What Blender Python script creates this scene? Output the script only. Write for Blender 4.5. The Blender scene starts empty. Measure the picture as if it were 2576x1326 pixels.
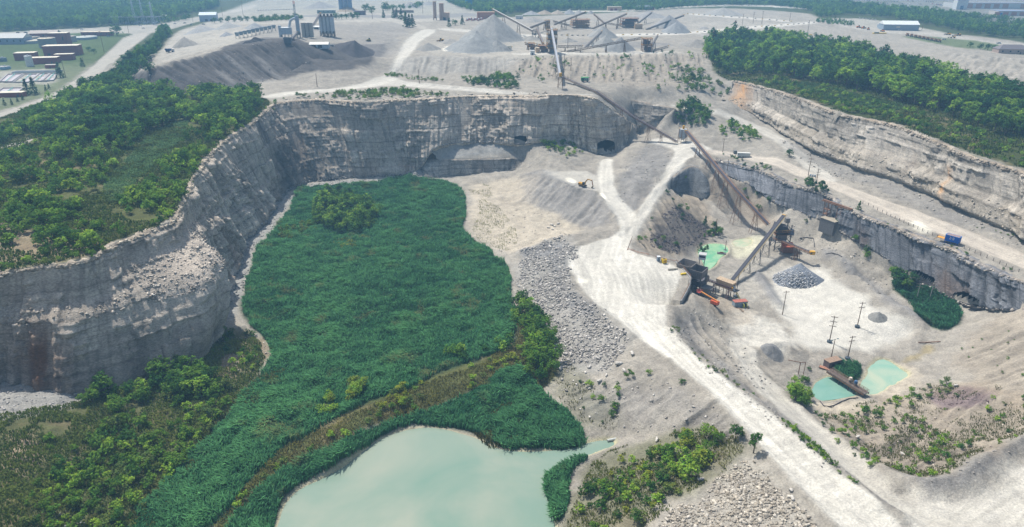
import bpy, bmesh, math, random
import numpy as np
from mathutils import Vector, Matrix
from mathutils.bvhtree import BVHTree
from mathutils.geometry import delaunay_2d_cdt
R = math.radians
sc = bpy.context.scene
rng = np.random.default_rng(7)
random.seed(7)
# ------------------------------------------------------------------ camera, sky, sun, exposure
PITCH, CAMZ, FPX = R(24.0), 160.0, 1740.0        # FPX: focal length for a 2576 px wide frame
cd = bpy.data.cameras.new('camera'); cam = bpy.data.objects.new('camera', cd); sc.collection.objects.link(cam)
cam.location = (0, 0, CAMZ); cam.rotation_euler = (R(90) - PITCH, 0, 0)
cd.sensor_width = 36; cd.lens = 36 * FPX / 2576; cd.clip_start = 1; cd.clip_end = 30000
sc.camera = cam
SUN_EL, SUN_AZ = R(60), R(42)                     # azimuth: left of straight ahead
sdir = Vector((-math.sin(SUN_AZ) * math.cos(SUN_EL), math.cos(SUN_AZ) * math.cos(SUN_EL), math.sin(SUN_EL)))
w = bpy.data.worlds.new('World'); sc.world = w; w.use_nodes = True
wn = w.node_tree.nodes; wl = w.node_tree.links
sky = wn.new('ShaderNodeTexSky'); sky.sky_type = 'NISHITA'; sky.sun_disc = False
sky.sun_elevation = SUN_EL; sky.sun_rotation = -SUN_AZ; sky.air_density = 1.3; sky.dust_density = 2.5
wl.new(sky.outputs[0], wn['Background'].inputs[0]); wn['Background'].inputs[1].default_value = 0.115
sl = bpy.data.lights.new('sun', 'SUN'); sl.energy = 4.7; sl.angle = R(0.6); sl.color = (1.0, 0.95, 0.88)
so = bpy.data.objects.new('sun', sl); sc.collection.objects.link(so)
so.rotation_euler = sdir.to_track_quat('Z', 'Y').to_euler()
vs = sc.view_settings; vs.view_transform = 'Standard'; vs.look = 'None'; vs.gamma = 1; vs.exposure = 0.41; vs.use_curve_mapping = False
sc.cycles.use_denoising = True
sc.cycles.max_bounces = 5; sc.cycles.diffuse_bounces = 2; sc.cycles.glossy_bounces = 2; sc.cycles.transmission_bounces = 2
sc.cycles.volume_bounces = 0; sc.cycles.transparent_max_bounces = 6
COL = sc.collection
# ------------------------------------------------------------------ pixel <-> world (used to trace the survey lines)
cp, sp = math.cos(PITCH), math.sin(PITCH)
def ray(px, py):
    a = (px - 1288) / FPX; v = (663 - py) / FPX
    return Vector((a, cp + sp * v, -sp + cp * v))
def S(px, py, z):
    d = ray(px, py); t = (z - CAMZ) / d.z
    return Vector((d.x * t, d.y * t, z))
def nums(s): return [tuple(float(q) for q in p.split(',')) for p in s.split()]
# ------------------------------------------------------------------ noise
def _h(ix, iy, seed):
    n = (ix.astype(np.int64) * 374761393 + iy.astype(np.int64) * 668265263 + seed * 974711) & 0x7fffffff
    n = ((n ^ (n >> 13)) * 1274126177) & 0x7fffffff
    return ((n ^ (n >> 16)) & 0xffff) / 65535.0
def vnoise(x, y, seed=0):
    ix, iy = np.floor(x), np.floor(y); fx, fy = x - ix, y - iy
    fx = fx * fx * (3 - 2 * fx); fy = fy * fy * (3 - 2 * fy)
    a, b, c, d = _h(ix, iy, seed), _h(ix + 1, iy, seed), _h(ix, iy + 1, seed), _h(ix + 1, iy + 1, seed)
    return (a + (b - a) * fx + (c - a) * fy + (a - b - c + d) * fx * fy) * 2 - 1
def fbm(x, y, scale, octs=4, seed=0, gain=.5):
    s = np.zeros_like(x, dtype=float); a = 1.0; f = 1 / scale; t = 0
    for o in range(octs):
        s += a * vnoise(x * f + 17.3 * o, y * f - 9.1 * o, seed + o); t += a; a *= gain; f *= 2.03
    return s / t
def sstep(a, b, x):
    t = np.clip((x - a) / (b - a), 0, 1); return t * t * (3 - 2 * t)
def lin(c):
    c = np.array(c, float) / 255; return np.where(c <= .04045, c / 12.92, ((c + .055) / 1.055) ** 2.4)
# ------------------------------------------------------------------ object helpers
def obj(name, me, parent=None, mats=None):
    o = bpy.data.objects.new(name, me); COL.objects.link(o)
    if parent: o.parent = parent
    return o
def tag(o, label=None, cat=None, group=None, kind=None):
    if label: o['label'] = label
    if cat: o['category'] = cat
    if group: o['group'] = group
    if kind: o['kind'] = kind
    return o
def npmesh(name, V, F, mat=None, col=None, smooth=False, attr='albedo'):
    V = np.asarray(V, np.float32); F = np.asarray(F, np.int32); k = F.shape[1]
    me = bpy.data.meshes.new(name)
    me.vertices.add(len(V)); me.vertices.foreach_set('co', V.ravel())
    me.loops.add(F.size); me.loops.foreach_set('vertex_index', F.ravel())
    me.polygons.add(len(F)); me.polygons.foreach_set('loop_start', np.arange(0, F.size, k, dtype=np.int32))
    me.polygons.foreach_set('loop_total', np.full(len(F), k, np.int32))
    if smooth: me.polygons.foreach_set('use_smooth', np.ones(len(F), bool))
    if col is not None:
        a = me.color_attributes.new(attr, 'FLOAT_COLOR', 'POINT')
        c = np.ones((len(V), 4), np.float32); c[:, :3] = col; a.data.foreach_set('color', c.ravel())
    if mat: me.materials.append(mat)
    me.update(); me.validate()
    return me
# ------------------------------------------------------------------ materials
def newmat(name):
    m = bpy.data.materials.new(name); m.use_nodes = True
    n, l = m.node_tree.nodes, m.node_tree.links
    return m, n, l, n['Principled BSDF']
def mix(n, l, a, b, fac, mode='MULTIPLY'):
    x = n.new('ShaderNodeMix'); x.data_type = 'RGBA'; x.blend_type = mode
    for s, v in ((0, fac), (6, a), (7, b)):
        if hasattr(v, 'type') and hasattr(v, 'links'): l.new(v, x.inputs[s])
        else: x.inputs[s].default_value = v
    return x.outputs[2]
def noise_ramp(n, l, scale, lo, hi, detail=4, vec=None, rough=.6, p0=.3, p1=.7):
    t = n.new('ShaderNodeTexNoise'); t.inputs['Scale'].default_value = scale; t.inputs['Detail'].default_value = detail; t.inputs['Roughness'].default_value = rough
    if vec: l.new(vec, t.inputs['Vector'])
    r = n.new('ShaderNodeValToRGB'); r.color_ramp.elements[0].position = p0; r.color_ramp.elements[1].position = p1
    r.color_ramp.elements[0].color = (*lo, 1); r.color_ramp.elements[1].color = (*hi, 1)
    l.new(t.outputs['Fac'], r.inputs[0]); return r.outputs[0], t.outputs['Fac']
def ground_mat(name, s1=1.2, s2=.25, bump=.5, lo=(.72, .72, .72), hi=(1.2, 1.19, 1.18), stretch=None):
    m, n, l, b = newmat(name)
    a = n.new('ShaderNodeAttribute'); a.attribute_name = 'albedo'
    g = n.new('ShaderNodeNewGeometry'); vec = g.outputs['Position']
    if stretch:
        mp = n.new('ShaderNodeMapping'); mp.inputs['Scale'].default_value = stretch; l.new(vec, mp.inputs[0]); vec = mp.outputs[0]
    c1, f1 = noise_ramp(n, l, s1, lo, hi, 5, vec, .7)
    c2, f2 = noise_ramp(n, l, s2, (.86, .86, .87), (1.1, 1.1, 1.09), 3, vec)
    c = mix(n, l, a.outputs['Color'], c1, 1.0); c = mix(n, l, c, c2, 1.0)
    l.new(c, b.inputs['Base Color']); b.inputs['Roughness'].default_value = .95; b.inputs['Specular IOR Level'].default_value = .1
    bp = n.new('ShaderNodeBump'); bp.inputs['Strength'].default_value = bump; bp.inputs['Distance'].default_value = .6
    l.new(f1, bp.inputs['Height']); l.new(bp.outputs[0], b.inputs['Normal'])
    return m
M_ground = ground_mat('ground', 1.5, .22, .8, (.68, .68, .69), (1.24, 1.23, 1.21)); M_rock = ground_mat('limestone', 1.1, .12, .8, (.5, .5, .51), (1.35, 1.33, 1.3), (1, 1, 2.4))
#@@TERRAIN
# ================================================================== TERRAIN: surveyed break lines (pixel x, pixel y, height) -> triangles
CL_MAIN = """-300,760,49|-300,1050,14 0,690,51|0,948,12 70,674,52|80,958,11 140,667,52|140,972,10 205,657,52|205,980,9 245,640,52|260,975,8
280,618,53|330,962,7 320,598,53|400,930,6 370,580,53|455,915,5 425,562,53|488,895,4 440,540,53|500,862,4 455,515,54|525,830,3 466,490,54|552,790,3
472,470,54|565,735,3 480,450,54|578,690,3 500,425,54|592,632,3 515,400,54|612,600,3 535,378,54|650,567,3 560,355,54|675,548,3 600,330,55|690,520,3
632,312,55|708,495,3 652,290,56|725,478,3 672,270,56|745,467,3 700,258,57|775,459,3 745,253,57|810,455,3 800,250,57|850,450,3 860,254,57|900,447,3
930,257,57|960,444,3 1000,250,57|1015,441,3 1055,249,57|1055,425,8 1095,247,57|1088,368,24 1170,242,56|1170,358,24 1230,241,56|1240,359,23 1290,240,56|1290,362,22
1340,241,57|1340,361,22 1400,238,57|1400,354,22 1450,240,57|1450,368,17 1490,245,57|1500,388,13 1502,247,56|1520,389,13 1538,275,46|1546,385,14 1575,300,36|1576,366,17 1602,318,28|1604,336,22"""
CL_NOSE = "1690,446,19|1686,474,14 1700,440,20|1694,482,10 1718,426,22|1714,486,8 1740,417,24|1738,490,6 1760,422,23|1760,500,5 1774,440,19|1776,500,5 1782,455,15|1784,490,7"
CL_NOTCH = """1588,252,48|1603,317,28 1610,255,47|1620,314,29.5 1640,262,46|1642,303,34 1672,268,45|1674,289,39 1700,273,45|1702,279,43"""
CL_BENCH = """1060,418,8|1064,442,2 1070,404,13|1076,447,2 1110,401,14|1110,445,2 1150,401,14|1150,441,2 1216,400,14|1216,435,4 1260,398,14|1260,431,4.5 1298,397,13|1288,428,5 1314,404,10|1304,425,6"""
CL_LOW = """1800,398,24.5|1803,408,22.5 1815,404,24.5|1830,440,20.5 1860,414,24.5|1870,458,18.5 1908,425,24.5|1908,472,16.5 1932,434,24.5|1932,502,13.5 2002,468,24.5|1992,526,11.5
2057,479,24.5|2057,551,10.5 2085,490,24.5|2080,557,10 2120,515,24.5|2100,576,11 2160,538,23.5|2150,604,9 2200,552,23.5|2200,630,8.5 2232,564,23.5|2232,652,7.5 2277,582,23.5|2277,690,3.5
2307,591,23.5|2310,708,2.5 2357,611,23.5|2357,732,2.5 2407,630,23.5|2400,756,2.5 2457,655,23.5|2457,776,2.5 2510,682,23.5|2515,783,7.5 2576,708,23.5|2576,780,14.5 2700,760,23.5|2700,790,21.5"""
CL_UP = """1840,203,54|1830,250,46 1868,207,55|1868,270,41 1932,222,56|1932,302,34 1985,238,58|1985,340,32 2032,254,59|2044,372,31 2107,284,59|2105,400,31
2180,300,58|2170,424,31 2257,314,58|2244,445,31 2307,334,57|2300,465,30 2380,365,56|2370,495,29 2457,396,55|2445,530,28 2520,415,54|2510,565,27 2576,432,54|2576,590,27 2750,490,53|2750,680,26"""
def pairs(s):
    out = []
    for p in s.split():
        a, b = p.split('|'); out.append((S(*[float(q) for q in a.split(',')]), S(*[float(q) for q in b.split(',')])))
    return out
P_MAIN, P_BENCH, P_LOW, P_UP, P_NOTCH, P_NOSE = map(pairs, (CL_MAIN, CL_BENCH, CL_LOW, CL_UP, CL_NOTCH, CL_NOSE))
tv, te = [], []
def line(pts):
    i0 = len(tv)
    tv.extend(pts); te.extend((i, i + 1) for i in range(i0, len(tv) - 1))
for P in (P_MAIN, P_BENCH, P_LOW, P_UP, P_NOTCH, P_NOSE):
    line([a for a, b in P]); line([b for a, b in P])
def L(s): line([S(*p) for p in nums(s)])
def PT(s): tv.extend(S(*p) for p in nums(s))
# haul road edges and the plaza
L("1424,650,9 1422,680,9 1440,740,9 1480,768,9 1535,806,9.5 1600,850,10 1690,910,12 1790,998,14 1890,1105,16 2000,1225,18 2115,1335,20 2300,1560,23")
L("1740,697,9 1738,735,9 1705,765,9 1690,815,10 1725,872,11 1800,945,13 1900,1022,15 2000,1100,17 2140,1220,19 2290,1330,20 2500,1500,22")
L("1580,635,9 1650,648,9 1700,665,9 1740,697,9")
# tunnel road, pad and the ramp up to the silo
PT("1508,400,13 1543,400,13 1500,470,11 1545,470,11 1530,520,10 1568,520,10 1565,560,9 1600,550,9 1545,592,9 1600,590,9 1500,604,9 1430,625,9 1550,690,9 1600,760,9.5 1500,700,9")
L("1368,432,12 1380,418,13 1430,425,12 1470,430,12 1500,440,12")
L("1368,436,11 1400,455,11 1440,475,11 1490,484,11 1525,520,10 1548,552,9 1530,580,8.5 1480,590,7 1430,610,8")
L("1300,450,3 1310,506,2.5 1350,530,2.5 1408,535,3 1470,560,4 1480,578,5")
L("1600,590,9 1620,545,12 1660,478,17 1700,432,21 1745,402,24.8 1800,398,25")
L("1545,470,11 1580,500,10.5 1620,480,14 1660,430,19 1690,395,24 1640,345,25 1600,352,21")
PT("1560,440,17 1600,420,18 1640,400,20 1575,400,17 1585,370,20 1620,375,20 1720,345,27 1760,352,29 1700,310,33 1740,320,33 1640,335,24 1650,318,29")
PT("1560,480,11 1570,455,14")
# dark rubble slope, its rock nose and the ground under the long conveyor
L("1600,590,9 1590,632,9 1640,648,3 1690,650,-1 1745,640,-4 1790,585,-3 1835,560,-2")
PT("1775,540,0 1700,560,5 1680,600,3 1740,520,6 1790,412,23 1800,430,20 1840,480,10 1870,520,4 1900,545,1 1930,560,0 1830,600,-4 1760,650,-4 1790,660,-4 1850,640,-4 1880,590,-3 1960,545,3 1990,550,4")
# basin floor under the crusher
L("1742,715,-3 1742,755,-4 1700,790,0 1715,830,3 1780,890,5 1850,950,6 1950,1040,8 2060,1140,11 2180,1230,14 2300,1310,17")
PT("1800,760,-4 1760,730,-4 1850,720,-4 1850,790,-4 1830,830,-3 1900,700,-4 1950,650,-3 2000,620,-2 2050,600,1 2090,610,3 1940,720,-4 1960,800,-4 2050,800,-4 2150,850,-4 2250,860,-4 2050,880,-4 1900,880,-3 1930,950,0 2030,930,-5 2060,1000,-6 2150,990,-6 2200,940,-5 2280,900,-4 2320,870,-3 2350,890,-3 2310,940,-4 2250,990,-5")
L("2060,630,0 2110,650,4 2160,690,4 2220,740,3 2280,775,3 2310,800,2 2320,840,0")
L("2045,645,-3 2090,670,-3 2150,720,-4 2210,765,-4 2270,800,-4 2295,840,-4")
L("2180,650,3 2230,690,0 2260,740,-2 2295,795,-2 2340,840,-2 2400,835,0 2430,800,0")
# hillside and apron in the lower right
PT("2480,810,5 2576,830,14 2700,830,22 2430,880,2 2400,960,-1 2500,930,6 2576,960,11 2700,980,18 2350,1000,-3 2330,1060,-2 2450,1040,4 2576,1060,10 2200,1080,0 2230,1130,4 2400,1120,3 2500,1110,8 2130,1050,-2")
L("2060,1065,3 2130,1130,7 2200,1185,11 2270,1215,15 2330,1218,17 2400,1205,17 2480,1150,16 2576,1105,16 2700,1050,18")
PT("2320,1260,16 2400,1250,16 2500,1190,15 2576,1140,14 2500,1320,17 2576,1250,15 2700,1150,17 2700,1350,18 2800,1500,20 2450,1500,21")
# rubble bank, embankment and the ground beside the lake
L("1300,660,1.5 1306,720,1.5 1345,790,1.5 1385,850,1.5 1405,905,2 1445,960,2 1500,975,3")
PT("1560,950,7 1620,920,10 1440,1000,1 1540,1020,3 1620,1040,6 1700,1010,11 1480,1080,0 1560,1090,0.5 1650,1090,4 1760,1080,11 1850,1130,14 1550,1140,1 1640,1160,5 1740,1170,8 1830,1200,12 1450,1200,1 1500,1260,3 1600,1260,8 1720,1270,11 1850,1270,15 1950,1290,17 1420,1330,1 1550,1340,6 1700,1340,11 1900,1350,17 1500,1550,7 1800,1550,15 2050,1480,20")
PT("1180,470,1 1250,500,1.5 1200,560,1 1250,620,1 1290,640,1.5 1340,620,3 1390,600,5")
# reed floor, levee, lake bed
PT("1000,460,1 1100,470,0.5 800,500,1 900,600,0 1100,600,0 750,600,1 700,700,1 900,750,0 1200,700,0 1250,820,0 1000,850,0 800,880,0 700,900,1 640,960,1 560,1080,1 700,1060,0.5 480,1180,1.5 380,1300,2 300,1450,3")
L("560,1326,3 640,1230,3 740,1150,3 860,1085,3 1000,1010,3 1170,950,3 1290,880,2.5 1340,800,2.5")
PT("690,1300,-1 760,1220,-1 960,1105,-1 1080,1072,-1 1200,1110,-1 1430,1130,-1 1390,1200,-1 1380,1330,-1 900,1250,-1 1200,1250,-1 1000,1330,-1 700,1450,-1 1000,1600,-1 1370,1500,-1 1300,1000,0.5 1400,1060,0.5 1350,950,1")
PT("0,1060,16 -300,1150,22 100,1100,13 220,1040,9 350,1000,6 60,1200,15 -300,1350,25 0,1330,20 150,1280,10 250,1180,6 380,1080,4 450,980,4 540,930,2.5 560,860,2 620,880,2 0,1000,14 90,1000,12 180,1330,9 0,1600,22 -300,1600,28 600,1600,1")
# left plateau
PT("-300,600,54 0,600,55 100,600,55 200,600,55 100,500,57 300,520,56 350,450,57 200,420,58 430,400,57 0,450,57 -300,450,57 480,330,58 350,330,59 200,330,58 560,290,58 600,260,58 450,270,59 300,260,59 100,300,56 0,370,56 -300,380,54 150,260,55 640,250,58")
# back rim road, the dark dump and the slopes behind the rim
L("310,208,56 370,225,57 450,238,57 560,232,57 644,207,57 700,197,58 760,186,58 804,178,58 860,178,58 910,165,60 950,146,64 985,118,69 1010,92,72 1040,78,73")
L("350,178,68 387,166,74 450,150,77 530,133,80 612,117,82 680,104,84 715,100,85 742,106,83 765,125,78 790,142,74 830,146,72 880,147,71 930,138,71 965,115,72 985,95,73")
PT("660,238,57 700,230,57 800,222,57 900,215,57 950,200,58 1000,215,57 1150,225,57 1300,235,57 1420,242,57 1490,240,57 1530,236,55 1600,243,50 1680,255,46.5 1750,265,44 1800,262,43 1560,285,44 1590,305,36")
L("950,184,58 990,188,58 1040,190,58 1150,190,59 1240,188,59 1290,198,59 1340,205,59 1420,205,59 1480,212,58 1560,216,58 1640,220,57 1720,215,56")
L("995,150,67 1040,140,69 1110,142,70 1180,145,70 1260,143,70 1300,146,70 1360,150,69 1400,142,70 1450,138,70 1540,140,70 1640,138,70 1720,135,69 1775,138,67 1800,150,64")
PT("1750,190,58 1790,205,55 1830,230,49 1780,240,51 1820,262,46 1760,290,42 1800,300,38 1850,290,39 1880,320,34 1840,340,33 1900,350,32 1800,350,30 1960,370,31 1950,400,29 2030,420,26.5 2150,450,26.5 2000,440,25.5 2100,480,25.2 2200,505,25 2300,545,25 2400,585,24.6 2500,625,24.5 2576,660,24.3 2700,720,24 2250,480,27 2400,540,26 2576,620,25 2150,510,25 1850,390,25.5 1920,410,25.2")
# upper yards and the country behind
PT("1060,110,71 1150,110,71 1300,110,71 1500,100,71 1650,100,70 1750,90,69 1400,70,71 1200,70,72 1100,60,73 900,110,73 840,95,78 760,90,80 660,90,80 560,80,77 480,90,73 420,130,69 620,60,77 800,60,78 930,65,76 1020,55,74 430,80,64 380,170,64 340,150,57 330,215,57")
PT("1850,150,61 1900,190,58 2000,200,60 2050,150,63 2150,230,61 2250,200,62 2300,280,59 2400,250,60 2450,320,57 2576,300,58 2576,380,55 2750,350,56 2750,440,54 1850,100,66 2000,95,66 2150,100,64 2300,140,63 2450,190,62 2576,215,60 2750,250,58 2576,150,62 2750,170,60 2400,95,63 2200,65,64 2000,40,67 1800,40,69 1500,40,70 1300,45,71")
PT("0,270,52 120,225,53 200,175,54 300,120,55 370,85,56 420,55,58 0,200,53 100,150,54 0,100,55 200,80,56 0,60,56 300,50,58 600,35,65 800,30,68 1000,30,70 1200,25,69 -300,250,52 -300,100,55 2300,40,64 2576,60,62 2750,80,60")
tv.extend(Vector(p) for p in [(-1500, 1200, 58), (-700, 1300, 60), (0, 1300, 66), (700, 1300, 65), (1500, 1200, 60), (-2200, 2200, 62), (0, 2200, 60), (2200, 2200, 58), (-6000, 6500, 60), (0, 6500, 60), (6000, 6500, 60),
    (-900, 500, 54), (-600, 100, 50), (900, 500, 58), (700, 100, 40), (-400, 60, 30), (-150, 60, 5), (100, 60, 5), (400, 60, 25)])
r_ = delaunay_2d_cdt([Vector((v.x, v.y)) for v in tv], te, [], 0, 1e-4, True)
TV2, TF, orig = r_[0], r_[2], r_[3]
TIN = np.zeros((len(TV2), 3))
_in = np.array([(v.x, v.y, v.z) for v in tv])
for i, v in enumerate(TV2):
    o_ = orig[i]
    zz = tv[o_[0]].z if o_ else _in[np.argmin((_in[:, 0] - v.x) ** 2 + (_in[:, 1] - v.y) ** 2), 2]
    TIN[i] = (v.x, v.y, zz)
print('tin', len(TV2), len(TF), 'new', sum(1 for o_ in orig if not o_))
for i, o_ in enumerate(orig):
    if not o_: print('  crossing near', TIN[i])
TF = np.array(TF)
TINBVH = BVHTree.FromPolygons([Vector(v) for v in TIN], [tuple(int(q) for q in f) for f in TF])
def tin_z(x, y):
    z = np.full(x.shape, 55.0)
    for f in TF:
        (x0, y0, z0), (x1, y1, z1), (x2, y2, z2) = TIN[f]
        m = np.nonzero((x >= min(x0, x1, x2)) & (x <= max(x0, x1, x2)) & (y >= min(y0, y1, y2)) & (y <= max(y0, y1, y2)))[0]
        if not len(m): continue
        d = (y1 - y2) * (x0 - x2) + (x2 - x1) * (y0 - y2)
        if abs(d) < 1e-9: continue
        a = ((y1 - y2) * (x[m] - x2) + (x2 - x1) * (y[m] - y2)) / d
        b = ((y2 - y0) * (x[m] - x2) + (x0 - x2) * (y[m] - y2)) / d
        k = (a >= -1e-6) & (b >= -1e-6) & (a + b <= 1 + 1e-6)
        z[m[k]] = a[k] * z0 + b[k] * z1 + (1 - a[k] - b[k]) * z2
    return z
CO = Vector((0, 0, CAMZ))
def W(px, py):                                     # survey point on the bare triangles
    h = TINBVH.ray_cast(CO, ray(px, py).normalized())[0]
    return h if h else S(px, py, 60)
def wpoly(s): return np.array([W(*p)[:2] for p in nums(s)])
def inpoly(x, y, P):
    c = np.zeros(x.shape, bool); j = len(P) - 1
    for i in range(len(P)):
        (xi, yi), (xj, yj) = P[i], P[j]
        if yi != yj: c ^= ((yi > y) != (yj > y)) & (x < (xj - xi) * (y - yi) / (yj - yi) + xi)
        j = i
    return c
def dseg(x, y, P, closed=True):
    d = np.full(x.shape, 1e9); n = len(P)
    for i in range(n if closed else n - 1):
        a, b = P[i], P[(i + 1) % n]; ab = b - a; q = max((ab ** 2).sum(), 1e-9)
        t = np.clip(((x - a[0]) * ab[0] + (y - a[1]) * ab[1]) / q, 0, 1)
        d = np.minimum(d, (x - a[0] - t * ab[0]) ** 2 + (y - a[1] - t * ab[1]) ** 2)
    return np.sqrt(d)
def mask(x, y, P, feather=2.0, warp=1.5, seed=1, wscale=9):
    """1 inside, 0 outside, soft noisy edge (metres)"""
    out = np.zeros(x.shape); mg = feather + warp * 2 + 1
    m = np.nonzero((x > P[:, 0].min() - mg) & (x < P[:, 0].max() + mg) & (y > P[:, 1].min() - mg) & (y < P[:, 1].max() + mg))[0]
    if not len(m): return out
    xx, yy = x[m], y[m]
    sd = dseg(xx, yy, P); sd[~inpoly(xx, yy, P)] *= -1
    sd += warp * fbm(xx, yy, wscale, 3, seed)
    out[m] = sstep(-feather, feather, sd); return out
# ------------------------------------------------------------------ fan-shaped terrain sheet, finer near the quarry
th = np.concatenate([np.linspace(-80, -50, 20)[:-1], np.linspace(-50, 50, 960), np.linspace(50, 80, 20)[1:]]) * math.pi / 180
rr = [100.0]
while rr[-1] < 6000:
    r0 = rr[-1]; rr.append(r0 + (1.6 if r0 < 160 else max(.55, r0 * .0019) if r0 < 950 else r0 * .012))
rr = np.array(rr); NR, NT = len(rr), len(th)
gx = (rr[:, None] * np.sin(th)[None]).ravel(); gy = (rr[:, None] * np.cos(th)[None]).ravel()
gz = tin_z(gx, gy)
near = (rr < 1100)
# soften the facets, except across the cliffs
Z = gz.reshape(NR, NT)
cliff = np.zeros(gx.shape, bool); hole = np.zeros(gx.shape, bool)
for P in (P_MAIN, P_BENCH, P_LOW, P_UP, P_NOTCH, P_NOSE):
    q = np.array([a[:2] for a, b in P] + [b[:2] for a, b in reversed(P)])
    m = (gx > q[:, 0].min() - 4) & (gx < q[:, 0].max() + 4) & (gy > q[:, 1].min() - 4) & (gy < q[:, 1].max() + 4)
    i = np.nonzero(m)[0]; k = inpoly(gx[i], gy[i], q) | (dseg(gx[i], gy[i], q) < 3.0); cliff[i[k]] = True
    k = inpoly(gx[i], gy[i], q) & (dseg(gx[i], gy[i], q) > .6); hole[i[k]] = True
keep = cliff.reshape(NR, NT)
for it in range(30):
    A = Z.copy()
    A[1:-1, 1:-1] = (Z[:-2, 1:-1] + Z[2:, 1:-1] + Z[1:-1, :-2] + Z[1:-1, 2:] + 2 * Z[1:-1, 1:-1]) / 6
    Z = np.where(keep, Z, A)
gz = Z.ravel()
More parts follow.
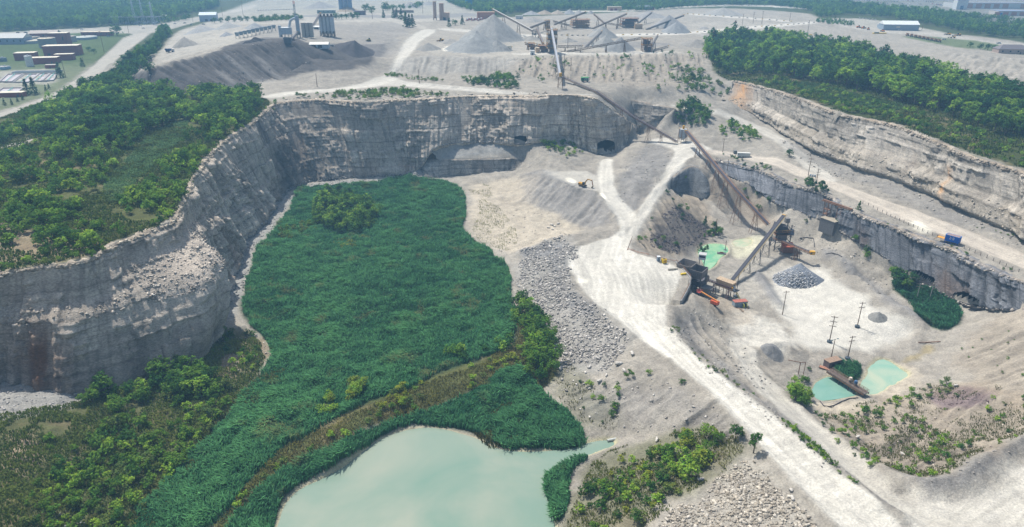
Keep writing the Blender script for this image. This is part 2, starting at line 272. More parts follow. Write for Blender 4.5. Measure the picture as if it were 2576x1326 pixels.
# ------------------------------------------------------------------ ground cover colours: (polygon, colour, feather, warp, strength, tag)
POLY = {
'yard': "330,215 380,166 430,95 480,62 600,48 760,38 930,30 1100,50 1300,42 1500,35 1800,18 2030,32 2060,45 2180,70 2400,85 2576,105 2720,140 2720,300 2480,225 2330,165 2100,105 1850,85 1775,100 1780,160 1840,205 1830,250 1700,275 1600,260 1500,250 1400,240 1200,242 1000,252 800,252 690,260 640,240 560,240 440,238",
'industry': "500,62 560,30 640,0 700,-12 1200,-12 1190,20 1230,45 1100,55 900,55 700,60 560,66",
'cement': "385,166 420,110 440,88 470,72 560,66 640,75 640,100 560,120 470,140",
'dump': "315,205 350,178 390,166 450,152 530,134 600,105 640,98 715,95 765,105 800,115 880,108 960,112 985,108 945,148 905,166 860,178 804,180 760,188 700,199 644,209 560,235 450,240 370,228",
'dumptop': "400,158 470,140 560,122 640,104 690,100 740,108 760,95 700,92 600,108 500,125",
'plant': "640,78 700,62 800,60 935,62 1015,55 1030,80 1000,95 930,100 850,100 760,100 640,100",
'rimrd': "650,240 760,226 850,222 920,208 965,190 990,160 1003,125 1025,95 1065,72 1105,76 1060,102 1040,130 1015,165 985,190 1020,205 1060,209 1150,217 1300,231 1420,243 1560,262 1640,270 1560,268 1400,250 1250,237 1100,224 1000,216 940,218 860,230 760,236 660,250",
'pile_a': "960,188 1010,150 1060,140 1180,142 1290,145 1310,160 1240,180 1160,186 1040,186",
'apron_b': "1130,105 1290,85 1380,110 1770,138 1640,142 1420,142 1300,150 1100,140 1060,125",
'h_tunnel': "1509,402 1543,400 1541,440 1547,475 1575,512 1607,545 1590,600 1555,600 1560,560 1525,518 1508,482 1501,440",
'h_pad': "1360,432 1420,432 1470,428 1510,440 1520,480 1490,480 1440,472 1390,450",
'h_ramp': "1590,560 1618,508 1658,447 1688,402 1700,378 1660,365 1625,352 1690,345 1760,360 1800,374 1775,386 1742,396 1715,424 1684,464 1655,504 1624,548 1600,600 1570,600",
'h_plaza': "1424,652 1436,630 1500,606 1545,593 1560,585 1600,582 1580,625 1600,640 1660,652 1700,668 1714,690 1707,730 1682,760 1672,800 1690,840 1740,895 1820,955 1900,1015 1990,1090 2100,1185 2210,1275 2290,1345 2400,1450 2230,1450 2110,1340 2010,1232 1900,1112 1800,1007 1690,907 1600,847 1535,802 1490,762 1472,735 1450,700 1425,668",
'h_bench': "1770,376 1850,381 1930,396 2020,426 2100,456 2180,486 2250,510 2320,535 2400,565 2480,597 2576,637 2720,700 2720,770 2576,680 2500,648 2420,612 2330,578 2240,546 2170,513 2100,478 2010,443 1920,413 1850,396 1780,388",
'h_up': "1690,262 1790,274 1880,300 1940,324 2000,366 2060,415 2120,452 2090,462 2030,428 1980,384 1920,338 1860,310 1780,286 1690,271",
'h_low': "1850,840 1890,870 1905,920 1960,985 2050,1065 2150,1150 2260,1240 2350,1320 2450,1450 2330,1450 2280,1325 2180,1230 2060,1125 1960,1030 1880,960 1850,900 1830,860",
'apron': "2290,1240 2360,1262 2440,1240 2500,1195 2576,1150 2720,1090 2900,1300 2700,1500 2350,1500 2270,1330",
'white': "1940,692 1960,680 2000,672 2085,668 2100,700 2160,740 2250,788 2292,828 2280,860 2200,886 2130,872 2060,882 2010,862 1950,780 1935,720",
'white2': "1830,770 1900,780 1960,830 2010,870 1960,900 1900,880 1850,850",
'pad': "1740,700 1830,690 1900,640 1990,660 1935,700 1900,780 1830,760 1760,760",
'reedflat': "1150,452 1185,480 1210,520 1180,590 1260,640 1310,625 1290,560 1240,500 1230,460",
'pitsand': "1180,470 1290,445 1370,440 1330,520 1420,545 1480,585 1420,600 1340,625 1290,640 1200,600 1175,540 1190,500",
'left': "-320,760 0,692 130,670 240,642 300,605 430,562 465,492 505,417 560,354 650,292 690,262 640,240 560,237 450,240 330,217 290,205 330,150 420,95 420,60 390,85 330,150 180,225 60,275 0,300 -320,370",
'leftsoil': "0,520 60,530 140,545 180,600 230,640 130,668 0,688 -200,720 -200,560",
'lane': "480,305 440,305 380,335 310,405 255,475 275,515 310,500 345,455 425,385 465,340",
'path': "0,372 60,345 105,342 60,365 0,390 -200,450 -200,430",
'wood_r': "1772,104 1850,88 1950,90 2100,112 2250,152 2330,170 2400,205 2480,225 2576,240 2750,280 2750,500 2576,428 2450,390 2300,330 2200,300 2110,285 2030,250 1930,220 1850,203 1800,190 1780,140",
'grass_r': "2000,205 2080,215 2180,245 2300,268 2240,285 2110,262 2020,235",
'bl': "-320,1090 0,1045 200,1008 330,963 490,908 520,850 600,822 680,880 640,960 560,1080 450,1200 330,1350 300,1600 -320,1600",
'blsoil': "0,1100 60,1095 120,1110 100,1160 60,1215 0,1235",
'blsoil2': "590,850 650,850 690,890 640,930 560,960 540,900",
'levee': "520,1340 575,1245 690,1125 820,1055 1000,955 1180,895 1300,862 1300,782 1345,770 1392,860 1402,940 1370,985 1290,945 1170,992 1080,1037 950,1072 850,1122 720,1182 620,1262 580,1340",
'mound': "1420,1330 1450,1240 1500,1150 1560,1120 1690,1085 1840,1090 1890,1130 1800,1200 1700,1260 1620,1330 1560,1420 1420,1420",
'slopeveg': "1400,860 1480,975 1560,1000 1560,1070 1480,1090 1440,1060 1390,980",
'hill_r': "2060,1040 2200,1000 2400,960 2576,1000 2720,1000 2720,1060 2576,1100 2480,1145 2400,1200 2330,1215 2200,1180 2100,1090",
'hill_rill': "2390,900 2430,870 2480,800 2576,780 2720,790 2720,1000 2576,1010 2480,990",
'redrock': "2330,995 2420,975 2470,985 2520,1015 2420,1030 2350,1025",
'spoil': "1600,610 1635,550 1690,490 1740,430 1775,440 1765,500 1800,550 1790,590 1745,635 1690,650 1630,640",
'spoil2': "1625,620 1660,560 1700,520 1760,550 1790,590 1760,620 1700,640",
'rubble': "1300,650 1380,615 1420,600 1440,640 1425,690 1445,740 1490,775 1560,820 1590,850 1560,900 1500,945 1420,930 1385,850 1345,790 1306,720",
'rubble2': "1880,1150 1960,1210 2060,1330 2100,1420 1600,1420 1660,1310 1760,1240 1840,1180",
'beach': "0,955 80,960 140,978 205,985 260,980 200,1008 120,1040 0,1060 -100,1060",
'talus1': "560,805 575,700 592,635 612,605 655,570 690,520 725,480 800,457 1000,443 1060,430 1050,447 900,462 760,475 735,510 700,545 690,580 640,615 625,690 600,770 590,800",
'talus2': "1078,395 1090,368 1170,358 1290,362 1285,392 1150,398",
'fan': "1022,440 1052,418 1070,440 1060,447",
'yellow': "2040,1010 2120,1010 2200,1000 2160,1050 2080,1050",
'pipeflat': "2170,960 2250,900 2330,930 2300,985 2220,1000 2170,990",
'rooftop_town': "-300,45 0,75 200,78 330,64 318,86 278,120 246,148 200,188 158,220 100,246 20,275 -300,330",
'wstp': "-100,178 0,178 60,176 120,172 150,185 140,212 60,214 62,236 0,245 -100,260",
'road_l': "27,276 100,249 162,222 205,190 250,150 282,122 318,88 384,82 350,108 305,140 272,165 235,195 180,230 110,258 40,284 -100,320 -100,308",
'road_l2': "-200,92 0,82 200,72 400,62 460,48 540,36 640,10 650,16 560,42 480,58 390,84 320,84 200,82 0,92 -200,102",
'road_b': "760,37 900,36 1000,40 1100,38 1180,33 1230,40 1180,42 1100,46 1000,47 900,43 760,44",
'road_c': "970,48 1060,60 1080,75 1050,72 1000,60",
'far_lot': "2230,-10 2600,-10 2720,20 2720,90 2576,72 2450,50 2330,32",
'far_lot2': "1880,-12 2220,-12 2330,20 2260,22 2150,5 2000,0",
'shopyard': "2060,48 2140,45 2220,52 2330,72 2480,105 2600,110 2576,130 2400,95 2250,85 2140,72",
'lawn': "2480,125 2576,140 2700,150 2700,140 2576,125 2510,112 2440,100 2260,88 2300,100 2420,122",
}
POLY.update({
'yr1': "1480,92 1600,91 1700,88 1800,81 1900,71 1990,65 2060,58 2060,53 1990,59 1900,65 1800,75 1700,82 1600,85 1480,86", 'yr2': "1730,37 1800,42 1900,49 1990,56 1990,52 1900,45 1800,38 1730,33", 'yr3': "1400,31 1560,30 1650,24 1760,17 1860,15 1950,18 2060,26 2060,22 1950,14 1860,11 1760,13 1650,20 1560,26 1400,28",
'yr4': "1290,140 1400,137 1500,137 1660,136 1700,130 1640,131 1500,131 1400,131 1290,134", 'yr5': "1100,75 1180,82 1280,92 1400,93 1400,88 1290,86 1200,76 1110,70", 'yd1': "1420,110 1500,104 1620,106 1700,112 1660,120 1500,120", 'yd2': "1700,60 1900,52 2000,70 1900,85 1760,82", 'yd3': "900,100 1010,92 1000,140 940,150 900,140",
'berm1': "2060,615 2110,640 2180,690 2240,740 2300,785 2310,810 2280,800 2200,745 2120,690 2060,650", 'berm2': "1890,690 1915,685 1940,720 1968,765 1955,772 1925,745",
'bank1': "1690,830 1745,890 1820,950 1905,1015 1995,1090 2110,1190 2220,1285 2262,1300 2240,1272 2130,1178 2010,1078 1920,1002 1840,937 1775,880 1745,840 1765,800 1720,775", 'scree1': "1960,345 2050,380 2150,425 2300,475 2450,540 2576,600 2576,625 2440,575 2300,515 2150,455 2050,420 1970,375",
'bank2': "1560,430 1640,345 1700,380 1640,480 1590,540 1560,500", 'bank3': "1310,440 1370,425 1500,485 1548,550 1480,580 1400,535 1310,508", 'bank4': "1290,146 1640,138 1775,140 1760,215 1640,230 1500,205 1300,198", 'bank5': "2240,1180 2330,1225 2400,1210 2480,1152 2576,1108 2700,1055 2700,1080 2580,1135 2490,1185 2410,1240 2320,1250", 'bank6': "1440,985 1600,965 1780,1005 1870,1100 1780,1075 1620,1040 1480,1070",
'bank7': "1760,420 1840,430 1900,500 1960,545 1940,570 1860,540 1790,500", 'padx': "1745,740 1800,725 1850,745 1900,790 1880,820 1800,800",
'tdry': "1840,612 1872,598 1916,594 1905,624 1864,652 1842,640",
'pud1': "1448,706 1458,700 1476,702 1482,707 1470,712 1452,711",
'pud2': "1508,484 1516,486 1526,500 1522,503 1512,496",
'pud3': "1420,448 1432,446 1452,456 1446,462 1428,458",
'pud4': "2290,560 2310,556 2345,575 2350,590 2325,588 2300,575",
'pud5': "1120,118 1135,116 1150,124 1130,130 1110,128",
'strk1': "640,150 655,140 745,200 735,208", 'strk2': "560,145 580,135 690,205 670,212", 'strk3': "520,150 530,146 620,222 608,226",
'dk1': "690,108 740,100 775,140 800,175 780,180 740,150", 'dk2': "400,175 440,165 520,220 480,232",
'dk3': "1305,650 1350,625 1420,610 1432,640 1415,700 1440,745 1500,790 1490,800 1430,770 1400,720 1395,650",
'ywet': "2325,868 2345,872 2332,893 2300,905 2285,915 2262,908 2290,895 2318,885",
'lake': "700,1345 722,1255 770,1222 830,1188 875,1155 950,1108 1010,1082 1080,1076 1185,1096 1232,1130 1300,1142 1430,1132 1490,1104 1542,1100 1548,1110 1500,1132 1445,1150 1395,1180 1378,1220 1388,1290 1398,1345 1400,1600 650,1600",
'gpond': "1752,630 1778,614 1806,614 1824,618 1832,630 1822,640 1806,648 1800,664 1786,676 1770,678 1772,660 1764,645",
'tpond': "1846,606 1872,600 1892,598 1886,612 1866,622 1850,618",
'ppond': "2046,972 2074,952 2092,946 2112,954 2140,974 2156,984 2150,992 2120,996 2090,1002 2062,1004 2050,992",
'reed': "742,478 800,468 900,466 1000,449 1085,452 1150,464 1172,500 1170,545 1160,580 1200,612 1258,652 1288,690 1278,740 1300,780 1305,845 1250,885 1180,915 1090,945 1000,985 900,1027 800,1080 700,1142 640,1196 592,1262 562,1312 480,1355 380,1450 300,1450 330,1330 360,1262 450,1200 560,1080 590,1030 640,960 692,900 688,868 655,845 622,806 604,775 618,735 636,655 656,615 708,562 738,512",
'reed2': "575,1340 640,1242 720,1182 860,1122 960,1072 1080,1042 1180,992 1250,945 1310,932 1350,960 1380,1010 1440,1052 1488,1118 1440,1130 1300,1132 1255,1125 1190,1085 1080,1066 1005,1072 945,1102 868,1152 820,1186 760,1218 708,1250 690,1345 640,1450 540,1450",
'reed3': "1368,1215 1385,1185 1440,1158 1490,1150 1440,1175 1428,1240 1420,1300 1395,1318 1375,1262",
'reed4': "2244,705 2282,713 2369,733 2407,763 2422,795 2407,823 2372,838 2332,823 2294,793 2302,780 2282,755 2252,738",
'reed5': "2097,928 2130,910 2160,917 2172,938 2160,958 2130,966 2105,952",
'ppond2': "2165,975 2200,905 2230,898 2262,920 2290,938 2240,965 2215,985 2190,992 2160,985",
})
RGB = dict(gravel=(144, 139, 129), white=(186, 183, 173), tan=(142, 128, 108), soil=(138, 120, 98), dark=(80, 78, 77), green=(64, 72, 42), olive=(82, 86, 52),
    slate=(104, 106, 110), pale=(158, 154, 144), asph=(128, 126, 122), lawn=(74, 92, 48), stone=(146, 145, 140), sand=(172, 163, 146), red=(110, 96, 98), bluegrey=(120, 124, 130), reed=(44, 66, 46), puddle=(214, 210, 194), cream=(190, 188, 164), roadtan=(178, 170, 157), coal=(62, 62, 64), ochre=(150, 132, 66))
LAYERS = [('yard', 'gravel', 6, 3, 1), ('industry', 'pale', 8, 3, .8), ('cement', 'pale', 4, 3, .8), ('dump', 'dark', 4, 4, .95), ('plant', 'asph', 5, 4, .5), ('rimrd', 'white', 3, 2, .75),
    ('pile_a', 'stone', 8, 6, .5), ('apron_b', 'pale', 6, 5, .6), ('pitsand', 'sand', 4, 5, .8), ('reedflat', 'sand', 6, 5, .4), ('left', 'olive', 2, 3, 1), ('leftsoil', 'tan', 6, 9, .75), ('lane', 'lawn', 4, 3, .8), ('path', 'pale', 1.5, 1, 1),
    ('wood_r', 'green', 4, 5, 1), ('grass_r', 'lawn', 3, 3, .7), ('bl', 'olive', 4, 5, .95), ('blsoil', 'tan', 3, 5, .9), ('blsoil2', 'tan', 3, 6, .7), ('levee', 'olive', 3, 2, 1), ('mound', 'olive', 4, 6, .6),
    ('slopeveg', 'olive', 5, 6, .4), ('hill_r', 'tan', 5, 6, .45), ('hill_rill', 'tan', 5, 5, .3), ('redrock', 'red', 3, 4, .8), ('spoil', 'tan', 3, 3, .5), ('spoil2', 'coal', 4, 7, .75), ('beach', 'stone', 2, 2, .9), ('talus1', 'stone', 2, 1, .9), ('talus2', 'stone', 2, 1, .9), ('fan', 'stone', 1, 1, .9),
    ('rubble', 'stone', 6, 7, .6), ('rubble2', 'pale', 4, 4, .5), ('h_tunnel', 'white', 1.4, 1.2, .9), ('h_pad', 'white', 3, 3, .6), ('h_ramp', 'white', 1.6, 1.2, .85), ('h_plaza', 'white', 1.4, 1, 1), ('h_bench', 'roadtan', 1.6, 1.2, .9),
    ('h_up', 'white', 2.5, 2, .6), ('h_low', 'white', 1.8, 2, .6), ('apron', 'white', 4, 4, .7), ('white', 'white', 4, 5, 1), ('white2', 'white', 4, 6, .8), ('pad', 'pale', 4, 4, .7), ('reed', 'reed', 2, 2, 1), ('reed2', 'reed', 1.5, 1, 1), ('reed3', 'reed', 1.5, 1, 1), ('reed4', 'reed', 1.5, 1, 1), ('reed5', 'reed', 1, .7, 1), ('yd1', 'slate', 5, 8, .4), ('yd2', 'pale', 8, 8, .6), ('yd3', 'asph', 5, 6, .5), ('yr1', 'white', 2, 1, .9), ('yr2', 'white', 2, 1, .8), ('yr3', 'white', 2, 1, .8), ('yr4', 'white', 2, 2, .7), ('yr5', 'white', 2, 2, .7), ('berm1', 'slate', 3, 4, .5), ('berm2', 'slate', 2, 2, .6), ('bank1', 'slate', 2.5, 4, .4), ('scree1', 'slate', 4, 5, .32), ('bank2', 'slate', 4, 6, .42), ('bank3', 'slate', 4, 5, .4), ('bank4', 'soil', 6, 7, .16), ('bank5', 'slate', 3, 3, .45), ('bank6', 'slate', 6, 7, .25), ('bank7', 'soil', 5, 6, .35), ('padx', 'tan', 4, 5, .4), ('tdry', 'cream', 4, 4, .8), ('yellow', 'sand', 2, 2, .9), ('pipeflat', 'sand', 3, 3, .8),
    ('pud1', 'puddle', .8, .5, 1), ('pud2', 'puddle', .8, .5, 1), ('pud3', 'puddle', 1, .6, .9), ('pud4', 'puddle', 2, 2, .8), ('pud5', 'puddle', 2, 2, .8), ('strk1', 'asph', 3, 3, .6), ('strk2', 'asph', 3, 3, .45), ('strk3', 'asph', 2, 3, .5), ('dk1', 'coal', 4, 5, .7), ('dk2', 'coal', 4, 5, .5), ('dk3', 'slate', 4, 4, .6), ('ywet', 'ochre', 1.5, 3, .4), ('rooftop_town', 'lawn', 5, 3, .7), ('wstp', 'pale', 5, 3, .7), ('far_lot', 'asph', 8, 3, .7), ('far_lot2', 'asph', 8, 3, .5), ('shopyard', 'pale', 6, 3, .9), ('lawn', 'lawn', 3, 2, .8),
    ('road_l', 'pale', 1.5, .5, 1), ('road_l2', 'pale', 2, .5, .9), ('road_b', 'asph', 3, .5, 1), ('road_c', 'pale', 3, 1, .9)]
def chaik(P, n=2):
    for _ in range(n):
        Q = np.roll(P, -1, 0); P = np.stack([.75 * P + .25 * Q, .25 * P + .75 * Q], 1).reshape(-1, 2)
    return P
WP = {k: chaik(wpoly(v), 2 if k in ('lake', 'gpond', 'tpond', 'ppond', 'ppond2', 'reed', 'reed2', 'reed3', 'reed4', 'reed5', 'h_plaza', 'white') else 1) for k, v in POLY.items()}
# base: dusty gravel inside the quarry, dull green beyond it
dist = np.hypot(gx, gy)
alb = np.ones((len(gx), 3)) * lin(RGB['gravel'])
farg = sstep(700, 800, gy) [:, None]; alb = alb * (1 - farg) + lin(RGB['green']) * farg
n1 = fbm(gx, gy, 26, 4, 3); n2 = fbm(gx, gy, 6, 4, 9); n3 = fbm(gx, gy, 2.2, 3, 21)
alb *= (1 + .16 * n1 + .2 * n2)[:, None]
TAGM = {}
for nm, c, fe, wa, st in LAYERS:
    m = mask(gx, gy, WP[nm], fe, wa, len(nm) + int(WP[nm][0, 0]) % 50)
    TAGM[nm] = m; m = (m * st)[:, None]
    rv = .3 if nm.startswith('h_') or nm in ('road_l', 'rimrd', 'yr1', 'yr2', 'yr3') else 1; alb = alb * (1 - m) + lin(RGB[c]) * (1 + rv * (.12 * n1 + .14 * n2))[:, None] * m
for nm in ('lake', 'gpond', 'tpond', 'ppond', 'ppond2'): TAGM[nm] = mask(gx, gy, WP[nm], 3, .8, 5)
roadm = np.max([TAGM[k] for k in ('h_tunnel', 'h_ramp', 'h_plaza', 'h_bench', 'h_up', 'h_low', 'rimrd', 'h_pad', 'apron', 'road_l', 'road_l2', 'road_b', 'white')], axis=0)
# wheel tracks running along the haul roads
def polyline_uv(x, y, P):
    P = np.array(P); d = np.full(x.shape, 1e9); sd = np.zeros(x.shape); acc = 0; al = np.zeros(x.shape)
    for a, b in zip(P[:-1], P[1:]):
        ab = b - a; Ls = np.hypot(*ab); t = np.clip(((x - a[0]) * ab[0] + (y - a[1]) * ab[1]) / Ls ** 2, 0, 1)
        ex, ey = x - a[0] - t * ab[0], y - a[1] - t * ab[1]; q = np.hypot(ex, ey); k = q < d
        s_ = np.sign(ab[0] * ey - ab[1] * ex) * q
        sd[k] = s_[k]; al[k] = acc + t[k] * Ls; d[k] = q[k]; acc += Ls
    return sd, al
for pl, ks in (("1525,400 1522,480 1580,560 1580,600 1560,680 1600,790 1690,870 1800,975 1900,1065 2000,1160 2110,1262 2220,1360", ('h_tunnel', 'h_plaza')),
    ("1760,372 1700,405 1650,470 1600,560 1590,640 1640,720 1640,800 1690,870 1800,975", ('h_ramp', 'h_plaza')),
    ("1780,380 1920,405 2100,467 2250,528 2400,590 2576,660", ('h_bench',)), ("1870,860 1890,920 1960,1005 2100,1130 2250,1262 2350,1350", ('h_low',)),
    ("660,244 850,226 950,202 1000,160 1030,110 1090,75", ('rimrd',)), ("2350,1450 2380,1300 2500,1220 2700,1110", ('apron',)), ("1690,266 1860,305 1990,375 2110,458", ('h_up',))):
    P = [W(*p)[:2] for p in nums(pl)]; i = np.nonzero(np.max([TAGM[k] for k in ks], axis=0) > .05)[0]
    sd, al = polyline_uv(gx[i], gy[i], P)
    tr = .8 * fbm(sd, al * .03, 1.3, 2, 5) + .5 * fbm(sd, al * .02, 4.5, 2, 8) - .25 * sstep(.55, .75, vnoise(sd / .9, al / 70, 77))
    alb[i] *= (1 + .2 * tr * np.max([TAGM[k][i] for k in ks], axis=0))[:, None]
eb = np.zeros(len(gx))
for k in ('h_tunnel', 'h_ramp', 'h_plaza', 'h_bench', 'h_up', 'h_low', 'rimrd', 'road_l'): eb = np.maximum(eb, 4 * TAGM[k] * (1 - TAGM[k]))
alb *= (1 - .2 * eb * (.6 + .6 * n2))[:, None]  # berm shading and edge ruts painted as a darker band along the roads
# dull olive / brown patchiness of the planted ground
vegm = np.max([TAGM[k] * st for k, _, _, _, st in LAYERS if k in ('left', 'bl', 'levee', 'mound', 'hill_r', 'slopeveg', 'wood_r')], axis=0)
pat = .65 * sstep(.05, .5, fbm(gx, gy, 11, 4, 31)) * vegm
alb = alb * (1 - .55 * pat[:, None]) + lin(RGB['soil']) * .55 * pat[:, None]
# ------------------------------------------------------------------ relief
rough = (1 - roadm)
nearf = sstep(1100, 800, dist)
n4 = fbm(gx, gy, 1.3, 2, 61); gz += nearf * rough * (.9 * n1 + .6 * n2 + .34 * n3 + .16 * n4) + .06 * n2 + nearf * .05 * n4
alb *= (1 + (.12 * n3 + .1 * n4) * (1 - .75 * roadm))[:, None]
def add_ridge(px, h, wd, jag=.35):
    global gz
    P = np.array([W(*p)[:2] for p in nums(px)])
    i = np.nonzero((gx > P[:, 0].min() - 3 * wd) & (gx < P[:, 0].max() + 3 * wd) & (gy > P[:, 1].min() - 3 * wd) & (gy < P[:, 1].max() + 3 * wd))[0]
    d = dseg(gx[i], gy[i], P, False)
    d = d + .25 * wd * n2[i]
    gz[i] += h * np.clip(1 - d / wd, 0, 1) * (1 + jag * fbm(gx[i], gy[i], 7, 3, 11))
for px, h, wd in (("1692,838 1742,892 1822,950 1905,1015 1995,1092 2105,1185 2215,1280 2260,1300", 2.2, 6), ("1578,632 1605,645 1660,660", 1.2, 3),
    ("1685,905 1795,1000 1895,1107 2005,1228 2100,1325", 1.0, 2.5), ("1900,925 1960,980 2060,1070 2160,1155 2260,1232", 1.5, 3.5),
    ("2130,1105 2200,1180 2270,1215 2330,1220 2400,1208 2480,1150 2576,1105 2700,1055", 2.5, 7), ("1310,640 1380,612 1430,600 1500,590 1548,585 1560,575", 2.2, 7),
    ("1368,436 1400,456 1440,476 1490,484 1530,520 1545,552", 1.4, 4), ("1795,395 1900,412 2010,452 2080,482", 1.4, 3.5), ("2130,505 2240,548 2330,582 2420,616 2500,650 2576,682", .9, 3),
    ("2130,478 2250,520 2400,575 2576,650", 1.2, 4), ("2045,640 2100,660 2160,700 2220,742 2280,780 2305,800", 2.5, 8), ("1905,690 1930,730 1960,770", 2, 4),
    ("1070,212 1150,220 1300,234", 1.2, 3), ("1600,545 1640,490 1700,425 1740,400", 1.2, 3.5), ("1900,900 1930,880 1970,875 1990,890", 3, 8),
    ("1500,595 1460,610 1430,630 1425,660", 1.2, 4), ("1420,690 1440,735 1490,768 1560,815 1590,845", 1.4, 4)):
    add_ridge(px, h, wd)
RILL = [("1600,610 1640,545 1700,480 1770,500 1795,570 1745,635 1690,648 1630,635", (.55, .8), 2.0), ("1690,835 1745,800 1790,820 1880,900 1960,1000 1900,1000 1800,935", (.5, .6), 1.2), ("2110,1100 2200,1010 2400,965 2576,1000 2576,1090 2400,1190 2200,1170", (-.8, .5), 1.0), ("1440,980 1600,960 1790,1005 1880,1100 1840,1120 1700,1085 1540,1060 1450,1030", (-.75, .65), 1.3), ("1330,440 1420,455 1500,485 1545,550 1470,575 1400,535 1310,508", (-.6, .8), 1.4),
    ("1290,146 1780,138 1760,180 1700,205 1500,205 1300,195", (-.15, 1), 2.2), ("960,186 1060,142 1290,146 1280,180 1100,188", (-.2, 1), 1.6), ("1750,420 1830,430 1900,540 1830,560 1770,500", (.3, 1), 1.6),
    ("2400,880 2576,790 2720,800 2720,1010 2500,1000", (-1, .42), 1.2), ("400,160 715,98 760,110 800,170 640,205 560,230 450,238 340,205", (.75, .65), 2.2), ("1500,248 1600,258 1640,300 1590,340 1540,290", (.7, .7), 1.0),
    ("1560,480 1700,420 1640,500 1600,540", (-.3, 1), .7), ("1980,560 2100,640 2250,730 2300,790 2200,740 2060,620", (-.5, .9), .7), ("60,1090 130,1100 100,1220 0,1240 0,1095", (1, .15), .6), ("2380,130 2576,150 2720,200 2720,300 2500,215 2400,180", (-.5, 1), 1.2)]
for ps, (dx, dy), amp in RILL:
    P = np.array([W(*p)[:2] for p in nums(ps)]); c = np.mean([p for p in nums(ps)], axis=0)
    a, b = W(*c), W(c[0] + dx * 8, c[1] + dy * 8); u = np.array([(b - a).x, (b - a).y]); u /= np.hypot(*u)
    m = mask(gx, gy, P, 5, 3, 3); i = np.nonzero(m > .01)[0]
    al_, ac = gx[i] * u[0] + gy[i] * u[1], -gx[i] * u[1] + gy[i] * u[0]
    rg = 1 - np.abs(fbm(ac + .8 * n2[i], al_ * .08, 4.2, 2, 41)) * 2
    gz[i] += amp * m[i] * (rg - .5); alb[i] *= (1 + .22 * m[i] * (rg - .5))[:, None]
for P_ in ([S(1703, 356, 28), S(1588, 290, 42), S(1500, 230, 56), S(1413, 192, 64)], [S(1932, 564, 8), S(1847, 472, 21), S(1726, 329, 38.5)]):
    for a, b in zip(P_[:-1], P_[1:]):
        a, b = np.array(a), np.array(b); ab = b[:2] - a[:2]; t_ = np.clip(((gx - a[0]) * ab[0] + (gy - a[1]) * ab[1]) / (ab ** 2).sum(), 0, 1)
        d_ = np.hypot(gx - a[0] - t_ * ab[0], gy - a[1] - t_ * ab[1]); lim = a[2] + (b[2] - a[2]) * t_ - 2.2 + np.clip(d_ - 3, 0, None) * .9
        gz = np.where(d_ < 25, np.minimum(gz, lim), gz)
wl_ = [S(x, y, 9.4) for x, y in ((1703, 657), (1722, 676), (1740, 697), (1737, 716), (1728, 735), (1716, 756))]; wxy = [(v.x, v.y) for v in wl_]
Pb = np.array(wxy + [tuple(S(*q)[:2]) for q in ((1716, 768, -4), (1745, 775, -4), (1800, 765, -4), (1850, 720, -4), (1830, 690, -4), (1775, 668, -4))])
i = inpoly(gx, gy, Pb); gz = np.where(i, np.minimum(gz, -4 + .2 * n2), gz)
Pt = np.array([(x - 5, y + 1) for x, y in reversed(wxy)] + [(x - .6, y) for x, y in wxy]); i = inpoly(gx, gy, Pt); gz = np.where(i, np.maximum(gz, 9.1 + .2 * n2), gz)
# water bodies sit in hollows
WATER = {'lake': -1.0, 'gpond': -4.0, 'tpond': -3.7, 'ppond': -6.0, 'ppond2': -5.4}
for k, lv in WATER.items():
    m = TAGM[k]; i = m > .003; t_ = sstep(.0, .9, m[i])
    gz[i] = np.where(m[i] < .5, np.maximum(gz[i], lv + .25) * (1 - t_) + (lv - .8) * t_, lv - .8)
    wet = sstep(.0, .5, m)[:, None] * .75; alb = alb * (1 - wet) + lin((196, 190, 150)) * .9 * wet
alb = np.clip(alb, .015, .8)
# split the one sheet into ground and roads (they share their border vertices)
idx = np.arange(NR * NT).reshape(NR, NT)
F = np.stack([idx[:-1, :-1], idx[:-1, 1:], idx[1:, 1:], idx[1:, :-1]], -1).reshape(-1, 4)[:, ::-1]
V = np.stack([gx, gy, gz], 1)
def sub(name, sel, kind='structure', mat=M_ground):
    f = F[sel]; u, inv = np.unique(f, return_inverse=True)
    o = obj(name, npmesh(name, V[u], inv.reshape(f.shape), mat, alb[u], True)); o['kind'] = kind; return o
fm = lambda ks: np.max([TAGM[k] for k in ks], axis=0)[F].mean(1) > .5
s_haul = fm(('h_tunnel', 'h_ramp', 'h_plaza', 'h_bench', 'h_up', 'h_low', 'rimrd')); s_road = fm(('road_l', 'road_l2', 'road_b')) & ~s_haul
s_path = fm(('path',)) & ~s_haul & ~s_road
sub('haul_road', s_haul); sub('road', s_road); sub('path', s_path); terrain = sub('ground', ~(s_haul | s_road | s_path) & ~hole[F].all(1))
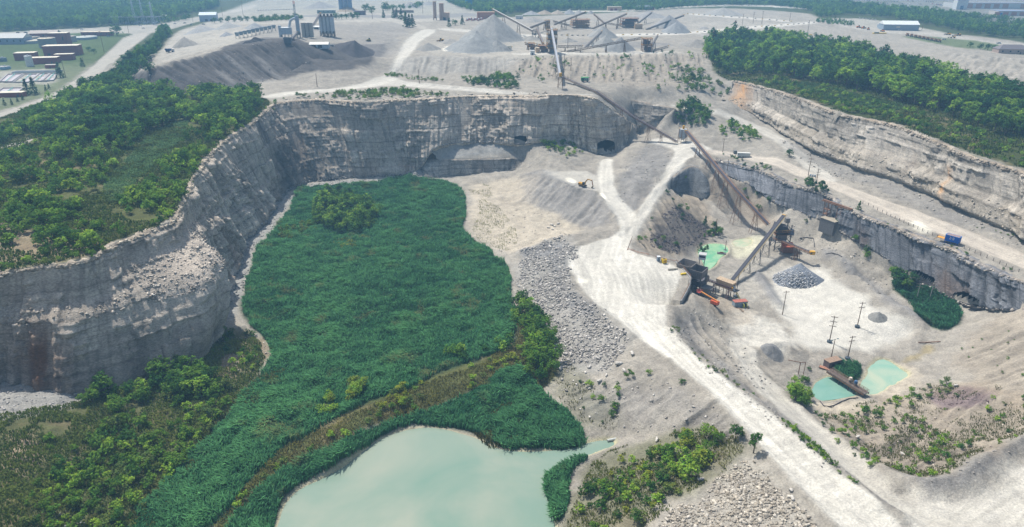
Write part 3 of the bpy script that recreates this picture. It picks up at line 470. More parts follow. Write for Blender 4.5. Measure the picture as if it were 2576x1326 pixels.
# ------------------------------------------------------------------ quarry faces: displaced ribbons between rim and toe lines
ALLCLIFF = []; CLPOS = []
M_cave, _n, _l, _b = newmat('cave_shade_paint'); _b.inputs['Base Color'].default_value = (.015, .015, .015, 1); _b.inputs['Roughness'].default_value = 1  # near-black colour paints the shade inside the tunnels and slots
def proj(P):
    d = P[:, 1] * cp - (P[:, 2] - CAMZ) * sp
    return 1288 + FPX * P[:, 0] / d, 663 - FPX * (P[:, 1] * sp + (P[:, 2] - CAMZ) * cp) / d
def cliff_face(name, P, step, dv, prof, stain, base=(142, 142, 140), seed=1, out0=1.3, jit=1.0, holes=(), beds=1.0, vj=0.0):
    A = np.array([a for a, b in P]); B = np.array([b for a, b in P])
    A, B = (np.array(q) for q in (A, B))
    # chaikin once to round the plan a little
    for _ in range(1):
        def ch(Q): return np.concatenate([Q[:1]] + [np.stack([.75 * a + .25 * b, .25 * a + .75 * b]) for a, b in zip(Q[:-1], Q[1:])] + [Q[-1:]])
        A, B = ch(A), ch(B)
    seg = np.maximum(np.linalg.norm(np.diff(A[:, :2], axis=0), axis=1), np.linalg.norm(np.diff(B[:, :2], axis=0), axis=1))
    s = np.concatenate([[0], np.cumsum(seg)]); n = int(s[-1] / step); ss = np.linspace(0, s[-1], n)
    a = np.stack([np.interp(ss, s, A[:, k]) for k in range(3)], 1); b = np.stack([np.interp(ss, s, B[:, k]) for k in range(3)], 1)
    hmax = (a[:, 2] - b[:, 2]).max(); m = int(hmax / dv)
    tt = np.concatenate([[-.06, -.03], np.linspace(0, 1, m), [1.03, 1.08]])
    T, SS = np.meshgrid(tt, ss, indexing='ij'); t = np.clip(T, 0, 1)
    pos = a[None] * (1 - t[..., None]) + b[None] * t[..., None]
    tg = np.gradient((a + b) / 2, axis=0)[:, :2]; k9 = np.ones(9) / 9
    tg = np.stack([np.convolve(np.pad(tg[:, i], 4, 'edge'), k9, 'valid') for i in (0, 1)], 1); tg /= np.linalg.norm(tg, axis=1)[:, None] + 1e-9
    nr = np.stack([tg[:, 1], -tg[:, 0]], 1)
    zc = pos[..., 2]; x, y = SS.ravel(), zc.ravel()
    env = sstep(-.0, .06, T) * sstep(1.06, .93, T)
    big = fbm(x, y * .35, 22, 3, seed); mid = fbm(x, y * .8, 7, 3, seed + 5); fine = fbm(x, y, 2.2, 3, seed + 9)
    joint = np.abs(fbm(x + .8 * mid, y * .12, 7, 2, seed + 3)); joint = np.clip(1 - joint * 6, 0, 1) * sstep(-.2, .3, big)
    zz = y + 1.2 * fbm(x, y * 0, 40, 2, seed + 2) + .015 * x
    def blocks(bw, bh, sd):
        bed = zz / bh + .35 * vnoise(zz / (bh * 2.3), x * 0, sd); bi = np.floor(bed); off = _h(bi, bi * 0, sd + 1) * 7
        col = x / bw * (.7 + .6 * _h(bi, bi * 0 + 3, sd + 2)) + off + .25 * mid; ci = np.floor(col)
        e = np.minimum(np.minimum(bed - bi, bi + 1 - bed) * bh, np.minimum(col - ci, ci + 1 - col) * bw)
        return _h(ci, bi, sd + 4) * 2 - 1, np.clip(1 - e / .28, 0, 1)
    b1, e1 = blocks(7.0, 3.4, seed + 50); b2, e2 = blocks(2.6, 1.5, seed + 60); b3_, e3 = blocks(14.0, 7.5, seed + 70)
    vjn = np.clip(1 - np.abs(fbm(x + .3 * fine, y * .05, 3.2, 2, seed + 41)) * 6, 0, 1)
    zone = sstep(-.35, .25, fbm(x, y, 30, 2, seed + 80)); bd = _h(np.floor(zz / 2.7), np.zeros_like(zz), seed + 90) * 2 - 1
    but_ = np.abs(fbm(x + 2 * mid, y * .18, 26, 2, seed + 33)) * 2; but2 = np.abs(fbm(x + mid, y * .3, 9, 2, seed + 37)) * 2
    disp = out0 + jit * (2.6 * (but_ - .45) + 1.3 * (but2 - .4) + .6 * big + .6 * mid + .4 * fine + zone * (.95 * b1 + .5 * b2) + 1.1 * b3_ + .55 * beds * bd - 1.2 * joint - vj * vjn)
    disp = np.maximum(disp, .55).reshape(T.shape) * (.25 + .75 * env)
    pf = prof(SS / s[-1], t); disp += pf
    pos[..., 0] += nr[None, :, 0] * disp; pos[..., 1] += nr[None, :, 1] * disp
    lip = np.clip(-T / .06, 0, 1); pos[..., 0] -= nr[None, :, 0] * lip * 2.4; pos[..., 1] -= nr[None, :, 1] * lip * 2.4
    pos[..., 2] += np.where(T < 0, .25 + .5 * fbm(x, y, 3, 2, seed).reshape(T.shape), 0) - np.where(T > 1, (T - 1) * 25, 0)
    # colour: bands of grey limestone, rust and dark seep stains
    band = .5 + .5 * vnoise(zz / 3.1, x / 90, seed + 11); band2 = .5 + .5 * vnoise(zz / 9.0, x / 120, seed + 14); b3 = .5 + .5 * vnoise(zz / .9, x / 50, seed + 15)
    c = lin(base)[None] * (.55 + .42 * beds * band + .3 * beds * band2 + .32 * beds * b3 + .5 * (1 - beds) + .3 * big + .2 * mid + .22 * fine)[:, None]
    c *= ((1 - .4 * joint) * (1 - .45 * e3) * (1 - .38 * e1 * (.3 + .7 * zone)) * (1 - .25 * e2 * zone) * (1 + .2 * b1 * zone + .14 * b2 * zone + .14 * b3_ + .12 * beds * bd) * (1 - .45 * vj * vjn))[:, None]
    rust = sstep(.2, .6, fbm(x, y * .25, 24, 3, seed + 21)) * sstep(.1, .7, t.ravel() + .3 * mid)
    drip = .7 * sstep(.15, .6, fbm(x, y * .06, 9, 3, seed + 25)) * sstep(.0, .5, fbm(x, y * .2, 40, 2, seed + 26))
    for q, colr in ((rust * .5, (112, 88, 68)), (drip * .75, (62, 66, 68))):
        c = c * (1 - q[:, None]) + lin(colr) * q[:, None]
    c = stain(SS.ravel() / s[-1], t.ravel(), c, x, y)
    cap = np.clip(1 - np.abs(T.ravel() + .0) / .045, 0, 1) * (.5 + .5 * fbm(x, y, 5, 2, seed + 31)); c = c * (1 - cap[:, None]) + lin((168, 152, 130)) * cap[:, None]
    CLPOS.append((pos.copy(), SS / s[-1], t))
    nt, ns = T.shape; ix = np.arange(nt * ns).reshape(nt, ns)
    f = np.stack([ix[:-1, :-1], ix[1:, :-1], ix[1:, 1:], ix[:-1, 1:]], -1).reshape(-1, 4)
    pp = pos.reshape(-1, 3); fc = pp[f].mean(1); caves = []
    for hs in holes:
        hp = np.array(nums(hs)); k = inpoly(*proj(fc), hp); caves.append((hp, BVHTree.FromPolygons(pp.tolist(), f.tolist()))); f = f[~k]; fc = fc[~k]
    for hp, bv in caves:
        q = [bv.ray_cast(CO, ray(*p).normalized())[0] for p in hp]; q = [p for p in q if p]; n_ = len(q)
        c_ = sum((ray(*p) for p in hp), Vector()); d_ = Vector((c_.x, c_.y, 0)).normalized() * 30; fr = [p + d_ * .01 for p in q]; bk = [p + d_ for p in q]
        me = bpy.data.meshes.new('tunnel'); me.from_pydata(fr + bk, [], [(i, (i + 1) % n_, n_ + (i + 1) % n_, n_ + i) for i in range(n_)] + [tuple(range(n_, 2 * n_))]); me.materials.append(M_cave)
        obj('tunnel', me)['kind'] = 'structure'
    o = obj(name, npmesh(name, pos.reshape(-1, 3), f, M_rock, np.clip(c, .02, .7), False)); o['kind'] = 'structure'
    ALLCLIFF.append(o); return o
def bump1(u, c, wd): return np.exp(-((u - c) / wd) ** 2)
def prof_main(u, t):
    led = sstep(.16, .38, t) * sstep(1.2, .7, t) * 12 * bump1(u, .165, .034) * (1 + .16 * np.sin(u * 260))
    led += sstep(.3, .42, t) * 4 * bump1(u, .08, .06)
    led += sstep(.28 + .6 * np.clip((u - .24) / .2, 0, 1), .36 + .6 * np.clip((u - .24) / .2, 0, 1), t) * 3.2 * sstep(.2, .26, u) * sstep(.47, .36, u) * (.6 + .4 * np.sin(u * 90))
    return led
def st_main(u, t, c, x, y):
    q = sstep(.2, .6, t) * sstep(.44, .5, u) * sstep(.62, .56, u) * .85 * (.6 + .7 * fbm(x, y * .2, 9, 3, 88))
    c = c * (1 - q[:, None]) + lin((72, 70, 66)) * q[:, None]
    d = sstep(-.1, .4, fbm(x, y * .15, 8, 3, 90)) * sstep(.5, .2, t) * bump1(u, .5, .05) * .95
    c = c * (1 - d[:, None]) + lin((50, 54, 58)) * d[:, None]
    d = (bump1(u, .075, .012) * sstep(.35, .7, t) * .95 * (.5 + .6 * sstep(-.3, .3, fbm(x, y * .1, 5, 2, 3))))
    c = c * (1 - d[:, None]) + lin((120, 84, 58)) * d[:, None]
    d = sstep(.5, .9, t) * sstep(.22, .14, u) * .8 * (.6 + .5 * fbm(x, y * .1, 6, 3, 6))
    c = c * (1 - d[:, None]) + lin((78, 70, 66)) * d[:, None]
    d = bump1(u, .165, .03) * sstep(.06, .15, t) * sstep(.62, .5, t)  # sunlit look of the scree ledge painted in as a paler colour
    c = c * (1 - d[:, None]) + lin((196, 186, 172)) * d[:, None]
    up = sstep(.5, .3, t) * .25; c = c * (1 - up[:, None]) + lin((150, 138, 124)) * up[:, None]
    return c
none = lambda u, t: 0 * t
def st_none(u, t, c, x, y): return c
def st_up(u, t, c, x, y):
    d = sstep(.35, .75, t) * .35 * (.7 + .6 * fbm(x, y, 12, 3, 4)); c = c * (1 - d[:, None]) + lin((172, 160, 140)) * d[:, None]
    d = (bump1(u, .74 + .012 * t, .006) * sstep(.25, .45, t) + bump1(u, .05, .03) * .8) * .85; d = np.clip(d * (.6 + .6 * fbm(x, y, 4, 3, 4)), 0, 1)
    return c * (1 - d[:, None]) + lin((190, 140, 80)) * d[:, None]
def st_low(u, t, c, x, y): return c * np.array([.98, 1.0, 1.03])
def prof_up(u, t): return sstep(.55, .68, t) * sstep(1.1, .9, t) * 5.5 
c_main = cliff_face('quarry_cliff', P_MAIN, .55, .55, prof_main, st_main, (188, 178, 163), 3, 1.4, 1.15, ('1502,390 1502,362 1511,355 1528,352 1544,356 1549,364 1549,390', '1294,364 1294,344 1308,341 1324,343 1326,353 1321,365'), .45, .55)
c_bench = cliff_face('quarry_cliff', P_BENCH, .6, .5, none, st_none, (150, 145, 136), 31, .9, .5)
c_low = cliff_face('quarry_cliff', P_LOW, .5, .5, none, st_low, (112, 114, 117), 51, 1.2, .95, ('2268,690 2286,677 2314,681 2352,701 2352,719 2324,713 2290,701', '2396,738 2426,733 2464,755 2464,775 2434,769 2402,755'), .3, 1.0)
cliff_face('quarry_cliff', P_NOTCH, .6, .6, none, st_none, (150, 145, 136), 91, .6, .5)
cliff_face('quarry_cliff', P_NOSE, .5, .5, none, st_none, (120, 122, 122), 95, .5, .5)
c_up = cliff_face('quarry_cliff', P_UP, .6, .6, prof_up, st_up, (148, 143, 134), 71, 1.2, .9)
# ------------------------------------------------------------------ water
def water_mat(name, c1, c2, scale, rough=.12):
    m, n, l, b = newmat(name)
    g = n.new('ShaderNodeNewGeometry')
    t = n.new('ShaderNodeTexNoise'); t.inputs['Scale'].default_value = scale; t.inputs['Detail'].default_value = 5; t.inputs['Roughness'].default_value = .55; t.inputs['Distortion'].default_value = 1.2; l.new(g.outputs['Position'], t.inputs['Vector'])
    r = n.new('ShaderNodeValToRGB'); r.color_ramp.elements[0].position = .32; r.color_ramp.elements[1].position = .68
    r.color_ramp.elements[0].color = (*lin(c1), 1); r.color_ramp.elements[1].color = (*lin(c2), 1)
    l.new(t.outputs['Fac'], r.inputs[0]); l.new(r.outputs[0], b.inputs['Base Color'])
    b.inputs['Roughness'].default_value = rough; b.inputs['IOR'].default_value = 1.33; b.inputs['Specular IOR Level'].default_value = .5
    t2 = n.new('ShaderNodeTexNoise'); t2.inputs['Scale'].default_value = 1.4; t2.inputs['Detail'].default_value = 3; l.new(g.outputs['Position'], t2.inputs['Vector'])
    bp = n.new('ShaderNodeBump'); bp.inputs['Strength'].default_value = .12; bp.inputs['Distance'].default_value = .15; l.new(t2.outputs['Fac'], bp.inputs['Height']); l.new(bp.outputs[0], b.inputs['Normal'])
    return m
def flat(name, P, z, mat, grow=0):
    bm = bmesh.new(); c = P.mean(0); vs_ = []
    for p in P:
        d = p - c; d = d / (np.hypot(*d) + 1e-9); vs_.append(bm.verts.new((p[0] + d[0] * grow, p[1] + d[1] * grow, z)))
    bm.faces.new(vs_); bmesh.ops.triangulate(bm, faces=bm.faces[:]); bmesh.ops.recalc_face_normals(bm, faces=bm.faces[:])
    for f in bm.faces:
        if f.normal.z < 0: f.normal_flip()
    me = bpy.data.meshes.new(name); bm.to_mesh(me); bm.free(); me.materials.append(mat); return obj(name, me)
M_lake = water_mat('lake_water', (104, 130, 116), (134, 142, 127), .02)
for k, mt in (('lake', M_lake), ('gpond', water_mat('green_water', (88, 152, 114), (150, 174, 136), .12)), ('tpond', water_mat('pale_water', (150, 168, 138), (178, 174, 150), .2)), ('ppond', water_mat('teal_water', (100, 140, 126), (118, 150, 136), .08)), ('ppond2', water_mat('milky_water', (120, 156, 138), (156, 166, 144), .07))):
    o = flat({'lake': 'lake', 'gpond': 'pond', 'tpond': 'pond', 'ppond': 'pond', 'ppond2': 'pond'}[k], WP[k], WATER[k], mt, 1.0); o['kind'] = 'structure'
#@@NEXT
# ================================================================== HAZE (the air itself)
def box_mesh(name, x0, y0, z0, x1, y1, z1, mat):
    V = [(x, y, z) for x in (x0, x1) for y in (y0, y1) for z in (z0, z1)]
    Fc = [(0, 1, 3, 2), (4, 6, 7, 5), (0, 4, 5, 1), (2, 3, 7, 6), (0, 2, 6, 4), (1, 5, 7, 3)]
    me = bpy.data.meshes.new(name); me.from_pydata(V, [], Fc); me.materials.append(mat); return me
hm = bpy.data.materials.new('haze'); hm.use_nodes = True; hn = hm.node_tree.nodes; hn.remove(hn['Principled BSDF'])
pv = hn.new('ShaderNodeVolumePrincipled'); pv.inputs['Color'].default_value = (.34, .66, 1, 1); pv.inputs['Density'].default_value = .00025; pv.inputs['Anisotropy'].default_value = .1
hm.node_tree.links.new(pv.outputs[0], hn['Material Output'].inputs['Volume'])
hz = obj('haze', box_mesh('haze', -7000, -400, -14, 7000, 7000, 166, hm)); hz['kind'] = 'stuff'
# ================================================================== PLANTS
def zq(x, y):
    x, y = np.atleast_1d(np.asarray(x, float)), np.atleast_1d(np.asarray(y, float))
    r = np.hypot(x, y); t = np.arctan2(x, y)
    fr = np.clip(np.interp(r, rr, np.arange(NR)), 0, NR - 1.001); ft = np.clip(np.interp(t, th, np.arange(NT)), 0, NT - 1.001)
    i, j = fr.astype(int), ft.astype(int); a, b = fr - i, ft - j; G = gz.reshape(NR, NT)
    return G[i, j] * (1 - a) * (1 - b) + G[i + 1, j] * a * (1 - b) + G[i, j + 1] * (1 - a) * b + G[i + 1, j + 1] * a * b
GBVH = BVHTree.FromPolygons([Vector(v) for v in V.tolist()], F[~hole[F].all(1)].tolist()) if False else None
def H(px, py, zoff=0.0):
    """where the line of sight of a survey pixel meets the finished ground"""
    d = ray(px, py); t = np.linspace(120, 3200, 9000); x, y, z = d.x * t, d.y * t, CAMZ + d.z * t
    k = np.nonzero(z <= zq(x, y) + zoff)[0]
    if not len(k): return S(px, py, 60)
    t = np.linspace(t[max(k[0] - 1, 0)], t[k[0]], 60); x, y, z = d.x * t, d.y * t, CAMZ + d.z * t
    q = np.nonzero(z <= zq(x, y) + zoff)[0]; q = q[0] if len(q) else -1
    return Vector((x[q], y[q], float(zq(x[q], y[q])[0])))
def leaf_mat(name, transl=.42):
    m, n, l, b = newmat(name)
    a = n.new('ShaderNodeAttribute'); a.attribute_name = 'albedo'; oi = n.new('ShaderNodeObjectInfo')
    r = n.new('ShaderNodeValToRGB'); e = r.color_ramp.elements
    e[0].color = (.74, .8, .8, 1); e[1].color = (1.14, 1.1, .92, 1); l.new(oi.outputs['Random'], r.inputs[0])
    c = mix(n, l, a.outputs['Color'], r.outputs[0], 1.0)
    d = n.new('ShaderNodeBsdfDiffuse'); t = n.new('ShaderNodeBsdfTranslucent'); mx = n.new('ShaderNodeMixShader'); mx.inputs[0].default_value = transl
    l.new(c, d.inputs[0]); l.new(c, t.inputs[0]); l.new(d.outputs[0], mx.inputs[1]); l.new(t.outputs[0], mx.inputs[2])
    n.remove(b); l.new(mx.outputs[0], n['Material Output'].inputs[0]); return m
M_leaf = leaf_mat('leaf'); M_reed = leaf_mat('reed', .3)
def plain(name, c, rough=.8, metal=0, s=6, amt=.25):
    m, n, l, b = newmat(name)
    g = n.new('ShaderNodeNewGeometry'); col, f = noise_ramp(n, l, s, (1 - amt,) * 3, (1 + amt * .6,) * 3, 4, g.outputs['Position'])
    l.new(mix(n, l, (*lin(c), 1), col, 1.0), b.inputs['Base Color']); b.inputs['Roughness'].default_value = rough; b.inputs['Metallic'].default_value = metal
    b.inputs['Specular IOR Level'].default_value = .3; return m
M_bark = plain('bark', (92, 82, 70), .95)
def crown_mesh(kind, nclump, per, leaf, seed):
    """unit tree, 1 high: leaf clumps spread through the crown"""
    g = np.random.default_rng(seed); P, C = [], []
    if kind == 'conifer':
        z = g.uniform(.08, 1, nclump) ** 1.1; rad = (1.02 - z) * .27 * g.uniform(.5, 1.05, nclump); a = g.uniform(0, 6.28, nclump)
        cc = np.stack([rad * np.cos(a), rad * np.sin(a), z], 1)
    else:
        lob = {'round': 5, 'broadleaf': 5, 'poplar': 4, 'shrub': 5}[kind]; cc = []
        for k in range(lob):
            a = k * 6.28 / lob + g.uniform(-.5, .5); rr_ = {'round': .2, 'broadleaf': .19, 'poplar': .1, 'shrub': .24}[kind] * g.uniform(.6, 1.2)
            z0 = {'round': g.uniform(.28, .66), 'broadleaf': g.uniform(.3, .78), 'poplar': g.uniform(.35, .85), 'shrub': g.uniform(.25, .72)}[kind]
            s0 = {'round': (.26, .26, .3), 'broadleaf': (.2, .2, .22), 'poplar': (.12, .12, .2), 'shrub': (.2, .2, .22)}[kind]
            n = nclump // lob; v = g.normal(size=(n, 3)); v /= np.linalg.norm(v, axis=1)[:, None]; v *= g.uniform(.55, 1.08, n)[:, None]
            v[:, 2] = np.where(v[:, 2] < -.5, -v[:, 2], v[:, 2])
            cc.append(np.array([rr_ * np.cos(a), rr_ * np.sin(a), z0]) + v * np.array(s0) * g.uniform(.8, 1.2))
        cc = np.concatenate(cc)
    n = len(cc); tone = g.uniform(.72, 1.3, n); hue = g.uniform(-1, 1, n)
    ctr = np.repeat(cc, per, 0) + g.normal(0, leaf * .75, (n * per, 3)) * np.array([1, 1, .8])
    out = ctr - np.array([0, 0, .45]); out /= np.linalg.norm(out, axis=1)[:, None] + 1e-6
    nr = out * .6 + g.normal(0, .6, ctr.shape) + np.array([0, 0, .35]); nr /= np.linalg.norm(nr, axis=1)[:, None]
    t = np.cross(nr, g.normal(size=nr.shape)); t /= np.linalg.norm(t, axis=1)[:, None]; b = np.cross(nr, t)
    L_ = leaf * g.uniform(.6, 1.25, (len(ctr), 1)); W_ = L_ * g.uniform(.5, .8, (len(ctr), 1))
    Vv = np.stack([ctr - t * L_ , ctr - b * W_ + nr * L_ * .15, ctr + t * L_, ctr + b * W_ + nr * L_ * .15], 1).reshape(-1, 3)
    Fv = np.arange(len(Vv)).reshape(-1, 4)
    col = np.repeat(np.stack([tone * (1 + .16 * hue), tone, tone * (1 - .1 * hue)], 1), per * 4, 0)
    return Vv, Fv, col
def trunk_mesh(kind, seed):
    g = np.random.default_rng(seed); Vv, Fv = [], []
    def limb(p0, p1, r0, r1):
        i = len(Vv); d = np.array(p1) - p0; d /= np.linalg.norm(d); u = np.cross(d, [.3, .9, .2]); u /= np.linalg.norm(u); v = np.cross(d, u)
        for p, r in ((p0, r0), (p1, r1)):
            for k in range(6): Vv.append(np.array(p) + r * (u * math.cos(k * 1.047) + v * math.sin(k * 1.047)))
        for k in range(6): Fv.append((i + k, i + (k + 1) % 6, i + 6 + (k + 1) % 6, i + 6 + k))
    if kind == 'shrub':
        for k in range(4):
            a = k * 1.57 + g.uniform(-.4, .4); limb((0, 0, -.05), (.2 * math.cos(a), .2 * math.sin(a), .5), .02, .008)
    else:
        limb((0, 0, -.05), (.01, 0, .5), .028, .018); limb((.01, 0, .5), (0, .01, .85), .018, .005)
        if kind != 'conifer':
            for k in range(5):
                a = k * 1.26 + g.uniform(-.4, .4); z = g.uniform(.3, .5); limb((.005, 0, z), (.22 * math.cos(a), .22 * math.sin(a), z + .25), .012, .004)
    return np.array(Vv), np.array(Fv)
TINT = {'dark': (70, 106, 52), 'mid': (100, 134, 58), 'bright': (134, 166, 68), 'yellow': (142, 156, 66), 'blue': (56, 94, 58), 'dull': (108, 126, 72)}
CR, TRK, CLO = {}, {}, {}
for kind, ncl, per, leaf in (('broadleaf', 110, 7, .04), ('round', 110, 7, .045), ('poplar', 100, 7, .034), ('shrub', 60, 6, .06), ('conifer', 110, 6, .038)):
    for v in range(3):
        Vv, Fv = trunk_mesh(kind, 50 + v); TRK[kind, v] = npmesh('trunk', Vv, Fv, M_bark)
        for tn, tc in TINT.items():
            Vv, Fv, cc = crown_mesh(kind, ncl, per, leaf, 11 * v + len(kind)); CR[kind, v, tn] = npmesh('crown', Vv, Fv, M_leaf, np.clip(cc * lin(tc), .01, .5))
        CLO[kind, v] = crown_mesh(kind, ncl // 2, 4, leaf * 1.75, 11 * v + len(kind) + 3)
EMIT = []          # every plant: kind, x, y, z, height, width factor, tint, label, group, name
def scatter(ps, spacing, kinds, hr, dens, label, group, tints, seed, clump=14, wf=(.9, 1.3)):
    P = ps if isinstance(ps, np.ndarray) else np.array([H(*p)[:2] for p in nums(ps)])
    g = np.random.default_rng(seed); x0, y0 = P.min(0); x1, y1 = P.max(0)
    X, Y = np.meshgrid(np.arange(x0, x1, spacing), np.arange(y0, y1, spacing)); X, Y = X.ravel(), Y.ravel()
    X = X + g.uniform(-.5, .5, X.shape) * spacing; Y = Y + g.uniform(-.5, .5, Y.shape) * spacing
    nz = fbm(X, Y, clump, 3, seed) * 1.2 + .5
    k = inpoly(X, Y, P) & (g.uniform(0, 1, X.shape) < np.clip(dens * 2 * nz if dens < .9 else dens + 0 * nz, 0, 1)); X, Y, nz = X[k], Y[k], nz[k]
    ok = np.ones(len(X), bool)
    for nm_, gap in (('path', 5), ('road_l', 3), ('lane', -1), ('blsoil', -1)):
        Q_ = WP[nm_]; ins = inpoly(X, Y, Q_); ok &= ~(ins & (g.uniform(0, 1, len(X)) < (1 if gap > 0 else .85)))
        if gap > 0: ok &= dseg(X, Y, Q_) > gap
    X, Y, nz = X[ok], Y[ok], nz[ok]
    Zg = zq(X, Y)
    for x, y, z, q in zip(X, Y, Zg, nz):
        h = g.uniform(*hr) * (.75 + .5 * np.clip(q, 0, 1)); EMIT.append((g.choice(kinds), x, y, z, h, g.uniform(*wf), g.choice(tints), label, group))
def single(px, py, kind, h, tint, label, group=None, wfac=1.1):
    p = H(px, py); EMIT.append((kind, p.x, p.y, p.z, h, wfac, tint, label, group))
T_ = lambda s: s.split()
#@@PLANTS
left_rim = "480,450 505,425 560,362 640,318 665,285 690,266 645,245 560,240 450,242 330,220 290,212 240,222 180,228 60,290 0,310 -60,340 0,520 120,545 200,560 300,590 420,556 450,505"
scatter("190,246 290,216 330,218 450,240 560,238 645,244 690,264 660,288 600,322 545,352 480,300 380,330 300,400 200,420 100,380 60,300", 5.2, ['broadleaf', 'round', 'shrub'], (6, 10.5), .66, 'round green tree in the woods on the left plateau above the pit', 'trees on the left plateau', T_('dark mid mid dark bright'), 101)
scatter("0,335 60,318 110,380 210,425 300,405 255,480 275,520 330,505 380,455 440,385 485,305 545,352 505,420 470,470 450,530 420,556 300,598 200,640 100,655 0,670 -60,640 -60,400", 4.4, ['shrub', 'broadleaf', 'shrub'], (3.2, 7), .52, 'bushy young tree on the left plateau near the cliff edge', 'young trees on the left plateau', T_('mid bright dark mid mid'), 102)
scatter("0,672 120,652 230,634 295,594 420,548 448,498 465,452 500,412 545,350 600,318 650,280 690,254 702,258 657,292 607,332 564,356 517,405 484,452 468,495 442,535 426,562 345,588 302,604 247,640 207,658 70,674 0,690", 2.8, ['shrub'], (1.3, 3.4), .5, 'small bush right on the rim of the left cliff', 'bushes on the left cliff rim', T_('mid dark bright dull'), 144)
scatter("205,300 255,265 315,285 325,330 275,370 220,350", 5, ['round', 'broadleaf'], (10, 14), .95, 'tall dark tree in the big clump on the left plateau', 'tall dark trees of the left plateau', T_('dark blue'), 103)
scatter("420,66 428,90 385,140 335,195 305,228 215,245 205,238 290,190 345,148 400,104 405,76", 5.2, ['broadleaf', 'poplar'], (8, 12), .93, 'dark green tree in the belt beside the paved road', 'trees along the paved road', T_('dark blue dark mid'), 104)
scatter("60,312 150,268 200,250 110,310 0,365 -40,360", 5, ['broadleaf', 'shrub'], (5, 8), .6, 'green tree below the paved road on the left', 'trees below the paved road', T_('dark mid'), 105)
scatter("1772,112 1850,92 1950,100 2100,120 2250,160 2330,178 2400,212 2480,232 2576,248 2700,270 2700,400 2576,360 2450,320 2330,275 2200,240 2080,212 2000,200 1930,190 1850,192 1800,182 1780,150", 6.2, ['poplar', 'broadleaf', 'poplar', 'broadleaf'], (9, 16), .9, 'tall green tree in the forest on the right above the stepped cliff', 'trees of the right forest', T_('dark mid dark blue mid bright'), 106)
scatter("1860,205 1930,195 2000,205 2100,222 2250,262 2330,285 2450,330 2576,370 2700,410 2700,470 2576,424 2450,388 2300,326 2200,296 2110,282 2030,248 1930,216", 4.6, ['shrub'], (2, 4.5), .42, 'low bush along the top edge of the right cliff', 'bushes on the right cliff top', T_('mid dull bright dark'), 107)
scatter("690,252 760,240 900,232 1000,225 1060,232 1130,230 1150,242 1060,246 1000,247 900,252 800,247", 4, ['shrub'], (2.0, 4.2), .42, 'bush on the rubble along the back rim of the pit', 'bushes along the back rim', T_('dark mid dull'), 108)
scatter("958,190 1000,196 1060,204 1120,206 1080,198 1000,186 960,183", 3.2, ['shrub'], (1.5, 3), .7, 'low green bush at the foot of the grey stockpile slope', 'bushes below the stockpile slope', T_('mid dull'), 109)
scatter("1150,206 1200,196 1290,185 1310,200 1300,228 1230,222 1170,214", 4.2, ['shrub', 'broadleaf'], (3, 6), .7, 'dark bush on the bank behind the back rim', 'bushes on the bank behind the rim', T_('dark blue mid'), 110)
scatter("1290,145 1780,140 1770,215 1650,240 1580,215 1480,205 1350,210 1300,200", 6, ['shrub', 'shrub', 'poplar'], (2.0, 4.5), .11, 'scattered shrub on the gullied grey slope', 'shrubs on the gullied slope', T_('dark mid bright'), 111)
scatter("1700,300 1735,262 1785,290 1780,320 1730,325", 4, ['broadleaf'], (6, 9), .95, 'dark tree in the clump beside the surge bin', 'trees beside the surge bin', T_('dark blue mid'), 112)
scatter("1800,325 1850,305 1900,330 1920,350 1880,360 1820,345", 4, ['shrub'], (2.5, 4.5), .55, 'shrub on the bank between the two haul roads', 'shrubs between the haul roads', T_('dark mid bright'), 113)
scatter("1690,200 1720,165 1745,180 1790,200 1850,225 1840,250 1790,235 1720,235 1695,220", 4.5, ['shrub', 'broadleaf'], (3, 6), .55, 'bush on the broken ledges left of the right forest', 'bushes on the broken ledges', T_('dark mid dull'), 114)
scatter("1365,362 1430,352 1470,385 1420,402 1370,385", 3.5, ['shrub'], (2.5, 4.5), .6, 'green bush on the mound beside the tunnel mouth', 'bushes beside the tunnel', T_('mid bright dark'), 115)
scatter("790,545 830,500 900,500 945,520 950,565 900,590 850,590 800,575", 3.8, ['broadleaf', 'poplar'], (7, 10), .95, 'yellow-green tree in the clump standing in the reeds', 'trees in the reed bed', T_('bright mid mid dark'), 116)
scatter("695,590 720,565 790,560 800,580 750,600 710,610", 3.4, ['shrub'], (2.5, 4), .75, 'low bush beside the tree clump in the reeds', 'bushes in the reed bed', T_('dull mid'), 117)
scatter("835,620 850,600 890,605 900,625 870,632", 2.6, ['shrub'], (2.5, 3.6), .95, 'yellowish bush in the middle of the reeds', 'yellowish bushes in the reeds', T_('yellow dull'), 118)
scatter("1285,770 1320,745 1350,790 1390,850 1405,900 1395,945 1350,965 1300,945 1230,905 1130,925 1060,935 1080,900 1180,880 1290,850", 4.2, ['broadleaf', 'broadleaf', 'shrub'], (5.5, 8), .85, 'leafy tree in the strip between the reeds and the rubble bank', 'trees beside the rubble bank', T_('dark mid bright mid'), 119)
scatter("790,1040 820,1000 890,985 880,960 910,935 920,970 890,1020 820,1050", 3.2, ['shrub', 'broadleaf'], (4, 6), .8, 'bright green tree at the edge of the levee', 'bright trees on the levee', T_('bright yellow bright'), 120)
scatter("560,1300 620,1230 720,1150 830,1085 1000,985 1180,925 1280,880 1350,960 1180,985 1000,1050 850,1112 720,1175 620,1262", 3.6, ['shrub'], (1.6, 3.6), .5, 'small shrub on the brown levee', 'shrubs on the levee', T_('bright yellow dull mid'), 121)
scatter("200,1000 330,960 400,930 480,905 545,945 530,990 420,1010 300,1040 210,1020", 4, ['broadleaf', 'broadleaf', 'shrub'], (5, 8), .75, 'dark tree at the foot of the left cliff', 'trees at the foot of the left cliff', T_('dark mid mid bright'), 122)
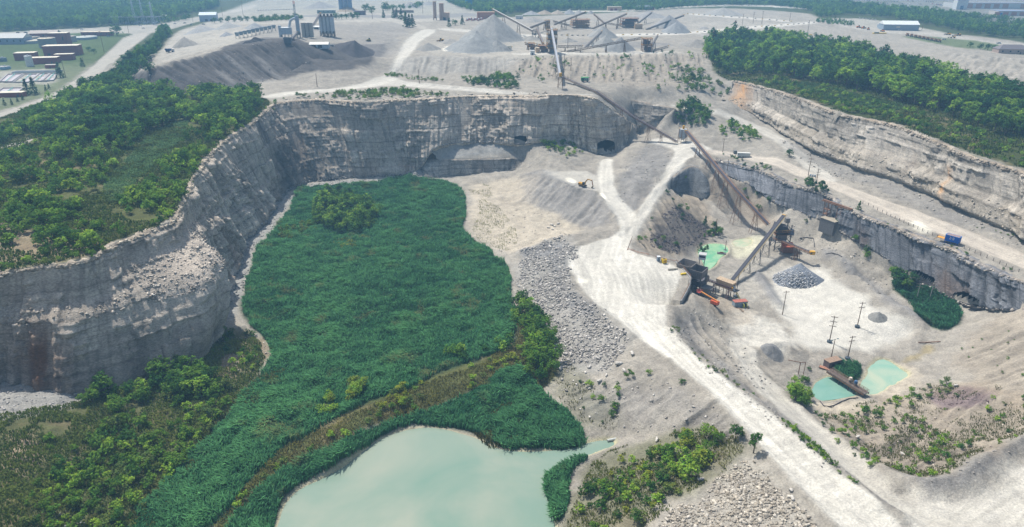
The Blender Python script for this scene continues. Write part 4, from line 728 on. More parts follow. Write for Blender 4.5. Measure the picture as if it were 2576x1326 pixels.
scatter("100,1080 220,1040 330,1030 450,1000 560,960 600,960 560,1050 450,1180 330,1330 150,1420 -40,1420 -40,1260 60,1240 130,1160", 3.5, ['shrub'], (2.0, 4.8), .62, 'shrub on the overgrown slope at the lower left', 'shrubs at the lower left', T_('mid dull bright dark mid mid'), 123)
scatter("520,850 560,820 640,840 690,880 640,930 560,950 510,900", 3.6, ['shrub'], (2, 4), .4, 'bush on the scree beside the left cliff corner', 'bushes by the cliff corner', T_('mid dark bright'), 124)
scatter("1450,1290 1480,1220 1540,1170 1640,1100 1740,1080 1850,1085 1885,1120 1800,1200 1700,1250 1640,1290 1560,1400 1450,1400", 3.5, ['shrub'], (1.8, 4.2), .8, 'shrub on the rubbly mound between the lake and the haul road', 'shrubs on the mound by the lake', T_('mid bright dull dark yellow'), 125)
scatter("1640,1160 1700,1100 1790,1070 1830,1100 1790,1170 1700,1220", 3.6, ['broadleaf', 'shrub'], (4, 6.5), .9, 'green sapling on the crest of the mound', 'saplings on the mound', T_('bright mid yellow'), 126)
scatter("1400,960 1440,980 1480,1090 1540,1080 1600,1040 1560,980 1640,940 1560,930 1500,960 1440,950", 4.5, ['shrub'], (1.4, 3.0), .36, 'small bush on the embankment below the haul road', 'bushes on the embankment', T_('dark mid bright'), 127)
scatter("2060,1050 2200,1010 2400,965 2560,1000 2690,1010 2576,1098 2480,1140 2400,1195 2330,1208 2200,1175 2100,1095", 3.4, ['shrub'], (1.0, 2.6), .48, 'small shrub on the dry slope at the lower right', 'shrubs at the lower right', T_('dull mid bright dark'), 128)
scatter("2380,890 2440,860 2560,800 2690,800 2690,960 2480,960", 5, ['shrub'], (.7, 1.6), .25, 'tiny shrub on the rilled hillside', 'shrubs on the rilled hillside', T_('dull mid'), 129)
scatter("2050,1040 2080,1060 2200,1165 2260,1210 2250,1222 2150,1150 2060,1075", 2.6, ['shrub'], (1.2, 2.4), .55, 'bush along the edge of the lower haul road', 'bushes along the lower road', T_('mid dark bright'), 130)
scatter("1960,1055 2000,1075 2100,1165 2200,1245 2190,1255 2080,1165 1970,1075", 1.8, ['shrub'], (.9, 1.8), .7, 'low bush on the bank between the two haul roads in front', 'bushes on the dividing bank', T_('mid bright dark'), 131)
scatter("2155,590 2200,625 2240,650 2280,695 2300,720 2270,730 2230,700 2170,640 2140,600", 4, ['broadleaf', 'shrub'], (4, 8), .8, 'dark tree against the foot of the lower right cliff', 'trees under the lower right cliff', T_('dark blue mid'), 132)
scatter("1600,600 1640,540 1690,470 1710,440 1770,430 1780,470 1740,520 1700,600 1740,625 1690,640 1620,620", 4.6, ['shrub'], (1.6, 3.6), .3, 'shrub on the dark rubble slope above the green pond', 'shrubs on the dark rubble slope', T_('dark blue mid'), 133)
scatter("1745,635 1765,600 1800,560 1820,590 1795,612 1770,640", 3, ['shrub', 'poplar'], (2.5, 5), .6, 'dense bush at the edge of the green pond', 'bushes by the green pond', T_('dark blue mid'), 134)
scatter("1690,815 1740,870 1800,930 1900,990 1890,1000 1790,940 1720,880 1680,830", 2.8, ['shrub'], (.9, 2), .45, 'small bush on the bank beside the main haul road', 'bushes beside the main haul road', T_('dull mid dark'), 135)
scatter("2000,930 2050,925 2060,960 2020,970", 3, ['shrub'], (2.5, 4), .85, 'dense bush left of the pump house', 'bushes left of the pump house', T_('dark mid'), 136)
scatter("1985,985 2000,960 2040,1000 2030,1030 1990,1010", 3, ['broadleaf', 'shrub'], (3.5, 6), .8, 'bright young tree below the pump pond', 'young trees by the pump pond', T_('bright mid'), 137)
scatter("2175,995 2200,980 2300,975 2380,965 2400,985 2300,1005 2200,1008", 3, ['shrub'], (1.2, 2.4), .5, 'grassy bush beyond the pump bridge', 'bushes beyond the pump bridge', T_('dull mid dark'), 138)
scatter("1830,470 1900,475 1990,530 2060,560 2120,580 2100,600 2000,560 1880,520", 5, ['shrub'], (1.8, 4), .4, 'bush at the foot of the cliff behind the long conveyor', 'bushes behind the long conveyor', T_('dark mid'), 139)
scatter("1815,385 1850,398 1950,430 2040,462 2060,478 1950,445 1850,410", 3, ['shrub'], (1.6, 3.2), .4, 'bush along the edge of the bench road', 'bushes on the bench edge', T_('dark blue mid'), 140)
scatter("2010,455 2050,462 2085,478 2080,498 2030,485", 3, ['shrub', 'poplar'], (3, 5), .85, 'dark juniper-like bush beside the old loading dock', 'bushes by the loading dock', T_('dark blue'), 141)
scatter("2130,530 2250,570 2400,625 2576,690 2576,705 2400,637 2250,580 2140,545", 3.4, ['shrub'], (.9, 2), .4, 'low bush on the rim of the lower right cliff', 'bushes on the lower cliff rim', T_('dull mid dark'), 142)
scatter("2440,560 2576,605 2576,615 2460,578", 2.4, ['shrub'], (.8, 1.6), .6, 'low green bush along the foot of the upper right cliff', 'bushes under the upper cliff', T_('mid dull'), 143)
# far country: woods that read as one mass, and rows of single trees
FAR = []
def far_wood(ps, spacing, hr, seed, dens=.93):
    n0 = len(EMIT); scatter(ps, spacing, ['broadleaf', 'broadleaf', 'poplar'], hr, dens, None, None, T_('dark mid dark blue'), seed, 60); FAR.extend(EMIT[n0:]); del EMIT[n0:]
far_wood("-80,84 0,80 200,72 330,62 420,50 470,38 550,20 545,-14 -120,-14 -140,90", 8.5, (9, 14), 201)
far_wood("1195,20 1240,42 1300,32 1500,24 1620,30 1760,16 1790,14 1950,14 2040,28 2060,46 2140,38 2220,44 2330,62 2480,92 2576,100 2700,112 2700,80 2576,66 2480,62 2420,45 2330,34 2230,26 2100,8 1960,-14 1200,-14", 8.5, (8, 13), 202)
far_wood("2060,50 2100,52 2150,62 2140,66 2080,62 2050,56", 6, (4, 7), 203)
far_wood("1120,4 1165,0 1200,4 1236,28 1200,34 1150,18", 8, (8, 12), 205); far_wood("640,58 760,50 760,46 640,53", 5, (4, 6), 206, .8); far_wood("2100,-12 2420,-12 2400,4 2250,-2 2120,0", 12, (7, 11), 207, .6); far_wood("2340,30 2480,44 2560,54 2560,60 2460,52 2340,38", 11, (6, 9), 208, .5); far_wood("960,18 1060,14 1060,22 960,28", 9, (6, 10), 209, .5); far_wood("380,56 480,44 480,50 390,62", 8, (4, 8), 210, .5)
far_wood("890,-14 1190,-14 1190,14 1130,2 1000,-2 900,-2", 9, (8, 12), 204, .5)
def rowtrees(pts, kind, h, tint, label, group):
    for (px, py) in nums(pts): single(px, py, kind, h * random.uniform(.85, 1.15), tint, label, group)
rowtrees("540,58 556,57 575,56 590,56 605,55 622,54 640,54 660,52 676,52 694,50 712,50 726,50 745,48 845,50 860,49 872,48 886,48 898,47", 'round', 10, 'dark', 'round dark tree in the row along the far industrial road', 'trees lining the far road')
rowtrees("990,46 998,46 1010,50 965,45", 'conifer', 14, 'blue', 'dark conifer beside the far paved road', 'conifers by the far road')
rowtrees("1022,68 1030,68 1038,66", 'conifer', 17, 'blue', 'tall conifer at the top of the haul road', 'conifers at the top of the haul road')
rowtrees("1130,68 1163,62", 'conifer', 13, 'blue', 'conifer in the far yard near the red mixer trucks', 'conifers in the far yard')
rowtrees("1145,64", 'round', 8, 'dark', 'round tree between the two far yard conifers', None)
rowtrees("935,34 920,30 970,26", 'round', 15, 'dark', 'big dark tree behind the far silos', 'trees behind the far silos')
single(295, 90, 'round', 17, 'dark', 'big round dark tree at the road junction near the water treatment plant')
single(152, 195, 'conifer', 14, 'blue', 'dark conifer beside the settling basins')
single(208, 168, 'conifer', 9, 'blue', 'smaller dark conifer beside the brick pump building')
single(70, 238, 'conifer', 13, 'blue', 'left conifer of the pair below the basins', 'pair of conifers below the basins'); single(88, 237, 'conifer', 14, 'blue', 'right conifer of the pair below the basins', 'pair of conifers below the basins')
rowtrees("124,224 116,228 30,262 45,257 58,252 12,264", 'conifer', 5, 'blue', 'small conifer in the row along the plant lawn', 'small conifers on the plant lawn')
rowtrees("225,130 238,135", 'round', 7, 'dark', 'dark bush tree beside the plant driveway', 'bush trees by the driveway')
rowtrees("376,186", 'round', 11, 'dark', 'single dark tree on the shoulder of the dark spoil heap', None)
rowtrees("1740,205", 'poplar', 11, 'dark', 'tall dark tree standing on the broken ledges', None)
rowtrees("1985,392", 'round', 6, 'dark', 'round bush tree alone beside the upper ramp', None)
rowtrees("1773,567 1800,590", 'conifer', 6, 'dark', 'young conifer above the green pond', 'young conifers above the green pond')
rowtrees("2160,528", 'conifer', 6, 'dark', 'dark conifer beside the concrete dock', None)
rowtrees("2440,120 2466,124 2484,126 2500,128 2515,130", 'round', 7, 'dark', 'small round tree along the far right parking area', 'small trees by the far right lot')
rowtrees("2380,965", 'broadleaf', 3.2, 'dull', 'lone flat-topped small tree on the lower right slope', None)
rowtrees("2292,990", 'broadleaf', 4, 'bright', 'lone bright small tree beyond the pump pond', None)
rowtrees("1715,965", 'shrub', 3, 'dark', 'lone dark bush on the embankment beside the haul road', None)
rowtrees("1895,1140", 'poplar', 7, 'dark', 'slender tree beside the main haul road', None); rowtrees("1850,1105", 'broadleaf', 6.5, 'dark', 'round tree beside the main haul road', None)
rowtrees("1545,1025", 'shrub', 3.6, 'dark', 'wide grassy bush below the embankment', None)
# ---- split: the 300 largest of each kind become things of their own, the rest one mass
from collections import defaultdict
NAMES = {'round': ('round_tree', 'tree'), 'broadleaf': ('broadleaf_tree', 'tree'), 'poplar': ('poplar_tree', 'tree'), 'shrub': ('shrub', 'shrub'), 'conifer': ('conifer_tree', 'tree')}
allp = np.array([[e[1], e[2], e[3]] for e in EMIT]); dep = allp[:, 1] * cp - (allp[:, 2] - CAMZ) * sp
pxx = 1288 + FPX * allp[:, 0] / dep; pyy = 663 - FPX * (allp[:, 1] * sp + (allp[:, 2] - CAMZ) * cp) / dep
inview = (pxx > -10) & (pxx < 2586) & (pyy > -10) & (pyy < 1345)
show = np.array([e[4] * e[5] for e in EMIT]) / dep * inview
byk = defaultdict(list)
for i, e in enumerate(EMIT): byk[e[0]].append(i)
rest = []; seen = set()
for kind, ids in byk.items():
    ids.sort(key=lambda i: (EMIT[i][8] is not None and 'row' not in EMIT[i][7] and show[i] < 0, -show[i]))
    solo = [i for i in ids if EMIT[i][8] is None or len([1 for j in byk[kind] if EMIT[j][8] == EMIT[i][8]]) < 20]
    order = solo + [i for i in ids if i not in set(solo)]
    take, rest_k = order[:290], order[290:]
    rest += rest_k
    nm, cat = NAMES[kind]
    for i in take:
        if not inview[i]: continue
        _, x, y, z, h, wf, tn, lb, gp = EMIT[i]; v = random.randrange(3)
        r = bpy.data.objects.new(nm, None) if kind != 'shrub' else bpy.data.objects.new(nm, CR[kind, v, tn])
        COL.objects.link(r); r.location = (x, y, z - .1); r.rotation_euler = (0, 0, random.uniform(0, 6.28)); r.scale = (h * wf, h * wf, h)
        tag(r, lb, cat, gp)
        if kind == 'shrub': continue
        for pn, me in (('crown', CR[kind, v, tn]), ('trunk', TRK[kind, v])):
            c = bpy.data.objects.new(pn, me); COL.objects.link(c); c.parent = r
def merge(name, items, label=None):
    VV, FF, CC = [], [], []; o_ = 0
    for _, x, y, z, h, wf, tn, lb, gp in items:
        Vv, Fv, cc = CLO[_, random.randrange(3)]; a = random.uniform(0, 6.28); c, s = math.cos(a), math.sin(a)
        q = np.stack([(Vv[:, 0] * c - Vv[:, 1] * s) * h * wf + x, (Vv[:, 0] * s + Vv[:, 1] * c) * h * wf + y, Vv[:, 2] * h + z - .1], 1)
        VV.append(q); FF.append(Fv + o_); CC.append(cc * lin(TINT[tn]) * random.uniform(.8, 1.2)); o_ += len(Vv)
    if not VV: return
    o = obj(name, npmesh(name, np.concatenate(VV), np.concatenate(FF), M_leaf, np.clip(np.concatenate(CC), .01, .5))); o['kind'] = 'stuff'
merge('woodland', FAR)
merge('shrubbery', [EMIT[i] for i in rest if EMIT[i][0] == 'shrub']); merge('woodland', [EMIT[i] for i in rest if EMIT[i][0] != 'shrub'])
print('plants', {k: len(v) for k, v in byk.items()}, 'far', len(FAR))
# ---- reeds: blades leaning with the wind
def blades(name, P, per_m2, hr, wid, c1, c2, seed, warp=2.0, maskp=None, lean=.55, fe=.1, kind='stuff', excl=None):
    g = np.random.default_rng(seed); x0, y0 = P.min(0); x1, y1 = P.max(0); n = int((x1 - x0) * (y1 - y0) * per_m2)
    x, y = g.uniform(x0, x1, n), g.uniform(y0, y1, n); k = mask(x, y, P, fe, warp, seed) > g.uniform(.2, .8, n)
    if excl is not None: k &= ~inpoly(x, y, excl)
    if maskp: k &= fbm(x, y, maskp[0], 3, seed + 3) > maskp[1]
    x, y = x[k], y[k]; n = len(x); z = zq(x, y)
    lo = fbm(x, y, 16, 3, seed + 1); pa = fbm(x, y, 4.5, 3, seed + 2); h = g.uniform(*hr, n) * np.clip(1 + .7 * pa + .35 * lo - .55 * sstep(.3, .6, fbm(x, y, 13, 2, seed + 12)), .3, 2)
    ang = 2.2 + 2.0 * lo + 1.2 * pa + g.normal(0, .7, n); ln = h * lean * g.uniform(.4, 1.3, n); dx, dy = np.cos(ang), np.sin(ang)
    wx, wy = -dy * wid, dx * wid; s = g.uniform(.7, 1.3, n); wx, wy = wx * s, wy * s
    b = np.stack([x, y, z], 1); m_ = b + np.stack([dx * ln * .35, dy * ln * .35, h * .7], 1); t = b + np.stack([dx * ln * 1.1, dy * ln * 1.1, h * (1 - .25 * lean)], 1); q = np.stack([wx, wy, 0 * wx], 1)
    VV = np.stack([b - q * .4, b + q * .4, m_ + q, t, m_ - q], 1).reshape(-1, 3); i = np.arange(n)[:, None] * 5
    FF = np.concatenate([i + np.array([[0, 1, 2]]), i + np.array([[0, 2, 4]]), i + np.array([[4, 2, 3]])])
    f = np.clip(.5 + .5 * pa + .75 * lo + g.normal(0, .25, n), 0, 1)[:, None]; col = (lin(c1) * (1 - f) + lin(c2) * f) * g.uniform(.7, 1.3, (n, 1)); dd = (np.clip(sstep(.25, .6, fbm(x, y, 9, 3, seed + 8)) * .75 + .06, 0, 1) * g.uniform(0, 1, n))[:, None]; col = col * (1 - dd) + lin((128, 122, 84)) * dd
    o = obj(name, npmesh(name, VV, FF, M_reed, np.repeat(np.clip(col, .01, .5), 5, 0))); o['kind'] = kind; return o
RD = ((40, 88, 62), (90, 146, 98))
for nm, den in (('reed', 6.5), ('reed2', 11), ('reed3', 11), ('reed4', 7), ('reed5', 7)):
    blades('reed_bed', WP[nm], den, (2.0, 3.0) if nm != 'reed2' else (2.2, 3.4), .19, *RD, 300 + len(nm) + int(den), warp=2.6 if nm == 'reed' else 1.3, fe=.8)
OL = ((70, 76, 42), (112, 112, 62))
LV = wpoly("540,1340 590,1262 700,1146 800,1084 1000,990 1180,930 1300,862 1300,782 1345,770 1392,860 1402,940 1370,985 1290,945 1170,992 1080,1037 950,1072 850,1122 720,1182 620,1262 580,1340")
blades('grass', LV, 5, (.6, 1.4), .16, (100, 90, 62), (122, 122, 66), 320)
blades('grass', wpoly("1180,1040 1240,1020 1300,1030 1320,1080 1290,1130 1230,1128 1190,1090"), 5, (1.2, 2.0), .16, (70, 66, 40), (92, 96, 50), 321)
blades('undergrowth', WP['bl'], 6, (.5, 1.3), .2, (72, 92, 46), (112, 124, 62), 322, maskp=(12, -.3))
blades('undergrowth', WP['mound'], 5, (.4, 1.0), .16, (80, 92, 46), (120, 122, 66), 323, maskp=(9, -.2))
blades('undergrowth', WP['left'], 2.2, (.6, 1.5), .3, (72, 96, 48), (104, 116, 60), 324, maskp=(16, -.3))
blades('grass', WP['lane'], 4, (.6, 1.3), .24, (88, 122, 76), (118, 148, 102), 325)
blades('grass', WP['grass_r'], 3, (.6, 1.4), .3, (84, 118, 72), (112, 142, 92), 326)
blades('undergrowth', WP['wood_r'], .7, (.8, 2.0), .4, (60, 80, 42), (92, 108, 56), 327, maskp=(16, -.25))
blades('undergrowth', WP['hill_r'], 4, (.3, .9), .14, (96, 96, 60), (128, 128, 76), 328, maskp=(8, -.1))
blades('undergrowth', WP['slopeveg'], 1.6, (.3, .9), .18, *OL, 329, maskp=(8, .1))
blades('reed_bed', WP['reedflat'], 1.2, (.6, 1.3), .1, (128, 130, 80), (168, 164, 112), 330, maskp=(9, -.1))
blades('grass', wpoly("330,1290 400,1200 560,1060 640,960 700,900 720,940 600,1080 480,1230 380,1340"), 3, (1.2, 2.2), .18, (76, 82, 46), (98, 108, 60), 331, warp=5)
# ---- loose rock
def rock(seed, n=1):
    g = np.random.default_rng(seed); bm = bmesh.new(); bmesh.ops.create_cube(bm, size=.8)
    if n > 1 or seed % 2: bmesh.ops.bevel(bm, geom=bm.edges[:], offset=.16, segments=1, affect='EDGES')
    for v in bm.verts: v.co += Vector(g.uniform(-.15, .15, 3))
    s = g.uniform(.55, 1.25, 3); M = Matrix.Rotation(g.uniform(-.4, .4), 3, 'X') @ Matrix.Rotation(g.uniform(-.4, .4), 3, 'Y')
    for v in bm.verts: v.co = M @ Vector((v.co.x * s[0] * 1.25, v.co.y * s[1], v.co.z * s[2] * .75))
    bmesh.ops.triangulate(bm, faces=bm.faces[:]); bm.verts.index_update()
    Vv = np.array([v.co[:] for v in bm.verts]); Fv = np.array([[q.index for q in f.verts] for f in bm.faces]); bm.free(); return Vv, Fv
ROCKS = [rock(i) for i in range(8)]
def rubble(name, P, per_m2, sr, cols, seed, mat=None, warp=2, power=3, zfun=zq):
    g = np.random.default_rng(seed); x0, y0 = P.min(0); x1, y1 = P.max(0); n = int((x1 - x0) * (y1 - y0) * per_m2)
    x, y = g.uniform(x0, x1, n), g.uniform(y0, y1, n); k = mask(x, y, P, 1, warp, seed) * (.62 + .8 * fbm(x, y, 9, 3, seed + 2)) > g.uniform(.1, .8, n); x, y = x[k], y[k]; z = zfun(x, y); VV, FF, CC = [], [], []; o_ = 0
    for i in range(len(x)):
        Vv, Fv = ROCKS[g.integers(8)]; s = sr[0] + (sr[1] - sr[0]) * g.uniform() ** power; a = g.uniform(0, 6.28); c, sn = math.cos(a), math.sin(a)
        VV.append(np.stack([(Vv[:, 0] * c - Vv[:, 1] * sn) * s + x[i], (Vv[:, 0] * sn + Vv[:, 1] * c) * s + y[i], Vv[:, 2] * s + z[i] + .12 * s], 1)); FF.append(Fv + o_); o_ += len(Vv)
        f = g.uniform(); CC.append(np.tile((lin(cols[0]) * (1 - f) + lin(cols[1]) * f) * g.uniform(.75, 1.25), (len(Vv), 1)))
    o = obj(name, npmesh(name, np.concatenate(VV), np.concatenate(FF), M_rock, np.clip(np.concatenate(CC), .02, .75))); o['kind'] = 'stuff'; return o
rubble('rubble', WP['rubble'], 4.6, (.16, 1.35), ((128, 126, 124), (190, 186, 178)), 401, warp=7, power=5)
rubble('rubble', WP['rubble2'], 4.4, (.25, 1.2), ((150, 142, 128), (188, 182, 170)), 402)
rubble('rubble', WP['spoil2'], 2.2, (.2, 1.0), ((70, 66, 70), (118, 112, 114)), 403, warp=6)
rubble('rubble', WP['beach'], .5, (.3, .9), ((150, 150, 150), (186, 182, 176)), 404)
rubble('rubble', WP['talus1'], .5, (.3, 1.1), ((130, 128, 124), (176, 172, 164)), 412)
rubble('rubble', WP['redrock'], .5, (.3, .9), ((104, 90, 92), (130, 114, 112)), 405)
rubble('rubble', wpoly("1690,825 1740,880 1820,945 1900,1005 1990,1082 2100,1178 2080,1185 1980,1100 1890,1025 1800,955 1720,890"), .35, (.2, .7), ((140, 138, 134), (180, 176, 168)), 406)
rubble('rubble', wpoly("1400,910 1500,950 1640,930 1800,1020 1880,1110 1700,1080 1500,1080 1420,1000"), .16, (.25, 1.3), ((150, 146, 140), (190, 186, 178)), 407)
rubble('rubble', wpoly("1280,690 1345,800 1400,940 1420,930 1360,800 1310,690"), .25, (.5, 2), ((150, 148, 144), (190, 186, 178)), 408)
rubble('rubble', wpoly("0,1330 120,1290 330,1330 300,1400 0,1420"), .4, (.3, 1.4), ((120, 120, 124), (170, 166, 160)), 409)
rubble('rubble', wpoly("490,890 540,830 690,870 640,930 560,960"), .4, (.3, 1.0), ((140, 132, 120), (180, 172, 160)), 410)
def wallrocks(ci, u0, u1, t0, t1, n, sr, cols, seed, power=3, tmid=None):
    g = np.random.default_rng(seed); pos, U, T = CLPOS[ci]; k = np.argwhere((U > u0) & (U < u1) & (T > t0) & (T < t1)); k = k[g.integers(0, len(k), n)]; VV, FF, CC = [], [], []; o_ = 0
    for a, b in k:
        p = pos[a, b]; Vv, Fv = ROCKS[g.integers(8)]; s = sr[0] + (sr[1] - sr[0]) * g.uniform() ** power; w_ = g.uniform(0, 6.28); c, sn = math.cos(w_), math.sin(w_)
        VV.append(np.stack([(Vv[:, 0] * c - Vv[:, 1] * sn) * s + p[0], (Vv[:, 0] * sn + Vv[:, 1] * c) * s + p[1], Vv[:, 2] * s + p[2]], 1)); FF.append(Fv + o_); o_ += len(Vv); f = g.uniform(); CC.append(np.tile((lin(cols[0]) * (1 - f) + lin(cols[1]) * f) * g.uniform(.8, 1.2), (len(Vv), 1)))
    obj('rubble', npmesh('rubble', np.concatenate(VV), np.concatenate(FF), M_rock, np.clip(np.concatenate(CC), .02, .75)))['kind'] = 'stuff'
wallrocks(0, .125, .205, .2, .46, 3500, (.12, 1.4), ((150, 142, 130), (208, 200, 188)), 431, power=7)
wallrocks(0, .05, .12, .32, .46, 300, (.2, 1.6), ((150, 142, 130), (200, 190, 176)), 432, power=4)
wallrocks(0, .0, .98, .0, .03, 1500, (.5, 2.2), ((150, 140, 124), (200, 190, 172)), 433)
wallrocks(0, .0, .98, .97, 1.0, 1500, (.4, 2.0), ((120, 118, 114), (176, 170, 162)), 434)
wallrocks(2, .0, 1, .0, .08, 900, (.4, 1.8), ((110, 106, 100), (190, 182, 170)), 435); wallrocks(2, .0, 1, .95, 1.0, 250, (.4, 1.8), ((120, 116, 110), (180, 172, 162)), 436)
wallrocks(len(CLPOS) - 1, .0, 1, .0, .05, 900, (.5, 2.2), ((120, 110, 98), (186, 176, 160)), 437); wallrocks(len(CLPOS) - 1, .0, 1, .6, 1.0, 900, (.3, 1.6), ((140, 132, 120), (190, 182, 168)), 438)
rubble('gravel', wpoly("330,205 400,170 520,140 640,110 740,105 800,175 700,200 560,236 450,240"), .035, (.4, 1.8), ((70, 68, 70), (180, 174, 166)), 429, power=4)
rubble('gravel', wpoly("1310,520 1400,540 1480,585 1420,605 1340,625 1260,640 1200,600 1250,540"), .12, (.2, .9), ((130, 126, 118), (176, 170, 160)), 420, power=4)
rubble('gravel', wpoly("1560,410 1640,350 1700,390 1640,480 1590,540 1550,500"), .12, (.2, 1.3), ((130, 126, 118), (190, 186, 176)), 421, power=4)
rubble('gravel', wpoly("1960,560 2060,580 2140,620 2230,700 2300,790 2260,790 2160,720 2060,650 1990,600"), .22, (.2, 1.2), ((130, 126, 118), (180, 174, 164)), 422, power=4)
rubble('gravel', wpoly("1960,345 2060,385 2150,432 2300,478 2450,545 2576,605 2576,630 2400,570 2250,500 2100,450 1980,390"), .2, (.25, 1.3), ((140, 136, 128), (186, 180, 170)), 423, power=4)
rubble('gravel', wpoly("1690,830 1740,760 1790,780 1880,880 1960,990 1900,985 1800,920"), .3, (.2, 1.1), ((126, 124, 120), (180, 176, 168)), 424, power=4)
rubble('gravel', wpoly("2230,1180 2330,1240 2450,1210 2576,1120 2690,1070 2690,1040 2576,1090 2450,1165 2330,1215 2240,1160"), .25, (.2, .9), ((126, 122, 116), (170, 164, 156)), 425, power=4)
rubble('gravel', wpoly("1290,150 1780,145 1760,215 1600,235 1480,205 1300,195"), .05, (.4, 1.6), ((130, 124, 116), (180, 174, 164)), 426, power=3)
rubble('gravel', wpoly("700,250 900,240 1100,235 1400,232 1400,240 1100,246 900,253 740,254"), .15, (.4, 2.2), ((140, 130, 116), (190, 182, 168)), 427, power=3)
rubble('gravel', wpoly("2060,1040 2300,960 2576,990 2576,1095 2400,1195 2200,1180"), .12, (.2, 1.0), ((120, 110, 104), (180, 170, 156)), 428, power=4)
#@@THINGS
# ================================================================== BUILT THINGS
MC = {}
def C(r, g, b, rough=.7, metal=0):
    k = (r, g, b, rough, metal)
    if k not in MC: MC[k] = plain('paint_%d_%d_%d' % (r, g, b), (r, g, b), rough, metal, 1.5, .28)
    return MC[k]
STEEL, RUST, DSTEEL, YEL, CONC, BELT, WHITE, GALV, WOOD, GLASS = C(120, 116, 112), C(122, 92, 72), C(74, 74, 78), C(196, 150, 52), C(138, 138, 134), C(62, 62, 70), C(206, 206, 202), C(160, 168, 174), C(104, 84, 66), C(40, 52, 62, .15)
BRICK, TAN, TYRE, ORNG, BLUE, GREEN = C(122, 68, 58), C(186, 160, 130), C(36, 36, 38), C(190, 88, 54), C(24, 96, 178), C(30, 108, 78)
class MB:
    def __init__(s): s.V, s.F = [], []
    def poly(s, pts, faces): i = len(s.V); s.V += [tuple(p) for p in pts]; s.F += [tuple(i + k for k in f) for f in faces]; return s
    def box(s, c, d, rz=0, tilt=None):
        hx, hy, hz = d[0] / 2, d[1] / 2, d[2] / 2; M = Matrix.Rotation(rz, 3, 'Z')
        if tilt: M = M @ Matrix.Rotation(tilt[0], 3, tilt[1])
        return s.poly([M @ Vector((x * hx, y * hy, z * hz)) + Vector(c) for x in (-1, 1) for y in (-1, 1) for z in (-1, 1)], [(0, 1, 3, 2), (4, 6, 7, 5), (0, 4, 5, 1), (2, 3, 7, 6), (0, 2, 6, 4), (1, 5, 7, 3)])
    def bar(s, p, q, w, h=None):
        p, q = Vector(p), Vector(q); d = (q - p).normalized(); h = h or w; up = Vector((0, 0, 1)) if abs(d.z) < .95 else Vector((0, 1, 0)); u = d.cross(up).normalized() * w / 2; v = u.cross(d).normalized() * h / 2
        return s.poly([a + i * u + j * v for a in (p, q) for i, j in ((-1, -1), (1, -1), (1, 1), (-1, 1))], [(0, 1, 2, 3), (7, 6, 5, 4), (0, 4, 5, 1), (1, 5, 6, 2), (2, 6, 7, 3), (3, 7, 4, 0)])
    def cyl(s, p, q, r, r2=None, n=12, cap=True):
        p, q = Vector(p), Vector(q); d = (q - p).normalized(); up = Vector((0, 0, 1)) if abs(d.z) < .9 else Vector((1, 0, 0)); u = d.cross(up).normalized(); v = u.cross(d); r2 = r if r2 is None else r2
        pts = [p + r * (u * math.cos(6.2832 * k / n) + v * math.sin(6.2832 * k / n)) for k in range(n)] + [q + r2 * (u * math.cos(6.2832 * k / n) + v * math.sin(6.2832 * k / n)) for k in range(n)]
        f = [(k, (k + 1) % n, n + (k + 1) % n, n + k) for k in range(n)]
        if cap: f += [tuple(range(n))[::-1], tuple(range(n, 2 * n))]
        return s.poly(pts, f)
    def tube(s, pts, r, n=6):
        for a, b in zip(pts[:-1], pts[1:]): s.cyl(a, b, r, n=n)
        return s
    def prism(s, pts, z0, z1):
        n = len(pts); return s.poly([(x, y, z0) for x, y in pts] + [(x, y, z1) for x, y in pts], [(k, (k + 1) % n, n + (k + 1) % n, n + k) for k in range(n)] + [tuple(range(n))[::-1], tuple(range(n, 2 * n))])
    def build(s, name, mat, parent=None, local=True):
        me = bpy.data.meshes.new(name); o0 = Vector((0, 0, 0)) if (local or not parent) else parent.location
        me.from_pydata([Vector(v) - o0 for v in s.V], [], s.F); me.materials.append(mat); me.update()
        bm = bmesh.new(); bm.from_mesh(me); bmesh.ops.recalc_face_normals(bm, faces=bm.faces[:]); bm.to_mesh(me); bm.free()
        return obj(name, me, parent)
def thing(name, label, cat, loc, rz=0, group=None):
    o = bpy.data.objects.new(name, None); COL.objects.link(o); o.location = loc; o.rotation_euler = (0, 0, rz); o.empty_display_size = .1
    return tag(o, label, cat, group)
def dup(root, loc, rz, label, group=None):
    r = root.copy(); COL.objects.link(r); r.location = loc; r.rotation_euler = (0, 0, rz); r['label'] = label
    if group: r['group'] = group
    for ch in list(root.children):
        c = ch.copy(); COL.objects.link(c); c.parent = r
        for g in ch.children: d = g.copy(); COL.objects.link(d); d.parent = c
    return r
def zat(y, py): v = (663 - py) / FPX; return CAMZ + y * (-sp + cp * v) / (cp + sp * v)
def Qy(px, py, y): d = ray(px, py); t = y / d.y; return Vector((d.x * t, y, CAMZ + d.z * t))
def Qg(px, py, gx_, gy_): return Qy(px, py, H(gx_, gy_).y)
def mpp(P): return (P.y * cp - (P.z - CAMZ) * sp) / FPX                # metres per survey pixel there
def gz_(p): return float(zq(p[0], p[1])[0])
